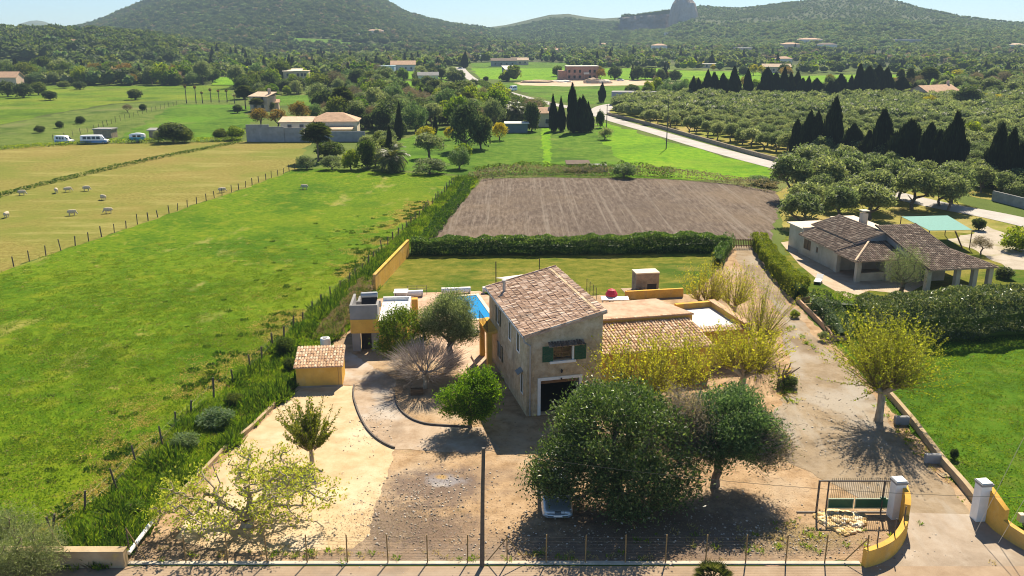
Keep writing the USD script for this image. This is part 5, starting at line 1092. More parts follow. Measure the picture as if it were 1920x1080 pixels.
def field_fence(label, pxs, spacing, post_h, r, m, jitter=.12, wires=(.5, 1.0), seed=1, group=None, lean=.06):
    rng = np.random.default_rng(seed); ln = LineString([P(*q)[:2] for q in pxs]); n = max(int(ln.length / spacing), 2); o = np.array([*ln.coords[0], 0]); t = thing("field_fence", label, "fence", o); tops = []
    for i in range(n + 1):
        b = np.array([*ln.interpolate(i * ln.length / n + rng.normal() * jitter).coords[0], 0]) - o; h = post_h * (1 + .1 * rng.normal()); l = rng.normal(size=2) * lean
        part(t, "post", MB().tube([b, b + [l[0], l[1], h]], r * rng.uniform(.8, 1.2), 5), M[m]); tops.append((b, np.array([l[0], l[1], h])))
    for w in wires: part(t, "wire", MB().tube([b + l * (w / post_h) for b, l in tops], .0025, 3, cap=False), M["wire"])
field_fence("post and wire fence between the dry and the green pasture", FENCE_A, 2.55, 1.25, .075, "rust", seed=2)
field_fence("leaning old posts between green pasture and weedy bank, farther stretch", FENCE_B[:8], 2.4, 1.25, .07, "bark", seed=3, lean=.1)
field_fence("leaning old posts between green pasture and weedy bank, nearer stretch", FENCE_B[7:], 2.5, 1.35, .065, "rust", seed=4, lean=.16)
field_fence("thin fence climbing the rough pasture behind the vans", [(78, 268), (130, 258), (180, 244), (215, 230), (270, 213), (332, 197)], 4.5, 1.6, .07, "rust", seed=5, wires=())

def gate():
    A_, B_ = P(1530, 962), P(1668, 962); d = B_ - A_; L = np.linalg.norm(d[:2]); rz = math.atan2(d[1], d[0]); t = thing("sliding_gate", "dark green sliding gate with spiked bars standing open", "gate", A_ + [0, 0, .02], rz)
    part(t, "frame", MB().b2((-.04, -.04, 0), (.05, .05, 2.05)).b2((.05, -.03, 1.97), (L, .04, 2.05)), M["rust"])
    for x in (.5, L - .55): part(t, "upright", MB().b2((x, -.03, .0), (x + .07, .04, 1.969)), M["rust"])
    for i in range(32):
        x = .72 + i * (L - .85) / 31
        b = part(t, "bar", MB().tube([(x, 0, .95), (x, 0, 2.12)], .012, 4).tube([(x, 0, 2.12), (x, 0, 2.22)], [.022, .002], 4), M["dark_green_paint"])
    for a, b in ((.6, L * .5 - .04), (L * .5 + .04, L - .02)):
        p_ = part(t, "panel", MB().b2((a, -.012, .34), (b, .012, .86)), M["green_paint"]); part(p_, "panel_rim", MB().b2((a, -.03, .86), (b, .03, .92)).b2((a, -.03, .28), (b, .03, .34)).b2((a, -.02, .341), (a + .05, -.0121, .859)).b2((b - .05, -.02, .341), (b, -.0121, .859)), plain_once("gate_rim", (.30, .36, .24)))
    part(t, "guide_rail", MB().b2((-1.1, -.05, 0), (L, .05, .07)), M["rust"]); part(t, "bracket", MB().b2((L - .62, -.06, .80), (L - .35, .06, 1.0)), M["green_paint"])
gate()

def swept_wall(t, pts, heights, th, m, name="wall"):
    """A curved upright wall whose height changes along it."""
    c = smooth_line(np.column_stack([pts, heights]), 7); q = c[:, :2]; h = c[:, 2]; tt = unit(np.gradient(q, axis=0)); nn = np.stack([-tt[:, 1], tt[:, 0]], 1) * th / 2; k = len(q); z0 = np.zeros(k)
    v = np.vstack([np.column_stack([q + nn, z0]), np.column_stack([q + nn, h]), np.column_stack([q - nn, h]), np.column_stack([q - nn, z0])])
    f = [[a * k + i, a * k + i + 1, b * k + i + 1, b * k + i] for a, b in ((0, 1), (1, 2), (2, 3)) for i in range(k - 1)] + [[0, k, 2 * k, 3 * k], [k - 1, 4 * k - 1, 3 * k - 1, 2 * k - 1]]
    return part(t, name, MB().add(v, np.array(f)), m)
def gate_walls():
    o = P(1678, 972); t = thing("gate_wall", "curved ochre wall sweeping from the left gate pillar to the fence", "wall", o); W = lambda u, v: (P(u, v) - o)[:2]
    swept_wall(t, [W(1686, 968), W(1693, 985), W(1694, 1000)], [2.05, 1.95, 1.75], .3, M["ochre"], "upper_wall")
    swept_wall(t, [W(1694.5, 1000.6), W(1686, 1022), W(1665, 1045), W(1640, 1057), W(1618, 1063)], [1.1, 1.08, 1.05, 1.02, 1.0], .3, M["ochre"], "lower_wall")
    for u, v in ((1640, 1052), (1672, 1035), (1690, 1012)):
        b = W(u, v); part(t, "post", MB().tube([(b[0], b[1], .9), (b[0], b[1], 2.0)], .035, 5), M["rust"])
    for q, lb in ((P(1676, 970), "white gate pillar with a dark capped top, left of the entrance"), (P(1833, 974), "white gate pillar with a tiled cap, right of the entrance")):
        p_ = thing("gate_pillar", lb, "pillar", q, .1); part(p_, "shaft", MB().b2((-.3, -.3, 0), (.3, .3, 2.2)), M["white_paint"]); part(p_, "cap", MB().b2((-.36, -.36, 2.28), (.36, .36, 2.36)).b2((-.33, -.33, 2.2), (.33, .33, 2.28)), M["grey_render"]); part(p_, "cap_slab", MB().b2((-.30, -.30, 2.36), (.30, .30, 2.42)), M["white_paint"])
    o2 = P(1848, 972); t2 = thing("gate_wall", "curved ochre wall sweeping right from the right gate pillar", "wall", o2); W2 = lambda u, v: (P(u, v) - o2)[:2]
    swept_wall(t2, [W2(1846, 972), W2(1862, 990), W2(1880, 1004)], [2.0, 1.85, 1.55], .3, M["ochre"], "upper_wall"); swept_wall(t2, [W2(1880.6, 1004.5), W2(1910, 1024), W2(1960, 1050), W2(2020, 1078)], [.95, .9, .85, .85], .3, M["ochre"], "lower_wall")
    solo("gate_track", MB().b2((P(1692, 960)[0], P(1692, 960)[1] - .35, 0), (P(1826, 964)[0], P(1692, 960)[1] - .05, .035)), M["kerb"], "pale sill of the gate track across the driveway", "gate track")
    # retaining wall, planters
    M["old_concrete"] = mat("old_concrete", [(.3, C(.30, .22, .125)), (.7, C(.46, .355, .225))], .9, 7, layers=[(C(.22, .19, .15), .8, .54, .68, .6), (C(.50, .36, .10), 1.2, .6, .72, .5)])
    o3 = P(1664, 742); t3 = thing("retaining_wall", "low weathered wall between driveway and green plot", "wall", o3); W3 = lambda u, v: (P(u, v) - o3)[:2]
    swept_wall(t3, [W3(1664, 742), W3(1706, 790), W3(1765, 868), W3(1812, 924), W3(1836, 956)], [.5, .5, .5, .55, .5], .3, M["old_concrete"])
    for u, v, lb in ((1690, 796, "grey block at the upper end of the driveway wall"), (1748, 868, "grey block in the middle of the driveway wall")): solo("concrete_block", MB().b2(P(u, v) + [-.5, -.15, 0], P(u, v) + [.45, .15, .62]), M["grey_render"], lb, "block")
    solo("drain_cover", MB().box(P(1772, 892) + [0, 0, .05], (.7, .5, .08), .2), M["old_concrete"], "small slab lying by the driveway wall", "slab")
    t4 = thing("brick_planter", "row of low brick planter boxes beside the driveway", "planter", P(1500, 572)); o4 = P(1500, 572); W4 = lambda u, v: (P(u, v) - o4)[:2]
    M["brick"] = plain("brick_edge", (.36, .22, .12), .85, .25, 5)
    swept_wall(t4, [W4(1494, 566), W4(1518, 590), W4(1540, 612), W4(1562, 640)], [.5, .5, .5, .5], .18, M["brick"])
    for u, v in ((1496, 566), (1508, 578), (1520, 592), (1532, 604), (1546, 620), (1562, 640)):
        a = W4(u, v); part(t4, "divider", MB().box((a[0] + .62, a[1] + .1, .24), (1.2, .12, .48), .1), M["brick"])
    t5 = thing("boundary_wall", "low tan wall at the bottom left of the view", "wall", P(75, 1062)); x1 = (P(238, 1062) - P(75, 1062))[0]
    part(t5, "wall", MB().b2((-4, -.2, 0), (x1, .25, .95)), M["old_concrete"]); part(t5, "coping", MB().b2((-4, -.23, .95), (x1 + .02, .28, 1.0)), M["old_concrete"])
    part(t5, "rail", MB().tube([(x1 - 2.2 - .9, 0, 1.0), (x1 - 4.2, .8, 2.0)], .03, 5), M["post_wood"])
    p_ = MB().tube([P(243, 1048) + [0, 0, .35], P(288, 992) + [0, 0, .5]], .11, 8); solo("white_pipe", p_, M["white_paint"], "white pipe lying along the weedy bank", "pipe")
    q = [P(290, 985), P(330, 940), P(385, 884), P(430, 838), P(470, 806), P(505, 772), P(553, 727)]
    t6 = thing("bank_wall", "low dark stone edging between bank and sand", "wall", q[0]); swept_wall(t6, [(a - q[0])[:2] for a in q], [.3] * 7, .22, M["old_concrete"])
    for pxs, lb in ((SAND_EDGE, "thin dark edging curving along the sand patch"), (BED_EDGE, "thin dark edging curving round the bare tree")):
        w0 = P(*pxs[0]); tt = thing("edging", lb, "edging", w0); swept_wall(tt, [(P(*a) - w0)[:2] for a in pxs], [.16] * len(pxs), .1, M["rust"])
    # yellow garden wall, low terrace wall
    a, b = P(703, 549), P(766, 479); t7 = thing("garden_wall", "ochre garden wall on the left edge of the lawn", "wall", a); r = b - a
    part(t7, "wall", MB().prism(LineString([(0, 0), (r[0], r[1])]).buffer(.12, cap_style=2), 0, 1.9), M["ochre"]); part(t7, "coping", MB().prism(LineString([(0, 0), (r[0], r[1])]).buffer(.16, cap_style=2), 1.9, 1.98), M["ochre"])
    a, b = P(1172, 562), P(1280, 556); t8 = thing("terrace_wall", "low ochre wall between terrace and lawn", "wall", a); r = b - a
    part(t8, "wall", MB().prism(LineString([(0, 0), (r[0], r[1])]).buffer(.15, cap_style=2), 0, .9), M["ochre"])
gate_walls()

def stone_pile():
    M["field_stone"] = pieces("field_stone", [(0, C(.36, .23, .09)), (.4, C(.60, .43, .20)), (.75, C(.70, .54, .31)), (1, C(.80, .70, .53))], each=True)
    rng = np.random.default_rng(401); o = P(1578, 984); t = thing("stone_pile", "heap of loose tan stones in front of the green gate", "stone pile", o)
    pg = Polygon([(P(*q) - o)[:2] for q in ((1528, 968), (1550, 958), (1600, 964), (1622, 968), (1620, 985), (1606, 1000), (1585, 1005), (1556, 992), (1530, 976))]); x0, y0, x1, y1 = pg.bounds; n = 0
    base = trimesh.creation.icosphere(1, 1.0)
    while n < 230:
        q = np.array([rng.uniform(x0, x1), rng.uniform(y0, y1)])
        if not pg.contains(Point(q)): continue
        e = pg.exterior.distance(Point(q)); s = rng.uniform(.08, .17) * (1.25 if e < .3 else 1); v = np.sign(base.vertices) * np.abs(base.vertices) ** .8 * (1 + .3 * (rng.random((len(base.vertices), 1)) - .5)) * np.array([s * rng.uniform(.9, 1.5), s, s * rng.uniform(.5, .8)])
        a = rng.random() * 6.28; v = np.stack([v[:, 0] * math.cos(a) - v[:, 1] * math.sin(a), v[:, 0] * math.sin(a) + v[:, 1] * math.cos(a), v[:, 2]], 1)
        part(t, "stone", MB().add(v + [q[0], q[1], .04 + min(e, .8) * .28 * rng.random()], base.faces[:, [0, 1, 2]]), M["field_stone"]); n += 1
stone_pile()

def poles():
    b = P(904, 1063); t = thing("utility_pole", "tall slim wooden pole rising in front of the fence", "pole", b); h = up_to(840, b)
    part(t, "shaft", MB().tube([(0, 0, 0), (.05, 0, h * .5), (.13, .02, h)], [.12, .10, .085], 8), M["rust"])
    w = thing("overhead_wire", "thin overhead wire running right from the wooden pole", "cable", b + [.13, .02, h - .1])
    e = P(1990, 850, 9.0) * 1.0; e[2] = h + .2; d = e - (b + [.13, .02, h - .1]); part(w, "cable", MB().tube([d * k + [0, 0, -1.1 * 4 * k * (1 - k) * .5] for k in np.linspace(0, 1, 14)], .011, 3), M["wire"])
    for (u0, v0, z0, u1, v1, z1), lb in (((1828, 1000, .1, 1930, 800, 6.5), "upper pale stay wire crossing the right wall"), ((1872, 1018, .1, 1960, 870, 5.6), "lower pale stay wire crossing the right wall")):
        a, c = P(u0, v0, z0), P(u1, v1, z1); s = thing("stay_wire", lb, "cable", a); part(s, "cable", MB().tube([(0, 0, 0), c - a], .017, 4), M["cream"])
    q = P(1921, 985); t = thing("utility_pole", "grey pole with a small pale box at the right edge", "pole", q); part(t, "shaft", MB().tube([(0, 0, 0), (0, 0, 4.5)], .14, 8), M["grey_render"]); part(t, "box", MB().b2((-.45, -.2, .3), (-.16, .1, .75)), M["cream"])
    for u, v0, v1, lb in ((1249, 279, 185, "wooden pole standing in the bright meadow by the road"), (1137, 243, 196, "wooden pole at the bend of the road"), (1458, 338, 288, "short pole at the corner of the ploughed field"), (1252, 196, 176, "short pole in front of the long grey building")):
        b = P(u, v0); h = up_to(v1, b); t = thing("utility_pole", lb, "pole", b); part(t, "shaft", MB().tube([(0, 0, 0), (.03, 0, h)], [.13, .09], 6), M["rust"]); part(t, "insulator", MB().b2((-.35, -.04, h - .35), (.35, .04, h - .25)), M["rust"])
poles()

# ---------------------------------------------------------------- pool, terrace things, lawn things
def pool_side():
    M["water"] = usdkit.material(stage, "/World/Looks/water", {"n": ("noise_texture", {"scale": 2.2, "detail": 3}), "b": ("bump", {"strength": .25, "distance": .08}), "p": ("principled_bsdf", {"base_color": (.006, .22, .48), "roughness": .06, "specular_ior_level": .5})}, [("n.fac", "b.height"), ("b.normal", "p.normal")], surface="p.BSDF")
    o = P(863, 603); t = thing("swimming_pool", "bright blue swimming pool beside the farmhouse", "pool", o, math.radians(14)); L, W = 7.6, 3.1
    part(t, "water", MB().b2((0, .2, -.4), (W, L, .062)), M["water"])
    part(t, "coping", MB().b2((-.35, -.2, 0), (W + .35, .2, .11)).b2((-.35, L, 0), (W + .35, L + .4, .11)).b2((-.35, .2, 0), (0, L, .11)).b2((W, .2, 0), (W + .35, L, .11)), M["cream"])
    for i, (u, v, n, lb) in enumerate(((740, 558, 2.9, "white rolled pool cover, leftmost of the three by the lawn"), (828, 552, 3.0, "white rolled pool cover, middle one of the three by the lawn"), (905, 550, 3.0, "white rolled pool cover, half hidden behind the farmhouse roof"))):
        c = thing("cover_roll", lb, "pool cover", P(u, v), math.radians(7)); part(c, "roll", MB().tube([(0, 0, .42), (n, 0, .42)], .30, 14), M["white_paint"])
        for x in (.1, n - .1): part(c, "stand", MB().b2((x - .05, -.3, 0), (x + .05, .3, .5)), M["zinc"])
    c = thing("white_table", "white table on the terrace beside the lawn", "table", P(752, 560), .05); part(c, "tabletop", MB().b2((-.7, -.5, .72), (.7, .9, .78)), M["white_paint"])
    for x in (-.6, .6):
        for y in (-.4, .8): part(c, "leg", MB().b2((x - .04, y - .04, 0), (x + .04, y + .04, .72)), M["white_paint"])
    c = thing("railing", "thin dark railing on the terrace edge", "railing", P(764, 553), .05)
    for z in (.45, .7, .95): part(c, "rail", MB().tube([(0, 0, z), (2.0, 0, z)], .02, 5), M["rust"])
    for x in (0, 1., 2.): part(c, "post", MB().tube([(x, 0, 0), (x, 0, 1.0)], .025, 5), M["rust"])
    a, b, d = P(930, 521, 2.4), P(985, 514, 2.6), P(975, 526, 2.2); o = P(950, 540); c = thing("shade_sail", "white shade sail stretched behind the farmhouse roof", "shade sail", o)
    part(c, "sail", MB().slab([a - o, d - o, b + [.9, 0, 0] - o, b - o], .03), M["white_paint"]); q = P(930, 540); part(c, "post", MB().tube([q - o, q - o + [0, 0, 2.9]], .06, 6), M["dark_inside"])
    q2 = P(1011, 528); part(c, "post", MB().tube([q2 - o, q2 - o + [0, 0, 2.6]], .05, 6), M["dark_inside"])
    c = thing("sun_lounger", "white lounger beside the ochre porch pillar", "lounger", P(888, 626), .6); part(c, "seat", MB().slab([(-.3, -.6, .35), (.3, -.6, .35), (.3, .5, .35), (-.3, .5, .35)], .06), M["white_paint"]); part(c, "backrest", MB().slab([(-.3, .5, .36), (.3, .5, .36), (.3, .95, .8), (-.3, .95, .8)], .06), plain_once("blue_cloth", (.12, .22, .5)))
    for x in (-.25, .25): part(c, "leg", MB().b2((x - .03, -.5, 0), (x + .03, .45, .29)), M["white_paint"])
    M["barbecue_stone"] = mat("barbecue_stone", [(.3, C(.20, .16, .12)), (.7, C(.36, .29, .21))], 1.6, 7, bump=(5, 1, .06))
    c = thing("barbecue", "square stone barbecue block with a pale top on the lawn", "barbecue", P(1192, 550), math.radians(9))
    part(c, "body", MB().b2((0, 0, 0), (2.45, 1.5, 2.05)), M["barbecue_stone"]); part(c, "top", MB().b2((-.05, -.05, 2.05), (2.5, 1.55, 2.17)), M["cream"]); part(c, "base", MB().b2((-1.1, -.6, 0), (2.9, 1.8, .06)), M["pale_concrete"]); part(c, "opening", MB().b2((1.2, -.015, .35), (2.2, .3, .95)), M["dark_inside"])
    rng = np.random.default_rng(55); c = thing("log_pile", "heap of cut logs against the barbecue block", "log pile", P(1190, 553))
    for i in range(34):
        p0 = np.array([rng.uniform(-.5, 1.0), rng.uniform(-.55, .1), .12 + rng.random() * .75 * (1 - i / 60)]); d = unit(rng.normal(size=3) * [1, .6, .5]) * rng.uniform(.2, .42); part(c, "log", MB().tube([p0 - d, p0 + d], rng.uniform(.06, .11), 6), M["bark"])
    c = thing("parasol", "folded red parasol on the terrace right of the roof", "parasol", P(1146, 566)); part(c, "canopy", MB().tube([(0, 0, .7), (0, 0, .9), (0, 0, 1.25), (0, 0, 1.42)], [.62, .6, .38, .04], 12), plain_once("red_cloth", (.50, .02, .05))); part(c, "pole", MB().tube([(0, 0, 0), (0, 0, .75)], .03, 6), M["zinc"])
    for u, v, w, lb in ((1138, 566, 1.3, "small white lounger cushion beside the red parasol"), (1158, 566, 2.0, "wide white lounger cushion beside the red parasol")):
        c = thing("sun_lounger", lb, "lounger", P(u, v) + [0, -.8, 0], .05); part(c, "seat", MB().slab([(-w / 2, -.3, .55), (w / 2, -.3, .55), (w / 2, .5, .7), (-w / 2, .5, .7)], .1), M["white_paint"]); part(c, "frame", MB().b2((-w / 2 + .1, -.25, 0), (-w / 2 + .16, .4, .5)).b2((w / 2 - .16, -.25, 0), (w / 2 - .1, .4, .5)), M["zinc"])
    c = thing("mesh_fence", "short green mesh fence running back from the roof corner", "fence", P(1118, 562)); e = P(1100, 545) - P(1118, 562)
    for k in (0, .33, .66, 1): part(c, "post", MB().tube([e * k, e * k + [0, 0, 1.3]], .03, 5), M["rust"])
    for z in (.3, .55, .8, 1.05, 1.28): part(c, "wire", MB().tube([[0, 0, z], e + [0, 0, z]], .012, 4), M["dark_green_paint"])
    c = thing("water_tank", "white cylindrical water tank behind the small shed", "water tank", P(611, 656)); part(c, "tank", MB().tube([(0, 0, 0), (0, 0, .08), (0, 0, 1.02), (0, 0, 1.1)], [.40, .42, .42, .38], 18), M["white_paint"]); part(c, "lid", MB().tube([(0, 0, 1.1), (0, 0, 1.16)], .22, 14), M["zinc"])
    c = thing("wooden_gate", "low wooden gate at the far end of the driveway", "gate", P(1368, 466)); L = (P(1412, 466) - P(1368, 466))[0]
    for i in range(15): x = i * L / 14; part(c, "slat", MB().b2((x - .05, -.03, .12), (x + .05, -.005, 1.25)), M["post_wood"])
    for z in (.35, 1.05): part(c, "rail", MB().b2((-.05, 0, z), (L + .05, .05, z + .1)), M["post_wood"])
    for x in (-.1, L + .1): part(c, "post", MB().b2((x - .07, -.05, 0), (x + .07, .08, 1.5)), M["post_wood"])
    c = thing("sun_lounger", "lone white lounger on the bungalow terrace", "lounger", P(1534, 530), -.5); part(c, "seat", MB().slab([(-.35, -.9, .35), (.35, -.9, .35), (.35, .4, .35), (-.35, .4, .35)], .08), M["white_paint"]); part(c, "backrest", MB().slab([(-.35, .4, .36), (.35, .4, .36), (.35, 1.0, .75), (-.35, 1.0, .75)], .08), M["white_paint"])
    for x in (-.3, .3): part(c, "leg", MB().b2((x - .03, -.8, 0), (x + .03, .3, .27)), M["zinc"])
    c = thing("crate", "brown wooden crate beside the bare tree", "crate", P(782, 740), .1)
    for z in (.05, .2, .35): part(c, "slat", MB().b2((-.45, -.25, z), (.45, -.22, z + .11)), M["brown_wood"]); part(c, "slat", MB().b2((-.45, .22, z), (.45, .25, z + .11)), M["brown_wood"])
    part(c, "end_panel", MB().b2((-.48, -.25, .02), (-.451, .25, .5)), M["brown_wood"]); part(c, "end_panel", MB().b2((.451, -.25, .02), (.48, .25, .5)), M["brown_wood"]); part(c, "bottom", MB().b2((-.45, -.219, .02), (.45, .219, .05)), M["brown_wood"])
pool_side()

# ---------------------------------------------------------------- the silver car
def loft(stations, mb=None):
    """Body skin from half sections: (y, [(x, z) ...]) each mirrored in x."""
    mb = mb or MB(); rings = []
    for y, half in stations: rings.append([(x, y, z) for x, z in half] + [(-x, y, z) for x, z in half[::-1]])
    n = len(rings[0]); v = np.array(rings).reshape(-1, 3); m = len(rings)
    f = [[i * n + j, i * n + (j + 1) % n, (i + 1) * n + (j + 1) % n, (i + 1) * n + j] for i in range(m - 1) for j in range(n)]
    tri = np.array(f); tri = np.vstack([tri[:, [0, 1, 2]], tri[:, [0, 2, 3]]]); cap = [[0, j + 1, j] for j in range(1, n - 1)] + [[(m - 1) * n, (m - 1) * n + j, (m - 1) * n + j + 1] for j in range(1, n - 1)]
    return mb.add(v, np.vstack([tri, cap]))
def wheel_set(t, ys, x, r, tyre, rim):
    for y in ys:
        for s in (-1, 1):
            w = part(t, "wheel", MB().tube([(s * x - .1, y, r), (s * x - .08, y, r), (s * x + .08, y, r), (s * x + .1, y, r)], [r * .85, r, r, r * .85], 16), tyre); part(w, "rim", MB().tube([(s * (x + .085), y, r), (s * (x + .105), y, r)], r * .62, 10), rim)
def saloon():
    M["silver"] = usdkit.material(stage, "/World/Looks/silver_paint", {"p": ("principled_bsdf", {"base_color": (.34, .40, .45), "metallic": .55, "roughness": .32, "coat_weight": .8})}, [], surface="p.BSDF")
    M["car_glass"] = usdkit.material(stage, "/World/Looks/car_glass", {"p": ("principled_bsdf", {"base_color": (.012, .016, .018), "roughness": .04, "specular_ior_level": .6})}, [], surface="p.BSDF")
    M["rubber"] = plain("rubber", (.02, .02, .02), .85); M["lamp_glass"] = plain("lamp_glass", (.55, .58, .6), .12, .05, spec=.8); M["black_plastic"] = plain("black_plastic", (.02, .021, .023), .5)
    t = thing("silver_car", "silver saloon car parked nose out under the dense dark tree", "car", P(1046, 982) + [0, .1, .02], 0.0)
    s = lambda w, z0, z1, k=.9: [(0, z0), (w * .8, z0), (w, z0 + .12), (w, (z0 + z1) / 2), (w * k, z1 - .06), (w * k * .8, z1), (0, z1 + .02)]
    st = [(0, s(.60, .34, .60)), (.05, s(.72, .25, .66)), (.18, s(.82, .2, .72)), (.45, s(.86, .2, .79)), (1.0, s(.88, .2, .88)), (1.45, s(.88, .2, .93)), (2.2, s(.88, .2, .95)), (3.4, s(.88, .2, .97)), (4.1, s(.87, .22, .98)), (4.5, s(.80, .28, .92)), (4.62, s(.7, .36, .8))]
    part(t, "body", loft(st), M["silver"], smooth=35)
    g = lambda w, z0, z1, r: [(0, z0), (w, z0), (r, z1 - .05), (r * .85, z1), (0, z1 + .01)]
    part(t, "cabin", loft([(1.35, g(.80, .90, .93, .74)), (2.1, g(.80, .92, 1.38, .58)), (2.6, g(.80, .94, 1.44, .58)), (3.3, g(.79, .95, 1.40, .56)), (4.15, g(.74, .96, .99, .68))]), M["car_glass"], smooth=30)
    part(t, "roof", loft([(2.05, [(0, 1.385), (.55, 1.375), (.57, 1.40), (0, 1.415)]), (2.6, [(0, 1.45), (.56, 1.43), (.58, 1.45), (0, 1.475)]), (3.35, [(0, 1.40), (.54, 1.385), (.56, 1.41), (0, 1.425)])]), M["silver"], smooth=30)
    for x in (-1, 1): part(t, "pillar", MB().tube([(x * .78, 1.42, .94), (x * .6, 2.08, 1.39)], .035, 5), M["silver"])
    for x in (-1, 1):
        part(t, "headlight", MB().slab([(x * .30, .045, .60), (x * .70, .10, .56), (x * .78, .24, .71), (x * .36, .14, .70)], .05), M["lamp_glass"]); part(t, "mirror", MB().box((x * .98, 1.62, .98), (.2, .12, .13)), M["silver"])
        part(t, "side_grille", MB().slab([(x * .2, .0, .56), (x * .28, .02, .56), (x * .30, .09, .68), (x * .23, .09, .68)], .03), M["black_plastic"])
    gr = part(t, "grille", MB().b2((-.17, -.015, .55), (.17, .05, .67)), M["black_plastic"])
    for z in (.58, .61, .64): part(gr, "bar", MB().b2((-.16, -.022, z), (.16, -.0151, z + .008)), M["silver"])
    part(t, "air_intake", MB().b2((-.55, -.01, .33), (.55, .06, .40)), M["black_plastic"]); part(t, "bumper", MB().tube([(-.72, .12, .47), (-.5, -.02, .47), (0, -.06, .47), (.5, -.02, .47), (.72, .12, .47)], .07, 8), M["silver"], smooth=40)
    part(t, "number_plate", MB().b2((-.24, -.145, .42), (.24, -.132, .52)), M["white_paint"])
    wheel_set(t, (.9, 3.6), .76, .31, M["rubber"], M["zinc"])
saloon()

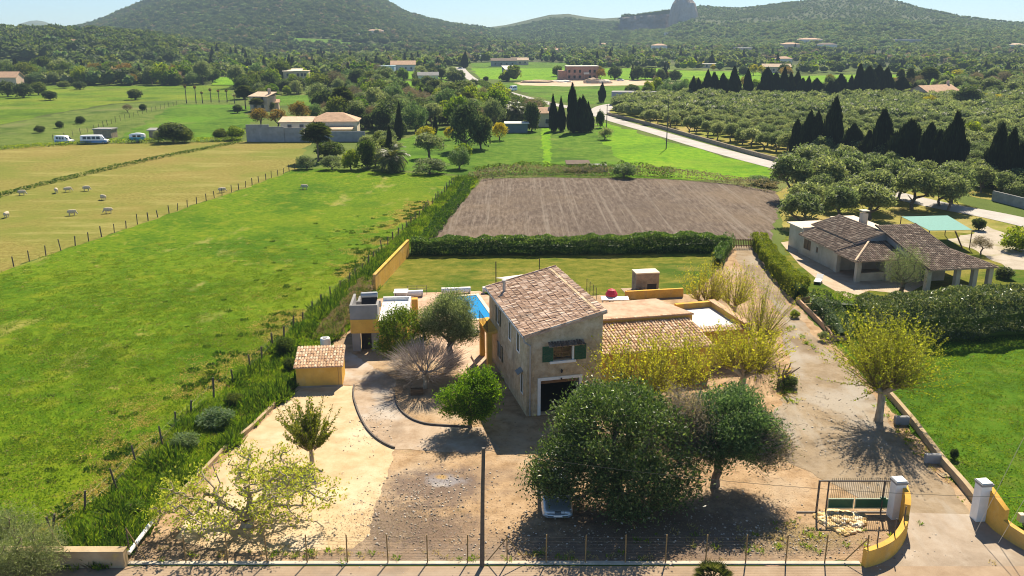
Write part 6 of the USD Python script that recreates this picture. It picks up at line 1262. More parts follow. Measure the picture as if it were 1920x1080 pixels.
# ---------------------------------------------------------------- middle distance: trees one can tell apart
TREES = [  # kind, u, v of the foot, height, width (pixels), label
 ("grey_bush", 575, 317, 26, 42, "grey green oleander clump at the far end of the sheep fence"),
 ("fan_palm", 597, 303, 72, 50, "pair of shaggy fan palms in front of the tall grey wall"),
 ("green_tree", 618, 297, 32, 62, "dense green shrub mass right of the shaggy fan palms"),
 ("grey_bush", 623, 318, 28, 42, "grey green oleander clump on the top edge of the pasture"),
 ("bright_bush", 658, 318, 38, 38, "round bright green bush on the top edge of the pasture"),
 ("green_tree", 689, 316, 54, 36, "tall green shrub between the round bush and the feather palm"),
 ("date_palm", 736, 322, 62, 60, "feather palm with a stout trunk at the top of the pasture"),
 ("cypress", 731, 300, 62, 13, "slim cypress standing right behind the feather palm"),
 ("cypress", 749, 262, 66, 13, "slim dark cypress left of the grey olive, tallest in the garden"),
 ("grey_bush", 805, 326, 30, 68, "broad grey oleander hedge block on the corner of the pasture"),
 ("wild_olive", 862, 317, 42, 44, "round grey green shrub beside the bramble hedge"),
 ("bright_bush", 868, 297, 30, 36, "light green bush above the round grey shrub"),
 ("olive_tree", 806, 297, 45, 60, "large grey olive tree in the far garden"),
 ("lime_bush", 798, 268, 34, 40, "lime green bush behind the large grey olive"),
 ("cypress", 816, 252, 35, 9, "short cypress beside the lime green bush"),
 ("lime_bush", 842, 262, 26, 22, "small yellow bush at the foot of the big dark pine"),
 ("pine_tree", 874, 282, 96, 66, "biggest dark pine above the lush meadow"),
 ("dark_tree", 902, 279, 70, 48, "dark evergreen leaning on the biggest pine"),
 ("lime_bush", 937, 263, 36, 32, "yellow green bush left of the low grey shed"),
 ("dark_tree", 997, 246, 54, 34, "dark tree between the low shed and the terracotta roof"),
 ("date_palm", 945, 224, 42, 46, "feather palm left of the dark tree, nearer the pine"), ("date_palm", 968, 230, 50, 46, "feather palm with upright green leaves behind the low shed"),
 ("fan_palm", 846, 217, 46, 34, "fan palm in front of the broad dark tree crown"), ("fan_palm", 874, 214, 40, 30, "fan palm on the right of the broad dark tree crown"),
 ("dark_tree", 866, 200, 48, 64, "broad dark tree crown left of the white van on the road"),
 ("wild_olive", 780, 247, 56, 50, "tall bushy grey green tree above the lime bush"),
 ("brown_tree", 699, 240, 42, 34, "brown leafless tree left of the slim tall cypress"), ("brown_tree", 726, 243, 36, 38, "pale brown leafless tree right against the slim tall cypress"),
 ("dark_tree", 668, 240, 46, 38, "dark round tree right of the tallest shaggy palm"), ("brown_tree", 612, 226, 34, 34, "brown thin tree left of the tallest shaggy palm"),
 ("fan_palm", 645, 236, 72, 38, "tallest shaggy palm behind the terracotta roofs"), ("fan_palm", 724, 206, 34, 34, "fan palm above the brown leafless trees"),
 ("dark_tree", 760, 184, 28, 28, "dark round tree on the edge of the bright field"), ("cypress", 788, 196, 31, 12, "lone cypress before the bright field"),
 ("dark_tree", 694, 178, 30, 42, "broad dark tree left of the bright field"), ("rusty_bush", 714, 157, 16, 28, "rusty pale bush above the bright field"),
 ("dark_tree", 800, 167, 25, 24, "dark tree before the small grey roofed house"), ("green_tree", 781, 165, 19, 20, "small green tree left of the small grey roofed house"), ("dark_tree", 822, 168, 20, 22, "dark bush right of the small grey roofed house"),
 ("dark_tree", 862, 152, 20, 24, "dark tree where the road bends out of sight"), ("cypress", 872, 128, 30, 12, "conical dark tree at the far end of the road"),
 ("rusty_bush", 488, 238, 36, 38, "rusty shrub below the pink house"), ("rusty_bush", 522, 238, 34, 38, "rusty shrub above the tall grey wall"), ("rusty_bush", 563, 234, 44, 46, "large rusty green shrub behind the terracotta roofs"),
 ("fan_palm", 461, 205, 44, 30, "fan palm left of the pink house"), ("fan_palm", 482, 210, 26, 24, "short palm in front of the pink house"), ("dark_tree", 506, 208, 18, 20, "dark bush at the porch of the pink house"), ("dark_tree", 446, 212, 16, 20, "dark bush left of the pink house palms"),
 ("dark_tree", 608, 174, 32, 34, "large dark round tree right of the beige house"),
 ("dark_tree", 326, 267, 38, 54, "large dark shrub right of the teal caravan"), ("green_tree", 346, 267, 28, 40, "green shrub beside the large dark shrub"), ("bright_bush", 442, 262, 26, 36, "bright bush left of the tall grey wall"), ("green_tree", 414, 263, 22, 28, "green bush in the corner of the dry field"), ("grey_bush", 297, 266, 22, 22, "grey bush in front of the small hut"),
 ("dark_tree", 254, 187, 20, 30, "lone dark round bush in the long bright meadow"), ("dark_tree", 95, 188, 18, 28, "dark bush at the near edge of the long bright meadow"), ("dark_tree", 45, 183, 28, 36, "dark tree at the left edge below the yellow field"), ("green_tree", 72, 178, 24, 30, "green tree right of the dark tree at the left edge"), ("dark_tree", 15, 181, 30, 34, "leftmost dark tree below the yellow field"),
 ("dark_tree", 151, 232, 14, 18, "dark shrub in the rough pasture, second from the right"), ("dark_tree", 75, 249, 14, 20, "dark shrub in the rough pasture, leftmost"), ("dark_tree", 112, 240, 13, 16, "dark shrub in the rough pasture, second from the left"), ("dark_tree", 268, 207, 12, 15, "dark shrub in the rough pasture, rightmost"), ("brown_tree", 240, 211, 16, 20, "thin bare shrub in the rough pasture"),
 ("lime_bush", 135, 146, 22, 26, "round lime green bush right of the yellow field"), ("dark_tree", 93, 148, 14, 20, "dark bush on the edge of the yellow field"), ("dark_tree", 150, 168, 16, 24, "dark bush below the round lime bush"), ("green_tree", 120, 166, 14, 24, "green bush left of the dark bush under the lime bush"),
 ("lime_bush", 1412, 142, 22, 18, "yellow flowering tree behind the far cypress row, right of the pair"), ("lime_bush", 1428, 142, 20, 16, "yellow flowering tree behind the far cypress row, left of the pinkish house"), ("dark_tree", 1393, 142, 18, 20, "dark round tree left of the yellow flowering pair"),
 ("lime_bush", 1743, 206, 26, 38, "yellow flowering bush left of the terracotta roof"), ("lime_bush", 1785, 207, 26, 30, "yellow flowering bush below the terracotta roof"), ("lime_bush", 1843, 203, 30, 26, "tall yellow bush right of the big dark tree"), ("lime_bush", 1882, 206, 30, 48, "broad yellow bush at the right edge"), ("lime_bush", 1796, 150, 20, 28, "lone yellow round tree on the slope"), ("lime_bush", 1678, 158, 14, 14, "small yellow bush behind the cypress row"),
 ("dark_tree", 1813, 208, 46, 58, "big dark round tree right of the terracotta roof"), ("dark_tree", 1867, 186, 26, 32, "dark tree behind the yellow bushes"), ("dark_tree", 1905, 210, 30, 30, "dark tree at the right edge above the grove"),
 ("bright_bush", 1816, 270, 42, 48, "bright green leafy tree among the grey olives"), ("olive_tree", 1876, 267, 44, 36, "pale olive tree right of the bright green tree"),
 ("green_tree", 1627, 193, 20, 24, "green bush in front of the cypress row"), ("green_tree", 1650, 194, 20, 28, "round olive green bush in front of the cypress row"), ("brown_tree", 1682, 194, 17, 40, "brownish bush in front of the cypress row"),
 ("fan_palm", 1685, 172, 42, 14, "left fan palm of the pair beside the round green field"), ("fan_palm", 1703, 172, 44, 14, "right fan palm of the pair beside the round green field"), ("fan_palm", 1740, 172, 44, 30, "shaggy fan palm right of the palm pair"),
 ("bright_bush", 1790, 342, 42, 44, "light green leafy tree right of the near cypresses"), ("bright_bush", 1835, 344, 46, 40, "light green leafy tree left of the last cypresses"), ("dark_tree", 1835, 432, 24, 26, "dark bush beside the gravel drive"), ("hedge_ball", 1905, 470, 50, 60, ""),
 ("dark_tree", 1882, 522, 22, 34, "dark green round bush beside the bungalow porch"), ("brown_tree", 1838, 478, 36, 40, "small bare tree by the gravel drive"),
 ("dark_tree", 1576, 301, 42, 26, "dark bush at the foot of the tallest near cypress"), ("grey_bush", 1134, 262, 24, 30, "grey shrub at the foot of the cypress clump"), ("dark_tree", 1125, 240, 34, 16, "brownish dark tree at the bend of the road"), ("cypress", 1128, 192, 34, 15, "lone cypress beside the long grey building"),
 ("green_tree", 1045, 143, 20, 22, "green tree left of the brick building site"), ("rusty_bush", 1123, 148, 24, 22, "rusty bush right of the brick building site"), ("dark_tree", 888, 166, 18, 18, "dark bush left of the road, near the bend"), ("dark_tree", 911, 153, 10, 12, "small dark bush right of the road"), ("dark_tree", 952, 153, 12, 10, "small dark bush in the bright field by the road"),
 ("grey_bush", 1090, 322, 16, 40, "grey scrub around the small field hut"), ("wild_olive", 1170, 333, 28, 50, "dark olive shrub right of the small field hut"), ("dark_tree", 1440, 350, 16, 40, "blue green shrub at the far corner of the ploughed field"), ("wild_olive", 1420, 346, 18, 44, "grey shrub at the far corner of the ploughed field"),
]
for k, u, v, h, w, lb in TREES:
    if k == "hedge_ball": k, lb = "bright_bush", "big bright green shrub at the right edge by the gravel drive"
    place(k, u, v, h, w, lb)

# weedy shrubs on the bank
for u, v, h, w, k, lb in ((536, 668, 36, 40, "green_tree", "green shrub on the bank left of the water tank"), (545, 696, 26, 28, "green_tree", "green shrub pressed against the small shed"),
                          (404, 798, 34, 78, "wild_olive", "broad low shrub on the bank beside the pasture fence"), (350, 838, 30, 56, "wild_olive", "low shrub on the bank below the broad one"), (440, 762, 26, 34, "green_tree", "green shrub on the bank at the fence, above the broad low one"), (255, 962, 28, 44, "bright_bush", "bright weedy bush on the bank above the white pipe"), (110, 1046, 36, 40, "dark_tree", "dark bush behind the low tan wall"),
                          (1478, 726, 24, 34, "dark_tree", "low green shrub at the dead stump"), (1490, 596, 16, 20, "bright_bush", "small green clump in the driveway by the planters"), (1545, 640, 20, 24, "grey_bush", "pale shrub inside the brick planters"), (1788, 862, 24, 16, "dark_tree", "small dark bush on the green side of the driveway wall")):
    place(k, u, v, h, w, lb, cat="bush", name="shrub")

# cypresses
near_c = [(1492, 293, 65, 24), (1510, 296, 82, 28), (1525, 297, 82, 26), (1556, 298, 108, 34), (1598, 304, 68, 40), (1626, 309, 60, 30), (1650, 313, 100, 40), (1690, 323, 92, 62), (1735, 330, 92, 40), (1750, 333, 84, 34), (1766, 336, 96, 38), (1782, 339, 120, 40)]
for i, (u, v, h, w) in enumerate(near_c):
    w *= 1.22
    lbs = {0: "leftmost cypress of the big dark row beside the olive groves", 3: "tallest narrow cypress of the big dark row", 6: "leaning cypress in the middle of the big dark row", 7: "widest cypress of the big dark row", 11: "tall leaning cypress at the right end of the big dark row"}
    place("cypress", u, v, h, w, lbs.get(i, "dark cypress in the big row beside the olive groves"), group=None if i in lbs else "cypresses of the big dark row")
for u, v, h, w in ((1858, 352, 112, 44), (1884, 356, 108, 40), (1910, 360, 108, 42), (1938, 362, 110, 42)): place("cypress", u, v, h, w, "dark cypress with a bare trunk at the right edge by the road", group="cypresses at the right edge")
for u, v, h, w in ((1037, 246, 64, 16), (1052, 246, 60, 14), (1073, 249, 86, 24), (1092, 249, 64, 26), (1084, 248, 60, 24), (1103, 247, 52, 18)): place("cypress", u, v, h, w, "cypress of the dark clump left of the road", group="cypress clump left of the road")
for u, tp, w in ((1297, 147, 14), (1308, 150, 13), (1325, 136, 18), (1338, 140, 20), (1355, 142, 24), (1372, 130, 18), (1381, 146, 14), (1400, 134, 15), (1438, 132, 30), (1451, 140, 24), (1466, 131, 17), (1478, 140, 18), (1490, 137, 18), (1501, 150, 20), (1511, 147, 16), (1525, 150, 24), (1536, 158, 22), (1552, 155, 20), (1562, 153, 18), (1575, 143, 26), (1591, 145, 13), (1608, 126, 20), (1626, 130, 30), (1645, 128, 30), (1660, 132, 24), (1690, 147, 30), (1712, 158, 13)):
    v = 191 + (u * 37 % 5) - 2; w *= 1.3; place("cypress", u, v, v - tp, w, "dark cypress in the long row behind the olive grove", group="long cypress row behind the grove")
for u, h in ((350, 36), (368, 34), (380, 22), (396, 26), (411, 24), (426, 24), (440, 16)): place("bare_palm", u, 192 + (u % 3), h, 26, "slender trunk of a lopped palm in the meadow left of the pink house", group="row of lopped palms")

# olive groves
def grove(pg, step, seed, size, label, group, most, jit=.9, rot=.35):
    rng = np.random.default_rng(seed); x0, y0, x1, y1 = pg.bounds; out = []
    c, s = math.cos(rot), math.sin(rot); cx, cy = (x0 + x1) / 2, (y0 + y1) / 2; R = max(x1 - x0, y1 - y0) * .75
    for a in np.arange(-R, R, step):
        for b in np.arange(-R, R, step):
            q = np.array([cx + a * c - b * s, cy + a * s + b * c]) + rng.normal(size=2) * jit
            if pg.contains(Point(q)) and abs(math.atan2(q[0], q[1])) < .56: out.append(q)
    out.sort(key=lambda q: np.hypot(*q)); 
    for q in out[:most]:
        w = size * rng.uniform(.8, 1.2); k = KIND["olive_tree"]; copy("olive_tree", k[rng.integers(len(k))], (q[0], q[1], 0), rng.random() * 6.28, (w, w, w * rng.uniform(.78, .98)), label, "olive tree", group)
    rest = out[most:]
    return rest
import_mesh = {}
rest = grove(grove_poly.buffer(-1.5), 4.9, 501, 4.5, "olive tree in the wide grove beyond the country road", "olive grove beyond the road", 290)
grove(near_grove.difference(Polygon([P(*q)[:2] for q in ((1880, 398), (1990, 430), (1700, 445), (1640, 432), (1690, 405))])).buffer(-1.2), 5.4, 502, 6.4, "olive tree in the near grove between ploughed field and bungalow", "near olive grove", 60, 1.0)

# wooded belt: trees of their own between the fields
from shapely.strtree import STRtree
_tree = STRtree([f.buffer(1.0) for f in FIELDS])
def in_field(x, y): return len(_tree.query(Point(x, y), predicate="within")) > 0
_road = LineString([P(*q)[:2] for q in ROAD]).buffer(7)
_open = shapely.union_all([_road] + [shapely.affinity.translate(LineString([P(*q)[:2] for q in ROAD[1:8]]).buffer(6), 0, -k) for k in (8, 16, 24, 32, 42)] + [LineString([P(*q)[:2], P(*q)[:2] * .93]).buffer(9) for q in ((549, 158), (756, 133), (722, 134), (803, 153), (1092, 150), (486, 209), (626, 259), (556, 262), (960, 138), (1768, 196), (1026, 238))])
def belt(poly_px, n, seed, kinds, smin, smax, space, label, group):
    rng = np.random.default_rng(seed); pg = Polygon([P(*q)[:2] for q in poly_px]); x0, y0, x1, y1 = pg.bounds; got = []
    for _ in range(n * 60):
        if len(got) >= n: break
        q = rng.uniform((x0, y0), (x1, y1))
        if not pg.contains(Point(q)) or in_field(*q) or _open.contains(Point(q)): continue
        if got and min(np.hypot(*(np.array(got) - q).T)) < space: continue
        got.append(q)
    for q in got:
        k = kinds[rng.integers(len(kinds))]; kk = KIND[k]; w = rng.uniform(smin, smax); what = {"dark_tree": "dark green tree", "green_tree": "green tree", "olive_tree": "grey olive tree", "brown_tree": "brown bare tree", "bright_bush": "bright green bush", "wild_olive": "grey green tree", "grey_bush": "grey green bush", "rusty_bush": "rusty brown bush", "pine_tree": "dark pine", "lime_bush": "yellow green bush"}[k]
        copy(k, kk[rng.integers(len(kk))], (q[0], q[1], 0), rng.random() * 6.28, (w, w, w * rng.uniform(.75, 1.15)), f"{what} {label}", "bush" if "bush" in k else "tree", f"{what}s {group}")
mix = ["dark_tree", "dark_tree", "green_tree", "wild_olive", "olive_tree", "brown_tree", "bright_bush", "grey_bush"]
belt([(585, 232), (600, 196), (700, 190), (740, 176), (840, 184), (900, 190), (1030, 200), (1030, 215), (930, 235), (850, 240), (760, 262), (680, 262), (640, 240)], 125, 601, mix, 4.5, 9, 4.2, "in the wooded belt between pasture and road", "in the wooded belt")
belt([(680, 300), (690, 270), (760, 262), (860, 250), (880, 300), (850, 330), (700, 316)], 26, 602, ["grey_bush", "bright_bush", "green_tree", "olive_tree"], 2.5, 4.5, 4, "in the garden at the top of the pasture", "in the garden at the top of the pasture")
belt([(590, 176), (690, 150), (730, 150), (730, 176), (690, 190), (600, 190)], 50, 603, mix, 5, 9, 6, "left of the bright field and the white houses", "left of the bright field")
belt([(-150, 160), (-150, 148), (120, 148), (300, 150), (430, 146), (530, 150), (540, 165), (440, 172), (300, 160)], 110, 604, ["dark_tree", "green_tree", "wild_olive", "green_tree", "olive_tree", "rusty_bush", "bright_bush"], 6, 12, 7.5, "in the hedgerows beyond the long meadow", "in the hedgerows beyond the long meadow")
belt([(430, 176), (540, 164), (640, 166), (640, 176), (520, 182), (450, 190)], 26, 605, ["dark_tree", "green_tree", "bright_bush", "grey_bush"], 4, 8, 5, "below the beige house", "below the beige house")
belt([(640, 168), (760, 140), (860, 135), (880, 150), (900, 160), (840, 152), (700, 172)], 40, 606, mix, 5, 9, 6, "around the white houses", "around the white houses")
belt([(1130, 182), (1150, 170), (1330, 162), (1290, 186), (1200, 186)], 22, 607, ["green_tree", "dark_tree", "bright_bush", "wild_olive"], 4, 7, 6, "behind the long grey building", "behind the long grey building")
belt([(1280, 186), (1290, 165), (1700, 160), (1720, 184)], 46, 608, ["green_tree", "dark_tree", "rusty_bush", "brown_tree", "bright_bush"], 3.5, 6.5, 6, "around the long cypress row", "around the long cypress row")
belt([(1700, 186), (1720, 160), (2000, 150), (2000, 200), (1960, 196)], 90, 609, ["olive_tree", "wild_olive", "green_tree", "olive_tree", "dark_tree", "brown_tree"], 5, 8.5, 6, "on the wooded plain at the right", "on the wooded plain at the right")
belt([(1095, 150), (1240, 145), (1480, 140), (1480, 148), (1300, 152), (1110, 160)], 26, 610, ["green_tree", "dark_tree", "rusty_bush"], 4, 8, 8, "near the building site", "near the building site")
hedge("bramble hedge along the far edge of the ploughed field", [P(884, 338), P(960, 329), P(1060, 329), P(1180, 331), P(1280, 333), P(1390, 346), P(1462, 360)], 3.0, [1.4, 2.0, 1.5, 1.9, 1.7, 1.2, 1.6], "grey", 130, .34, .10, 320, lump=.5, core=False)
hedge("dark green bramble hedge behind the grey one", [P(890, 330), P(960, 324), P(1060, 325), P(1180, 327), P(1262, 331)], 2.4, [1.5, 2.0, 1.6, 2.2, 1.4], "dark_weed", 120, .34, .16, 321, lump=.5, core=False)
hedge("line of scrub down the left edge of the ploughed field", [P(880, 345), P(862, 372), P(830, 412), P(800, 450)], 1.8, [1.3, .8, 1.0, .7], "dark_weed", 150, .28, .10, 322, lump=.5, core=False)
hedge("weedy low wall line across the dry field", [P(-60, 386), P(60, 352), P(200, 319), P(330, 290), P(452, 267)], 1.2, [.6, .5, .7, .5, .5], "dark_weed", 42, .32, .14, 323, lump=.5, core=False)
hedge("rough weed strip between dry field and rough pasture", [P(-100, 287), P(60, 276), P(200, 268), P(330, 268), P(455, 264)], 2.4, [.9, .7, .9, 1.2, .9], "weed", 60, .4, .16, 324, lump=.5, core=False)
hedge("hedge running along the country road", [P(900, 156), P(960, 186), P(1010, 200)], 4, [1.5, 1.8, 1.4], "mid", 60, .6, .3, 325, lump=.5, core=False)
# the wall along the road
def road_wall():
    q = [P(1140, 216), P(1230, 239), P(1310, 262), P(1400, 288), P(1470, 307), P(1500, 315)]; o = q[0]; t = thing("road_wall", "low dark stone wall along the country road", "wall", o); swept_wall(t, [(a - o)[:2] for a in q], [.9] * 6, .5, M["barbecue_stone"])
    q = [P(1860, 376), P(1900, 386), P(1990, 410)]; o = q[0]; t = thing("road_wall", "grey roadside wall under the right edge cypresses", "wall", o); swept_wall(t, [(a - o)[:2] for a in q], [1.6] * 3, .3, M["grey_render"])
road_wall()

# ---------------------------------------------------------------- weeds and grass tufts
def tufts():
    rng = np.random.default_rng(701)
    def tuft(n, h, r, w):
        a = rng.random(n) * 6.28; rr = r * rng.random(n) ** .5; b = np.stack([np.cos(a) * rr, np.sin(a) * rr, np.zeros(n)], 1); d = np.stack([np.cos(a) * .5, np.sin(a) * .5, np.ones(n)], 1) + rng.normal(size=(n, 3)) * .3; d = unit(d); L = h * rng.uniform(.5, 1.1, n)[:, None]
        return leaves(rng, b + d * L * .5, h * .85, w, out=d * 2.0)
    protos = [("tuft", tuft(26, .55, .28, .07), LF["weed"]), ("tuft", tuft(30, .4, .34, .10), LF["weed"]), ("tuft", tuft(22, .75, .25, .06), LF["dark_weed"]), ("tuft", tuft(20, .45, .25, .035), LF["dry"])]
    bank = [f for f in FIELDS if f.contains(Point(*P(460, 770)[:2])) and f.area < 3000][0]
    x0, y0, x1, y1 = bank.bounds; pos, sc, ix = [], [], []
    while len(pos) < 5200:
        q = rng.uniform((x0, y0), (x1, y1))
        if q[1] > 130 and rng.random() < .5: continue
        if bank.contains(Point(q)):
            nz = float(meshkit.noise(np.array([q[0] / 2.2, q[1] / 2.2, 0]), 3)); pos.append([*q, 0]); sc.append(.55 + 1.1 * nz); ix.append(int(rng.choice(4, p=[.36, .30, .28, .06] if nz > .42 else [.4, .42, .08, .10])))
    scatter("weeds", "tall green weeds and grass covering the bank", "weeds", protos, pos, rng.random(len(pos)) * 6.28, sc, ix)
    # pasture grass near the fence and scattered over the field
    def short(n, h, r, w): return tuft(n, h, r, w)
    LF["grass"] = leaf("grass_blade", [(0, C(.070, .15, .010)), (.5, C(.115, .215, .014)), (1, C(.20, .28, .03))], trans=.4)
    pr = [("blades", short(26, .085, .42, .045), LF["grass"]), ("blades", short(20, .11, .36, .045), LF["weed"]), ("blades", short(16, .08, .4, .04), LF["dry"])]
    pos, sc, ix = [], [], []; x0, y0, x1, y1 = green_poly.bounds
    while len(pos) < 13000:
        q = np.array([rng.uniform(-78, x1), rng.uniform(34, 120)])
        if green_poly.contains(Point(q)):
            nz = float(meshkit.fbm(np.array([q[0] / 5., q[1] / 5., 0]), 3, 4))
            if rng.random() < nz * 1.3 * min(1, max(0, (118 - np.hypot(*q)) / 60)): pos.append([*q, 0]); sc.append(rng.uniform(.6, 1.5)); ix.append(int(rng.choice(3, p=[.55, .3, .15])))
    scatter("grass", "uneven grass clumps in the green pasture", "grass", pr, pos, rng.random(len(pos)) * 6.28, sc, ix)
    fl = LineString([P(*q)[:2] for q in FENCE_B]); pos, sc, ix = [], [], []
    while len(pos) < 2600:
        d = abs(rng.normal()) * 2.4; q = np.array(fl.interpolate(rng.random() * fl.length).coords[0]) + [-d, .2 * d]
        nz = float(meshkit.fbm(np.array([q[0] / 3., q[1] / 3., 0]), 3, 8))
        if green_poly.contains(Point(q)) and q[1] < 135 and nz > .46: pos.append([*q, 0]); sc.append(rng.uniform(.8, 1.7)); ix.append(0 if rng.random() < .93 else 1)
    for _ in range(80):
        q = np.array(fl.interpolate(rng.random() * fl.length * .7 + fl.length * .3).coords[0]) + [-abs(rng.normal()) * 9, rng.normal() * 2]
        if green_poly.contains(Point(q)): pos.append([*q, 0]); sc.append(rng.uniform(.5, 1.1)); ix.append(1)
    scatter("dry_grass", "straw coloured dry grass and thistles along the pasture fence", "dry grass", [("blades", short(22, .075, .45, .045), LF["straw"]), ("thistle", tuft(34, .20, .26, .08), LF["dark_weed"])], pos, rng.random(len(pos)) * 6.28, sc, ix)
    gr = [f for f in FIELDS if f.contains(Point(*P(1850, 760)[:2]))]
    pos, sc, ix = [], [], []; pg = min(gr, key=lambda g: g.area); x0, y0, x1, y1 = pg.bounds
    while len(pos) < 3500:
        q = rng.uniform((x0, y0), (min(x1, 48), y1))
        if pg.contains(Point(q)): pos.append([*q, 0]); sc.append(rng.uniform(.6, 1.6)); ix.append(int(rng.choice(3, p=[.6, .36, .04])))
    scatter("grass", "lush grass clumps in the plot at the right", "grass", pr, pos, rng.random(len(pos)) * 6.28, sc, ix)
    # fallen leaves and litter under the big trees
    lt = MB(); c = []
    for (u, v, rx, ry, k) in ((1230, 1005, 8, 3.4, 1500), (750, 990, 4.5, 3.4, 1500), (380, 1030, 4.5, 1.2, 800), (1480, 1015, 4, 1.6, 700), (1380, 930, 4, 3, 500), (1700, 850, 3.5, 3, 200)):
        p = P(u, v); k *= 3; c.append(np.column_stack([p[0] + rng.normal(size=k) * rx / 2, p[1] + rng.normal(size=k) * ry / 2, np.full(k, .055)]))
    c = np.vstack(c); yb = P(960, 1054)[1]; c = c[c[:, 1] > yb]
    leaves(rng, c, .065, .05, mb=lt, up=0, flat=.8); lt.v = [v * [1, 1, .25] + [0, 0, .03] for v in lt.v]; solo("leaf_litter", lt, LF["dry"], "dry fallen leaves scattered over the yard dirt", "leaf litter", kind="stuff")
tufts()
def pebbles():
    rng = np.random.default_rng(711); b = trimesh.creation.icosahedron(); V, Fc = np.array(b.vertices), np.array(b.faces); c = []
    for (u, v, rx, ry, k) in ((1500, 1012, 6, 2.0, 500), (820, 915, 4, 3, 420), (760, 960, 3.5, 4, 500), (1250, 985, 8, 4, 400), (950, 1020, 7, 2, 420), (1560, 800, 3, 9, 420), (700, 800, 1.6, 4, 200), (1600, 690, 2, 8, 260)):
        p = P(u, v); c.append(np.column_stack([p[0] + rng.normal(size=k) * rx / 2, p[1] + rng.normal(size=k) * ry / 2]))
    c = np.vstack(c); n = len(c); r = .018 + .05 * rng.random(n) ** 3
    v = V[None] * r[:, None, None] * rng.uniform(.6, 1.4, (n, len(V), 1)) * [1.2, 1, .7] + np.column_stack([c, np.full(n, .05)])[:, None]
    f = Fc[None] + (np.arange(n) * len(V))[:, None, None]
    M["pebble"] = pieces("pebble", [(0, C(.22, .17, .12)), (.5, C(.42, .34, .25)), (1, C(.62, .55, .46))])
    solo("pebbles", (v.reshape(-1, 3), f.reshape(-1, 3)), M["pebble"], "small loose stones scattered over yard and driveway", "pebbles", kind="stuff")
    pr = []
    def tf(n, h, r):
        a = rng.random(n) * 6.28; b = np.stack([np.cos(a) * r * rng.random(n), np.sin(a) * r * rng.random(n), np.zeros(n)], 1); d = unit(np.stack([np.cos(a) * .8, np.sin(a) * .8, np.ones(n)], 1)); return leaves(rng, b + d * h * .5, h, .04, out=d * 2)
    pos = []
    for (u, v, rx, ry, k) in ((1480, 1010, 7, 1.6, 60), (560, 1040, 9, .5, 40), (1000, 1046, 9, .4, 40), (1480, 740, 1.2, 2, 30), (1510, 640, .6, 5, 30), (1700, 820, .5, 6, 40), (930, 690, .5, 5, 24)):
        p = P(u, v); pos += [[p[0] + rng.normal() * rx / 2, p[1] + rng.normal() * ry / 2, .03] for _ in range(k)]
    scatter("yard_weeds", "small weeds growing in the yard and along the driveway", "weeds", [("tuft", tf(20, .22, .16), LF["weed"]), ("tuft", tf(18, .18, .2), LF["straw"])], pos, rng.random(len(pos)) * 6.28, rng.uniform(.5, 1.3, len(pos)), rng.integers(0, 2, len(pos)))
pebbles()

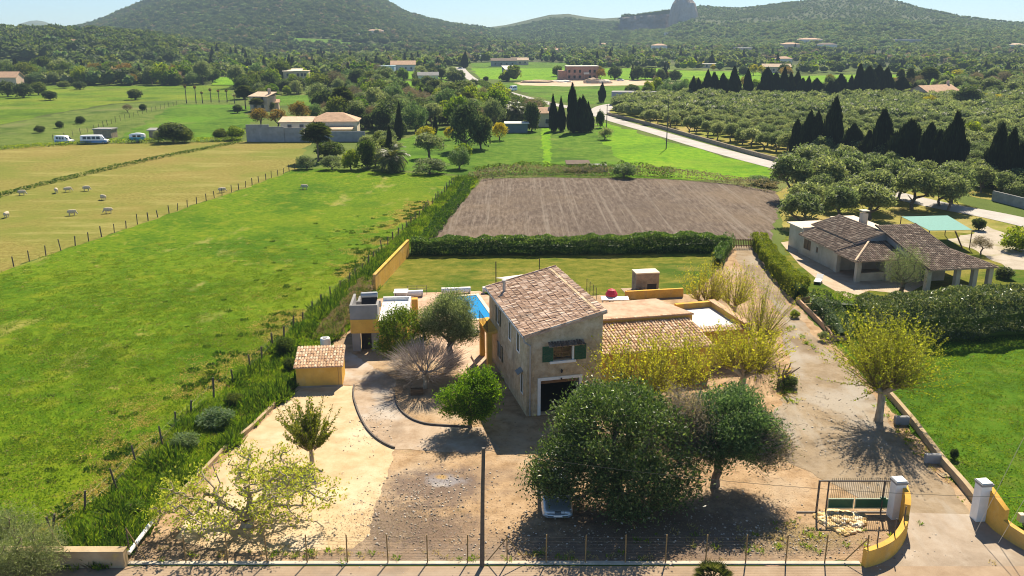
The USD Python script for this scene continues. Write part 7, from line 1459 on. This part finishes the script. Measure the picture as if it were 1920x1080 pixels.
# ---------------------------------------------------------------- houses of the plain, vehicles, sheep
M["pink_wall"] = plain("pink_wall", (.56, .40, .30), .85, .1, 1); M["beige_wall"] = plain("beige_wall", (.55, .43, .27), .85, .1, 1); M["brick_wall"] = plain("red_block_wall", (.36, .19, .13), .9, .25, .6); M["terracotta"] = plain("terracotta_roof", (.46, .29, .18), .9, .22, 1.2); M["tan_roof"] = plain("tan_roof", (.50, .37, .25), .9, .2, 1.0); M["white_wall"] = plain("white_wall", (.58, .54, .47), .8, .08, 1); M["far_glass"] = plain("far_window", (.05, .055, .06), .3, .2); M["pale_blue"] = plain("pale_blue_wall", (.38, .50, .56), .8, .1)
def cottage(label, u, v, w, d, h, rz, wall, roof, kind="gable", wins=(), cat="house", rh=1.6, pos=None, extra=None, name="house", chimney=False):
    """A far house: walls, roof, each window with its pane. u, v is the middle of the foot of its front."""
    b = G(u, v) if pos is None else np.array(pos, float); t = thing(name, label, cat, b, rz); part(t, "wall", MB().b2((-w / 2, 0, -.6), (w / 2, d, h)), M[wall])
    e = .45
    if kind == "flat":
        part(t, "roof", MB().b2((-w / 2 - .2, -.2, h), (w / 2 + .2, d + .2, h + .25)), M[roof])
    elif kind == "gable":
        r = MB().slab([(-w / 2 - e, -e, h - .1), (w / 2 + e, -e, h - .1), (w / 2 + e, d / 2, h + rh), (-w / 2 - e, d / 2, h + rh)], .2).slab([(-w / 2 - e, d / 2, h + rh), (w / 2 + e, d / 2, h + rh), (w / 2 + e, d + e, h - .1), (-w / 2 - e, d + e, h - .1)], .2); part(t, "roof", r, M[roof])
        part(t, "gable", MB().add([(-w / 2 + .02, .02, h), (-w / 2 + .02, d - .02, h), (-w / 2 + .02, d / 2, h + rh - .2)], [[0, 1, 2]]), M[wall]); part(t, "gable", MB().add([(w / 2 - .02, .02, h), (w / 2 - .02, d - .02, h), (w / 2 - .02, d / 2, h + rh - .2)], [[0, 2, 1]]), M[wall])
    elif kind == "hip":
        k = min(d, w) / 2; r = np.array([(-w / 2 - e, -e, h), (w / 2 + e, -e, h), (w / 2 + e, d + e, h), (-w / 2 - e, d + e, h), (-w / 2 + k, d / 2, h + rh), (w / 2 - k, d / 2, h + rh)]); part(t, "roof", MB().add(r, [[0, 1, 5], [0, 5, 4], [1, 2, 5], [2, 3, 4], [2, 4, 5], [3, 0, 4], [0, 2, 1], [0, 3, 2]]), M[roof])
    elif kind == "shed":
        part(t, "roof", MB().slab([(-w / 2 - e, -e, h + .05), (w / 2 + e, -e, h + .05), (w / 2 + e, d + e, h + rh), (-w / 2 - e, d + e, h + rh)], .18), M[roof]); part(t, "back_wall", MB().b2((-w / 2, d - .2, h), (w / 2, d, h + rh - .25)), M[wall])
    for x, z, ww, hh in wins:
        f = part(t, "window", MB().b2((x - ww / 2 - .08, -.06, z - .08), (x + ww / 2 + .08, -.002, z + hh + .08)), M["white_wall" if wall != "white_wall" else "grey_render"]); part(f, "pane", MB().b2((x - ww / 2, -.09, z), (x + ww / 2, -.061, z + hh)), M["far_glass"])
    if chimney: part(t, "chimney", MB().b2((w / 2 - 1.2, d / 2, h), (w / 2 - .4, d / 2 + .8, h + rh + 1.3)), M[wall])
    if extra: extra(t)
    return t
def wn(n, w, z, ww=1.0, hh=1.2): return [((i + .5) / n * w - w / 2, z, ww, hh) for i in range(n)]
# walled house beyond the sheep field
def grey_wall():
    a, b = P(463, 266), P(586, 268); o = a; L = (b - a)[0]; t = thing("enclosure_wall", "tall grey rendered wall at the end of the dry field", "wall", o)
    part(t, "wall_panel", MB().b2((0, 0, 0), (L * .34, .3, 4.2)), M["grey_render"]); part(t, "wall_panel", MB().b2((L * .34, -.15, 0), (L * .56, .2, 3.7)), M["grey_render"]); part(t, "wall_panel", MB().b2((L * .56, .05, 0), (L * 1.02, .3, 3.4)), M["grey_render"]); part(t, "wall_panel", MB().b2((L * 1.02, .2, 0), (L * 1.75, .5, 2.6)), M["grey_render"])
grey_wall()
cottage("low cream house with a flat tiled roof just behind the tall grey wall", 556, 262, 7.5, 5, 4.4, .05, "cream", "tan_roof", "shed", wn(2, 6, 2.6), rh=.9)
cottage("terracotta hip roofed house behind the tall grey wall", 626, 259, 12, 8, 4.2, .08, "cream", "terracotta", "hip", wn(3, 10, 1.4), rh=2.0)
cottage("small tiled outhouse right of the shaggy fan palms", 632, 262, 7, 3, 2.6, .05, "beige_wall", "tan_roof", "shed", [], cat="outbuilding", rh=.5)
cottage("pink house with a tall chimney among palms", 486, 209, 6.6, 6, 5.0, -.25, "pink_wall", "tan_roof", "shed", wn(2, 6, 1.0) + wn(2, 6, 3.8), rh=1.2, chimney=True)
cottage("small tiled porch house right of the pink house", 512, 207, 4, 4, 2.8, .2, "pink_wall", "terracotta", "gable", wn(1, 3, .9), rh=.9)
def beige_extra(t):
    part(t, "wing", MB().b2((1.2, -2.2, -.6), (8.6, 6, 6.6)), M["beige_wall"]); part(t, "wing_roof", MB().b2((1.0, -2.4, 6.6), (8.8, 6.2, 6.8)), M["beige_wall"]); part(t, "porch_roof", MB().b2((-2.5, -3.2, 2.9), (1.19, -.1, 3.1)), M["white_wall"])
    for x, z in ((3.2, 1.2), (6.8, 1.2), (3.2, 4.2), (5.2, 4.2), (6.8, 4.2)): f = part(t, "window", MB().b2((x - .55, -2.26, z - .1), (x + .55, -2.201, z + 1.4)), M["brown_wood"]); part(f, "pane", MB().b2((x - .4, -2.29, z), (x + .4, -2.261, z + 1.3)), M["far_glass"])
    for x in (-2.4, .9): part(t, "porch_post", MB().b2((x - .12, -3.1, 0), (x + .12, -2.86, 2.9)), M["beige_wall"])
cottage("two storey beige house with a sunlit sloping roof", 549, 158, 9, 8, 6.6, .12, "beige_wall", "cream", "shed", [(-2.2, 1.0, 1.2, 1.4), (-2.2, 4.0, 1.2, 1.4), (.2, 4.0, .8, 1.2)], rh=1.0, extra=beige_extra)
cottage("white house with a red and white roof beside the pale blue one", 756, 133, 17, 10, 4.2, .1, "white_wall", "terracotta", "gable", wn(4, 15, 1.2), rh=2.6)
cottage("pale blue low house at the left of the white house", 722, 134, 13, 8, 3.6, .0, "pale_blue", "pale_blue", "flat", wn(3, 11, 1.0))
cottage("small grey roofed house among dark trees", 803, 153, 11, 7, 3.4, .1, "white_wall", "grey_render", "gable", wn(2, 8, .9), rh=1.6)
cottage("dark stone hut behind the camper van", 193, 259, 4.6, 3.2, 2.1, -.05, "barbecue_stone", "grey_render", "flat", [], cat="hut", name="hut")
cottage("small pale roofed hut in the dark shrubs", 289, 262, 2.2, 2.4, 2.4, .1, "barbecue_stone", "grey_render", "shed", [], cat="hut", name="hut", rh=.3)
def field_hut(t): part(t, "side_wall", MB().b2((2.0, -.4, 0), (5.6, 1.8, 1.3)), M["grey_render"]); part(t, "doorway", MB().b2((-.5, -.02, 0), (.4, .0, 1.4)), M["dark_inside"])
cottage("low field hut with a brown sheet roof behind the ploughed field", 1084, 322, 3.8, 2.6, 1.5, .02, "grey_render", "tile_dark", "shed", [], cat="hut", name="hut", rh=.35, extra=field_hut)
M["dark_shed"] = plain("dark_shed", (.10, .14, .15), .7, .1)
cottage("low grey green shed beside the yellow green bush", 969, 249, 5.8, 3, 2.5, .03, "dark_shed", "white_wall", "shed", [], cat="shed", name="garden_shed", rh=.25)
cottage("house with a bright terracotta roof left of the cypress clump", 1026, 238, 4.4, 5, 4.0, .1, "beige_wall", "terracotta", "gable", wn(1, 3, 1.0), rh=1.4, chimney=True)
def site(t):
    for x in (-7.5, -4.5, -1.5, 4.2, 6.8): 
        for z in (.9, 4.0): part(t, "opening", MB().b2((x - .6, -.03, z), (x + .6, -.001, z + 1.6)), M["dark_inside"])
    part(t, "balcony", MB().b2((.6, -1.6, 3.2), (3.6, -.01, 4.2)), M["white_wall"]); part(t, "annexe", MB().b2((-13.5, 1, 0), (-9.01, 8, 5.0)), M["brick_wall"])
    for x in (1.0, 3.2): part(t, "column", MB().b2((x - .2, -1.5, 0), (x + .2, -1.1, 3.2)), M["brick_wall"])
cottage("unfinished red block building with a pale flat roof", 1092, 150, 18, 10, 7.4, .05, "brick_wall", "white_wall", "flat", [], cat="building", name="building_site", extra=site)
def mounds():
    rng = np.random.default_rng(801)
    for u, v, w, h, lb, m in ((1010, 155, 20, 1.6, "long low heap of brown earth left of the building site", "bare_earth"), (1112, 156, 11, 2.6, "tall heap of tan rubble in front of the building site", "bare_earth"), (1130, 156, 10, 2.0, "heap of pale rubble right of the building site", "cream"), (1050, 154, 12, 1.2, "heap of white rubble bags before the building site", "white_wall")):
        b = G(u, v); s = trimesh.creation.icosphere(3, 1.0); p = np.array(s.vertices); k = .7 + .6 * meshkit.fbm(p * 2.2 + u, 3, 2)
        p = p * k[:, None] * [w / 2, 3.2, h]; p[:, 2] = np.maximum(p[:, 2], -.2); solo("rubble_heap", MB().add(p + b, s.faces), M[m], lb, "heap")
mounds()
def long_building():
    a, b = P(1146, 197), P(1290, 199); o = a; L = np.linalg.norm(b - a); t = thing("long_building", "long plain grey wall of a farm building beyond the road", "building", o, math.atan2(b[1] - a[1], b[0] - a[0])); part(t, "wall", MB().b2((0, 0, 0), (L * .58, 8, 4.6)), plain_once("grey_blue_wall", (.30, .31, .34), rough=.8)); part(t, "low_wall", MB().b2((L * .581, .4, 0), (L * 1.4, .7, 3.2)), _made["grey_blue_wall"]); part(t, "roof", MB().b2((-.1, -.1, 4.6), (L * .58 + .1, 8.1, 4.75)), M["grey_render"])
    part(t, "door", MB().b2((1.5, -.03, 0), (3.2, -.001, 2.2)), M["dark_inside"])
long_building()
cottage("open sided shed with a slanting white roof in the bright field", 960, 138, 9, 7, 2.6, .35, "grey_render", "white_wall", "shed", [], cat="shed", name="field_shed", rh=2.2)
cottage("brown house with a long tiled roof behind the yellow bushes", 1768, 196, 18, 9, 4.6, .5, "pink_wall", "terracotta", "gable", wn(4, 16, 1.2), rh=2.4, chimney=True)
cottage("tiled house roof cut by the left edge of the view", 6, 163, 13, 9, 4.6, .1, "pink_wall", "terracotta", "gable", wn(3, 10, 1.0), rh=2.6)
FAR = [("red walled villa on top of the wooded ridge, left", 56, 66, 26, 10, 6.5, "brick_wall", "tan_roof", "hip", 5), ("pale villa on a bare terrace on the wooded ridge", 264, 68, 24, 9, 4, "cream", "tan_roof", "flat", 4), ("grey roofed house hidden in the forest, below the pale villa", 221, 110, 17, 10, 4, "beige_wall", "grey_render", "hip", 3), ("small white walled house in the dark forest", 132, 88, 7, 6, 4, "white_wall", "terracotta", "gable", 2), ("terracotta roofed house right of the round lime bush", 203, 142, 12, 8, 3.2, "pink_wall", "terracotta", "hip", 3), ("dark roofed house left of the beige house", 342, 131, 10, 7, 4, "brick_wall", "grey_render", "hip", 2),
       ("villa with a red roof at the foot of the left hill", 703, 66, 22, 10, 6, "white_wall", "terracotta", "hip", 4), ("white house in the trees left of the red roofed villa", 668, 70, 9, 8, 5, "white_wall", "white_wall", "flat", 2), ("tan house at the end of the plain, beyond the farm", 1030, 101, 20, 9, 4.5, "beige_wall", "terracotta", "gable", 4), ("grey farmhouse among trees beside the pale green strip", 945, 125, 20, 10, 4.5, "grey_render", "tile_dark", "gable", 4), ("pale long house beside the grey farmhouse", 975, 122, 14, 8, 4, "beige_wall", "tan_roof", "gable", 3), ("white low barn far up the road", 890, 112, 14, 8, 3.6, "white_wall", "white_wall", "flat", 3),
       ("tall pale villa below the rock tower", 1236, 100, 18, 12, 9, "white_wall", "terracotta", "hip", 4), ("small pinkish house left of the tall pale villa", 1220, 100, 10, 8, 4.5, "pink_wall", "white_wall", "flat", 2), ("low red house beside the quarry foot", 1126, 88, 16, 8, 4, "pink_wall", "terracotta", "gable", 3), ("villa with a long white parapet on the right plain", 1393, 100, 22, 12, 6.5, "pink_wall", "white_wall", "flat", 4), ("pinkish house with a white band roof right of the parapet villa", 1484, 95, 20, 12, 7.5, "pink_wall", "terracotta", "hip", 4), ("broad red roofed villa at the foot of the right hill", 1520, 83, 30, 14, 6, "white_wall", "terracotta", "hip", 5), ("grey roofed villa right of the broad red roofed one", 1552, 93, 22, 12, 6, "white_wall", "tile_dark", "hip", 4), ("white slab roofed house high on the right slope", 1697, 82, 44, 12, 5, "grey_render", "white_wall", "flat", 7), ("pale roofed house at the far right slope", 1908, 92, 18, 12, 5, "white_wall", "tan_roof", "hip", 3), ("low shed with a tilted pale roof behind the far cypress row", 1325, 128, 20, 8, 3.0, "beige_wall", "white_wall", "flat", 3), ("pink low house with a red roof behind the cypresses", 1456, 137, 18, 8, 4, "pink_wall", "tan_roof", "gable", 4), ("white small house above the pink low one", 1472, 122, 12, 8, 5, "white_wall", "terracotta", "hip", 3), ("tiny white house on the saddle of the hills", 1255, 66, 16, 9, 4, "white_wall", "white_wall", "flat", 3)]
for lb, u, v, w, d, h, wl, rf, kd, n in FAR: cottage(lb, u, v, w, d, h, .1 * math.sin(u), wl, rf, kd, wn(n, w * .9, h * .3, 1.3, 1.5), rh=1.8)

# pylon on the ridge
def pylon():
    b = G(45, 56); t = thing("pylon", "steel lattice pylon on the ridge at the far left", "pylon", b); H = 22.0; lg = lambda z: 1.7 * (1 - z / H) + .25
    for sx in (-1, 1):
        for sy in (-1, 1): part(t, "leg", MB().tube([(sx * lg(0), sy * lg(0), 0), (sx * lg(H), sy * lg(H), H)], .16, 4), M["zinc"])
    zs = np.linspace(0, H, 9); br = MB()
    for i in range(8):
        for s in (-1, 1): br.tube([(-lg(zs[i]), s * lg(zs[i]), zs[i]), (lg(zs[i + 1]), s * lg(zs[i + 1]), zs[i + 1])], .08, 3).tube([(lg(zs[i]), s * lg(zs[i]), zs[i]), (-lg(zs[i + 1]), s * lg(zs[i + 1]), zs[i + 1])], .08, 3)
    part(t, "lattice", br, M["zinc"], kind="stuff")
    for z, w in ((H * .62, 3.2), (H * .76, 2.6), (H * .9, 2.0)): part(t, "cross_arm", MB().tube([(-w, 0, z), (0, 0, z + .5), (w, 0, z)], .14, 4), M["zinc"])
pylon()

# vehicles
M["van_white"] = plain("van_white", (.72, .72, .71), .35, .04, coat=.4); M["van_blue"] = plain("van_blue", (.06, .20, .42), .4, .1); M["teal_paint"] = plain("teal_paint", (.05, .33, .46), .4, .1)
def van(label, pos, rz, L, Wd, Ht, hood, two=None, wins=4, name="van", cat="van"):
    t = thing(name, label, cat, pos, rz); h = Wd / 2; z0 = .32
    s = lambda zt, k=.86: [(0, z0), (h * .96, z0), (h, z0 + .25), (h, zt * .55), (h * k, zt - .08), (h * k * .85, zt), (0, zt + .03)]
    st = [(0, s(hood * .8)), (.08, s(hood * .9)), (.75, s(hood)), (1.5, s(Ht * .97)), (2.1, s(Ht)), (L * .7, s(Ht)), (L - .12, s(Ht * .98)), (L, s(Ht * .9))]
    part(t, "body", loft(st), M["van_white"], smooth=30)
    if two: part(t, "lower_band", MB().b2((-h - .012, .1, z0 + .02), (-h + .02, L - .1, Ht * .42)).b2((h - .02, .1, z0 + .02), (h + .012, L - .1, Ht * .42)), M[two])
    for sx in (-1, 1):
        for i in range(wins):
            a = 1.55 + i * (L - 2.0) / wins; part(t, "side_window", MB().slab([(sx * (h + .005), a, Ht * .56), (sx * (h + .005), a + (L - 2.0) / wins - .15, Ht * .56), (sx * (h * .93), a + (L - 2.0) / wins - .15, Ht * .85), (sx * (h * .93), a + .1, Ht * .85)], .03), M["car_glass"])
        part(t, "headlight", MB().b2((sx * h * .75 - .14, -.02, hood * .62), (sx * h * .75 + .14, .03, hood * .62 + .18)), M["lamp_glass"])
    part(t, "windscreen", MB().slab([(-h * .8, .76, hood + .04), (h * .8, .76, hood + .04), (h * .72, 1.46, Ht * .95), (-h * .72, 1.46, Ht * .95)], .04), M["car_glass"]); part(t, "rear_window", MB().b2((-h * .65, L - .01, Ht * .55), (h * .65, L + .015, Ht * .82)), M["car_glass"])
    part(t, "bumper", MB().b2((-h, -.1, z0), (h, .02, z0 + .2)), M["black_plastic"]); wheel_set(t, (.85, L - 1.0), h - .08, .33, M["rubber"], M["zinc"])
    return t
van("white and blue van parked at the field edge, left of the camper", P(136, 270), math.radians(72), 4.6, 1.8, 1.95, 1.05, "van_blue", 3)
van("long white camper van with dark side windows before the stone hut", P(204, 269), math.radians(96), 6.2, 2.0, 2.1, 1.05, "van_blue", 4)
van("white van driving on the country road", P(955, 171), math.radians(-35), 5.0, 2.0, 2.3, 1.15, None, 2)
def caravan():
    t = thing("caravan", "small round caravan, white above and teal below", "caravan", P(259, 267), math.radians(8)); h = .95; ys = np.linspace(0, 1, 9); L = 3.6
    def sec(y, z0, z1): k = math.sin(math.pi * (.12 + .76 * y)) ** .45; zc = (.45 + 2.3) / 2; return [(0, zc + (z0 - zc) * k), (h * .8 * k, zc + (z0 - zc) * k), (h * k, zc + (z0 - zc) * k * .7), (h * k, zc + (z1 - zc) * k * .6), (h * .8 * k, zc + (z1 - zc) * k), (0, zc + (z1 - zc) * k * 1.04)]
    v = loft([(-L / 2 + L * y, sec(y, .45, 2.3)) for y in ys]); v.v = [np.stack([p[:, 1], p[:, 0], p[:, 2]], 1) for p in v.v]; v.f = [f[:, ::-1] for f in v.f]; part(t, "body", v, M["van_white"], smooth=40)
    v = loft([(-L / 2 + L * y, [(a * 1.012, z) for a, z in sec(y, .43, 1.36)]) for y in ys]); v.v = [np.stack([p[:, 1], p[:, 0], p[:, 2]], 1) for p in v.v]; v.f = [f[:, ::-1] for f in v.f]; part(t, "lower_body", v, M["teal_paint"], smooth=40)
    for x in (-.9, .2): part(t, "window", MB().b2((x, -.985, 1.42), (x + .8, -.94, 1.85)), M["car_glass"])
    for s in (-1, 1): w = part(t, "wheel", MB().tube([(0, s * .85 - .09, .3), (0, s * .85 + .09, .3)], .3, 14), M["rubber"]); part(w, "rim", MB().tube([(0, s * .95, .3), (0, s * .965, .3)], .18, 10), M["zinc"])
    part(t, "drawbar", MB().tube([(1.6, 0, .5), (2.5, 0, .42)], .05, 5), M["black_plastic"])
caravan()
for u, v, lb in ((868, 130, "white car far up the country road"), (1170, 152, "white car parked on the bare earth of the building site"), (1243, 156, "pale car parked at the right end of the bare earth")):
    t = thing("car", lb, "car", G(u, v), math.radians(60)); part(t, "body", loft([(0, [(0, .25), (.75, .25), (.85, .5), (.75, .7), (0, .72)]), (1.2, [(0, .2), (.8, .2), (.88, .5), (.84, .85), (0, .9)]), (3.4, [(0, .2), (.8, .2), (.88, .5), (.84, .9), (0, .95)]), (4.2, [(0, .25), (.75, .25), (.85, .5), (.75, .85), (0, .88)])]), M["van_white"], smooth=30); part(t, "cabin", loft([(1.0, [(0, .8), (.78, .8), (.7, .88), (0, .9)]), (1.7, [(0, .8), (.8, .8), (.62, 1.42), (0, 1.45)]), (3.0, [(0, .8), (.8, .8), (.62, 1.4), (0, 1.42)]), (3.9, [(0, .8), (.76, .8), (.66, .92), (0, .94)])]), M["car_glass"], smooth=30); wheel_set(t, (.8, 3.3), .74, .3, M["rubber"], M["zinc"])

def sheep_kind():
    import manifold3d as m3
    def chain(js):
        out = None
        for (a, ra), (b, rb) in zip(js[:-1], js[1:]):
            h = m3.Manifold.batch_hull([m3.Manifold.sphere(ra, 12).translate(a), m3.Manifold.sphere(rb, 12).translate(b)]); out = h if out is None else out + h
        return out
    body = chain([((-.42, 0, .62), .25), ((-.1, 0, .60), .31), ((.28, 0, .63), .27), ((.45, 0, .70), .17)])
    head = chain([((.42, 0, .66), .13), ((.58, 0, .46), .10), ((.70, 0, .30), .075), ((.76, 0, .20), .05)])
    leg = lambda x, y, f: chain([((x, y, .45), .085), ((x + .03 * f, y, .26), .045), ((x, y, .03), .035)])
    ears = chain([((.54, -.16, .50), .03), ((.54, 0, .53), .05), ((.54, .16, .50), .03)])
    tail = chain([((-.62, 0, .62), .06), ((-.70, 0, .40), .04)])
    sh = body + head + ears + tail
    for x, y, f in ((-.38, -.14, -1), (-.38, .14, -1), (.26, -.13, 1), (.26, .13, 1)): sh = sh + leg(x, y, f)
    sh = sh.refine_to_length(.05).to_mesh(); tm = trimesh.Trimesh(sh.vert_properties[:, :3], sh.tri_verts, process=True); trimesh.smoothing.filter_taubin(tm, iterations=6)
    M["fleece"] = mat("fleece", [(.3, C(.42, .35, .24)), (.7, C(.58, .50, .38))], 9, 5, local=True, bump=(22, .8, .02)); src = kind_of("sheep"); part(src, "body", MB().add(tm.vertices, tm.faces), M["fleece"], smooth=True); return src
SH = sheep_kind()
for u, v, a, lb in ((42, 366, 10, "sheep grazing beside the weedy line, leftmost of the upper row"), (106, 362, 120, "sheep grazing in the upper row, second from the left"), (128, 360, 30, "sheep grazing in the upper row, third from the left"), (163, 358, 5, "sheep grazing in the upper row, rightmost"), (194, 375, 150, "sheep alone between the two rows"), (136, 404, 12, "sheep of the lower pair, on the left"), (203, 400, 200, "sheep of the lower pair, on the right"), (13, 408, 95, "sheep close to the left edge of the view"), (417, 361, 30, "sheep standing at the fence between the pastures"), (571, 355, 170, "lone sheep in the green pasture")):
    copy("sheep", SH, P(u, v), math.radians(a), 1.0, lb, "sheep")

# ---------------------------------------------------------------- woods and scrub too far away to count
def far_proto(seed, n, leafm, L, W, crown=.9, shape="round"):
    rng = np.random.default_rng(seed)
    if shape == "cone":
        z = rng.random(n) ** .8; a = rng.random(n) * 6.28; r = np.interp(z, [0, .15, .4, 1], [.2, .26, .24, .02]) * rng.uniform(.8, 1.1, n); p = np.stack([np.cos(a) * r, np.sin(a) * r, z], 1); o = np.stack([np.cos(a) * .4, np.sin(a) * .4, np.full(n, 1.2)], 1)
    else:
        p, d = bush_points(rng, n, (.5, .5, crown / 2), .4, seed, inner=.2); p[:, 2] += 1 - crown / 2; o = d * .6
    mb = leaves(rng, p, L, W, out=o); core = trimesh.creation.icosphere(1, 1.0); kk = np.array([.36, .36, crown * .36]) if shape == "round" else np.array([.16, .16, .42]); mb.add(core.vertices * kk * (.9 + .3 * rng.random((len(core.vertices), 1))) + [0, 0, (1 - crown / 2) if shape == "round" else .45], core.faces); return mb
def woods():
    rng = np.random.default_rng(901)
    protos = [("pine", far_proto(1, 110, "pine", .26, .16, .78), LF["pine"]), ("oak", far_proto(2, 100, "oak", .28, .2), LF["oak"]), ("oak", far_proto(3, 100, "oak", .28, .2, .95), LF["mid"]), ("olive", far_proto(4, 90, "olive", .26, .14), LF["olive"]), ("scrub", far_proto(5, 70, "olive", .36, .22, .95), LF["olive_dark"]), ("bare", far_proto(6, 90, "brown", .26, .1), LF["brown"]), ("bright", far_proto(7, 90, "bright", .26, .18), LF["bright"]), ("cypress", far_proto(8, 90, "cypress", .2, .09, 1, "cone"), LF["cypress"]), ("lime", far_proto(9, 80, "lime", .26, .18), LF["lime"])]
    N = 170000; th = rng.uniform(-.58, .58, N); r = np.sqrt(rng.uniform(470 ** 2, 2080 ** 2, N)); x, y = r * np.sin(th), r * np.cos(th); z = terrain(x, y)
    n1 = meshkit.fbm(np.stack([x / 70, y / 70, 0 * x], -1), 3, 21); n2 = meshkit.fbm(np.stack([x / 240, y / 240, 0 * x], -1), 3, 22)
    u = 960 + 1670 * np.tan(th)
    left_hill = (u < 910) & (r > 1020) & (z > 3); ridge = (u < 330) & (r > 560) & (z > 2) & ~left_hill; mid_hill = (u >= 905) & (u < 1180) & (r > 1350) & (z > 3); right_hill = (u >= 1180) & (r > 1050) & (z > 4)
    foot = ~(left_hill | ridge | mid_hill | right_hill)
    dens = np.where(left_hill, .80 - .35 * (n1 < .40), np.where(ridge, .95, np.where(mid_hill, .75, np.where(right_hill, .30 + .5 * (n1 > .52) + .25 * (z < 25), np.where(n2 > .50, .75, .20) * np.where(u < 880, 1.25, .95)))))
    dens = dens * np.clip(r / 1500, .45, 1.0) ** .5
    q = (th > QUARRY[0] - .004) & (th < QUARRY[1] + .02) & (r > 1760) & (r < 1890)
    keep = (rng.random(N) < dens * .62) & ~q
    idx = np.nonzero(keep)[0]; pts = shapely.points(x[idx], y[idx]); inside = np.zeros(len(idx), bool); st = STRtree(pts)
    for f in FIELDS + [_open, _road, LineString([P(*q2)[:2] for q2 in ROAD[:4]]).buffer(10)]: inside[st.query(f.buffer(2.5), predicate="contains")] = True
    for p in stage.GetPrimAtPath("/World").GetChildren():
        if p.GetCustomDataByKey("category") in ("house", "building", "shed", "pylon"):
            t = UsdGeom.Xformable(p).GetLocalTransformation().ExtractTranslation(); d = np.hypot(x[idx] - t[0], y[idx] - t[1] + 6); inside |= (d < 15)
    idx = idx[~inside]; m = len(idx); R_ = rng.random(m); zz = z[idx]; lh, rd, mh, rh, ft = (a[idx] for a in (left_hill, ridge, mid_hill, right_hill, foot))
    kind = np.where(lh, np.where(R_ < .55, 0, np.where(R_ < .8, 1, np.where(R_ < .92, 4, 5))), np.where(rd, np.where(R_ < .45, 1, np.where(R_ < .7, 0, np.where(R_ < .9, 2, 4))), np.where(mh, np.where(R_ < .5, 0, np.where(R_ < .8, 4, 1)), np.where(rh, np.where(R_ < .40, 4, np.where(R_ < .72, 3, np.where(R_ < .88, 1, 2))), np.where(R_ < .26, 1, np.where(R_ < .50, 2, np.where(R_ < .68, 3, np.where(R_ < .80, 4, np.where(R_ < .86, 5, np.where(R_ < .93, 6, np.where(R_ < .97, 7, 8)))))))))))
    size = np.where(lh, rng.uniform(5, 9.5, m), np.where(rd, rng.uniform(6, 11, m), np.where(mh, rng.uniform(4.5, 8, m), np.where(rh, np.where(zz > 40, rng.uniform(2, 5, m), rng.uniform(3.5, 7.5, m)), rng.uniform(4, 9, m)))))
    size = np.where(kind == 8, size * .6, size); hz = size * rng.uniform(.7, 1.05, m) * np.where(kind == 7, 1.4, 1)
    scatter("woods", "woods and scrub covering the plain and the hills in the distance", "woods", protos, np.stack([x[idx], y[idx], z[idx] - .3], 1), rng.random(m) * 6.28, np.stack([size, size, hz], 1), kind)
    if rest:
        rr = np.array(rest); k = len(rr); w = rng.uniform(4.2, 6.2, k)
        scatter("olive_grove", "farther olive trees of the grove beyond the road", "olive grove", [("olive", far_proto(14, 420, "olive", .12, .05, .8), LF["olive"]), ("olive", far_proto(15, 420, "olive", .12, .05, .82), LF["olive"])], np.column_stack([rr, np.zeros(k)]), rng.random(k) * 6.28, np.column_stack([w, w, w * .9]), rng.integers(0, 2, k))
    print("woods", m)
woods()

# ---------------------------------------------------------------- the air
hz = usdkit.material(stage, "/World/Looks/haze", {"v": ("principled_volume", {"color": (.62, .82, 1.0), "density": .00014, "anisotropy": 0.0})}, [], volume="v.volume")
solo("haze", MB().b2((-4700, -4700, -2), (4700, 4700, 330)), hz, "thin blue haze over the valley", kind="stuff")
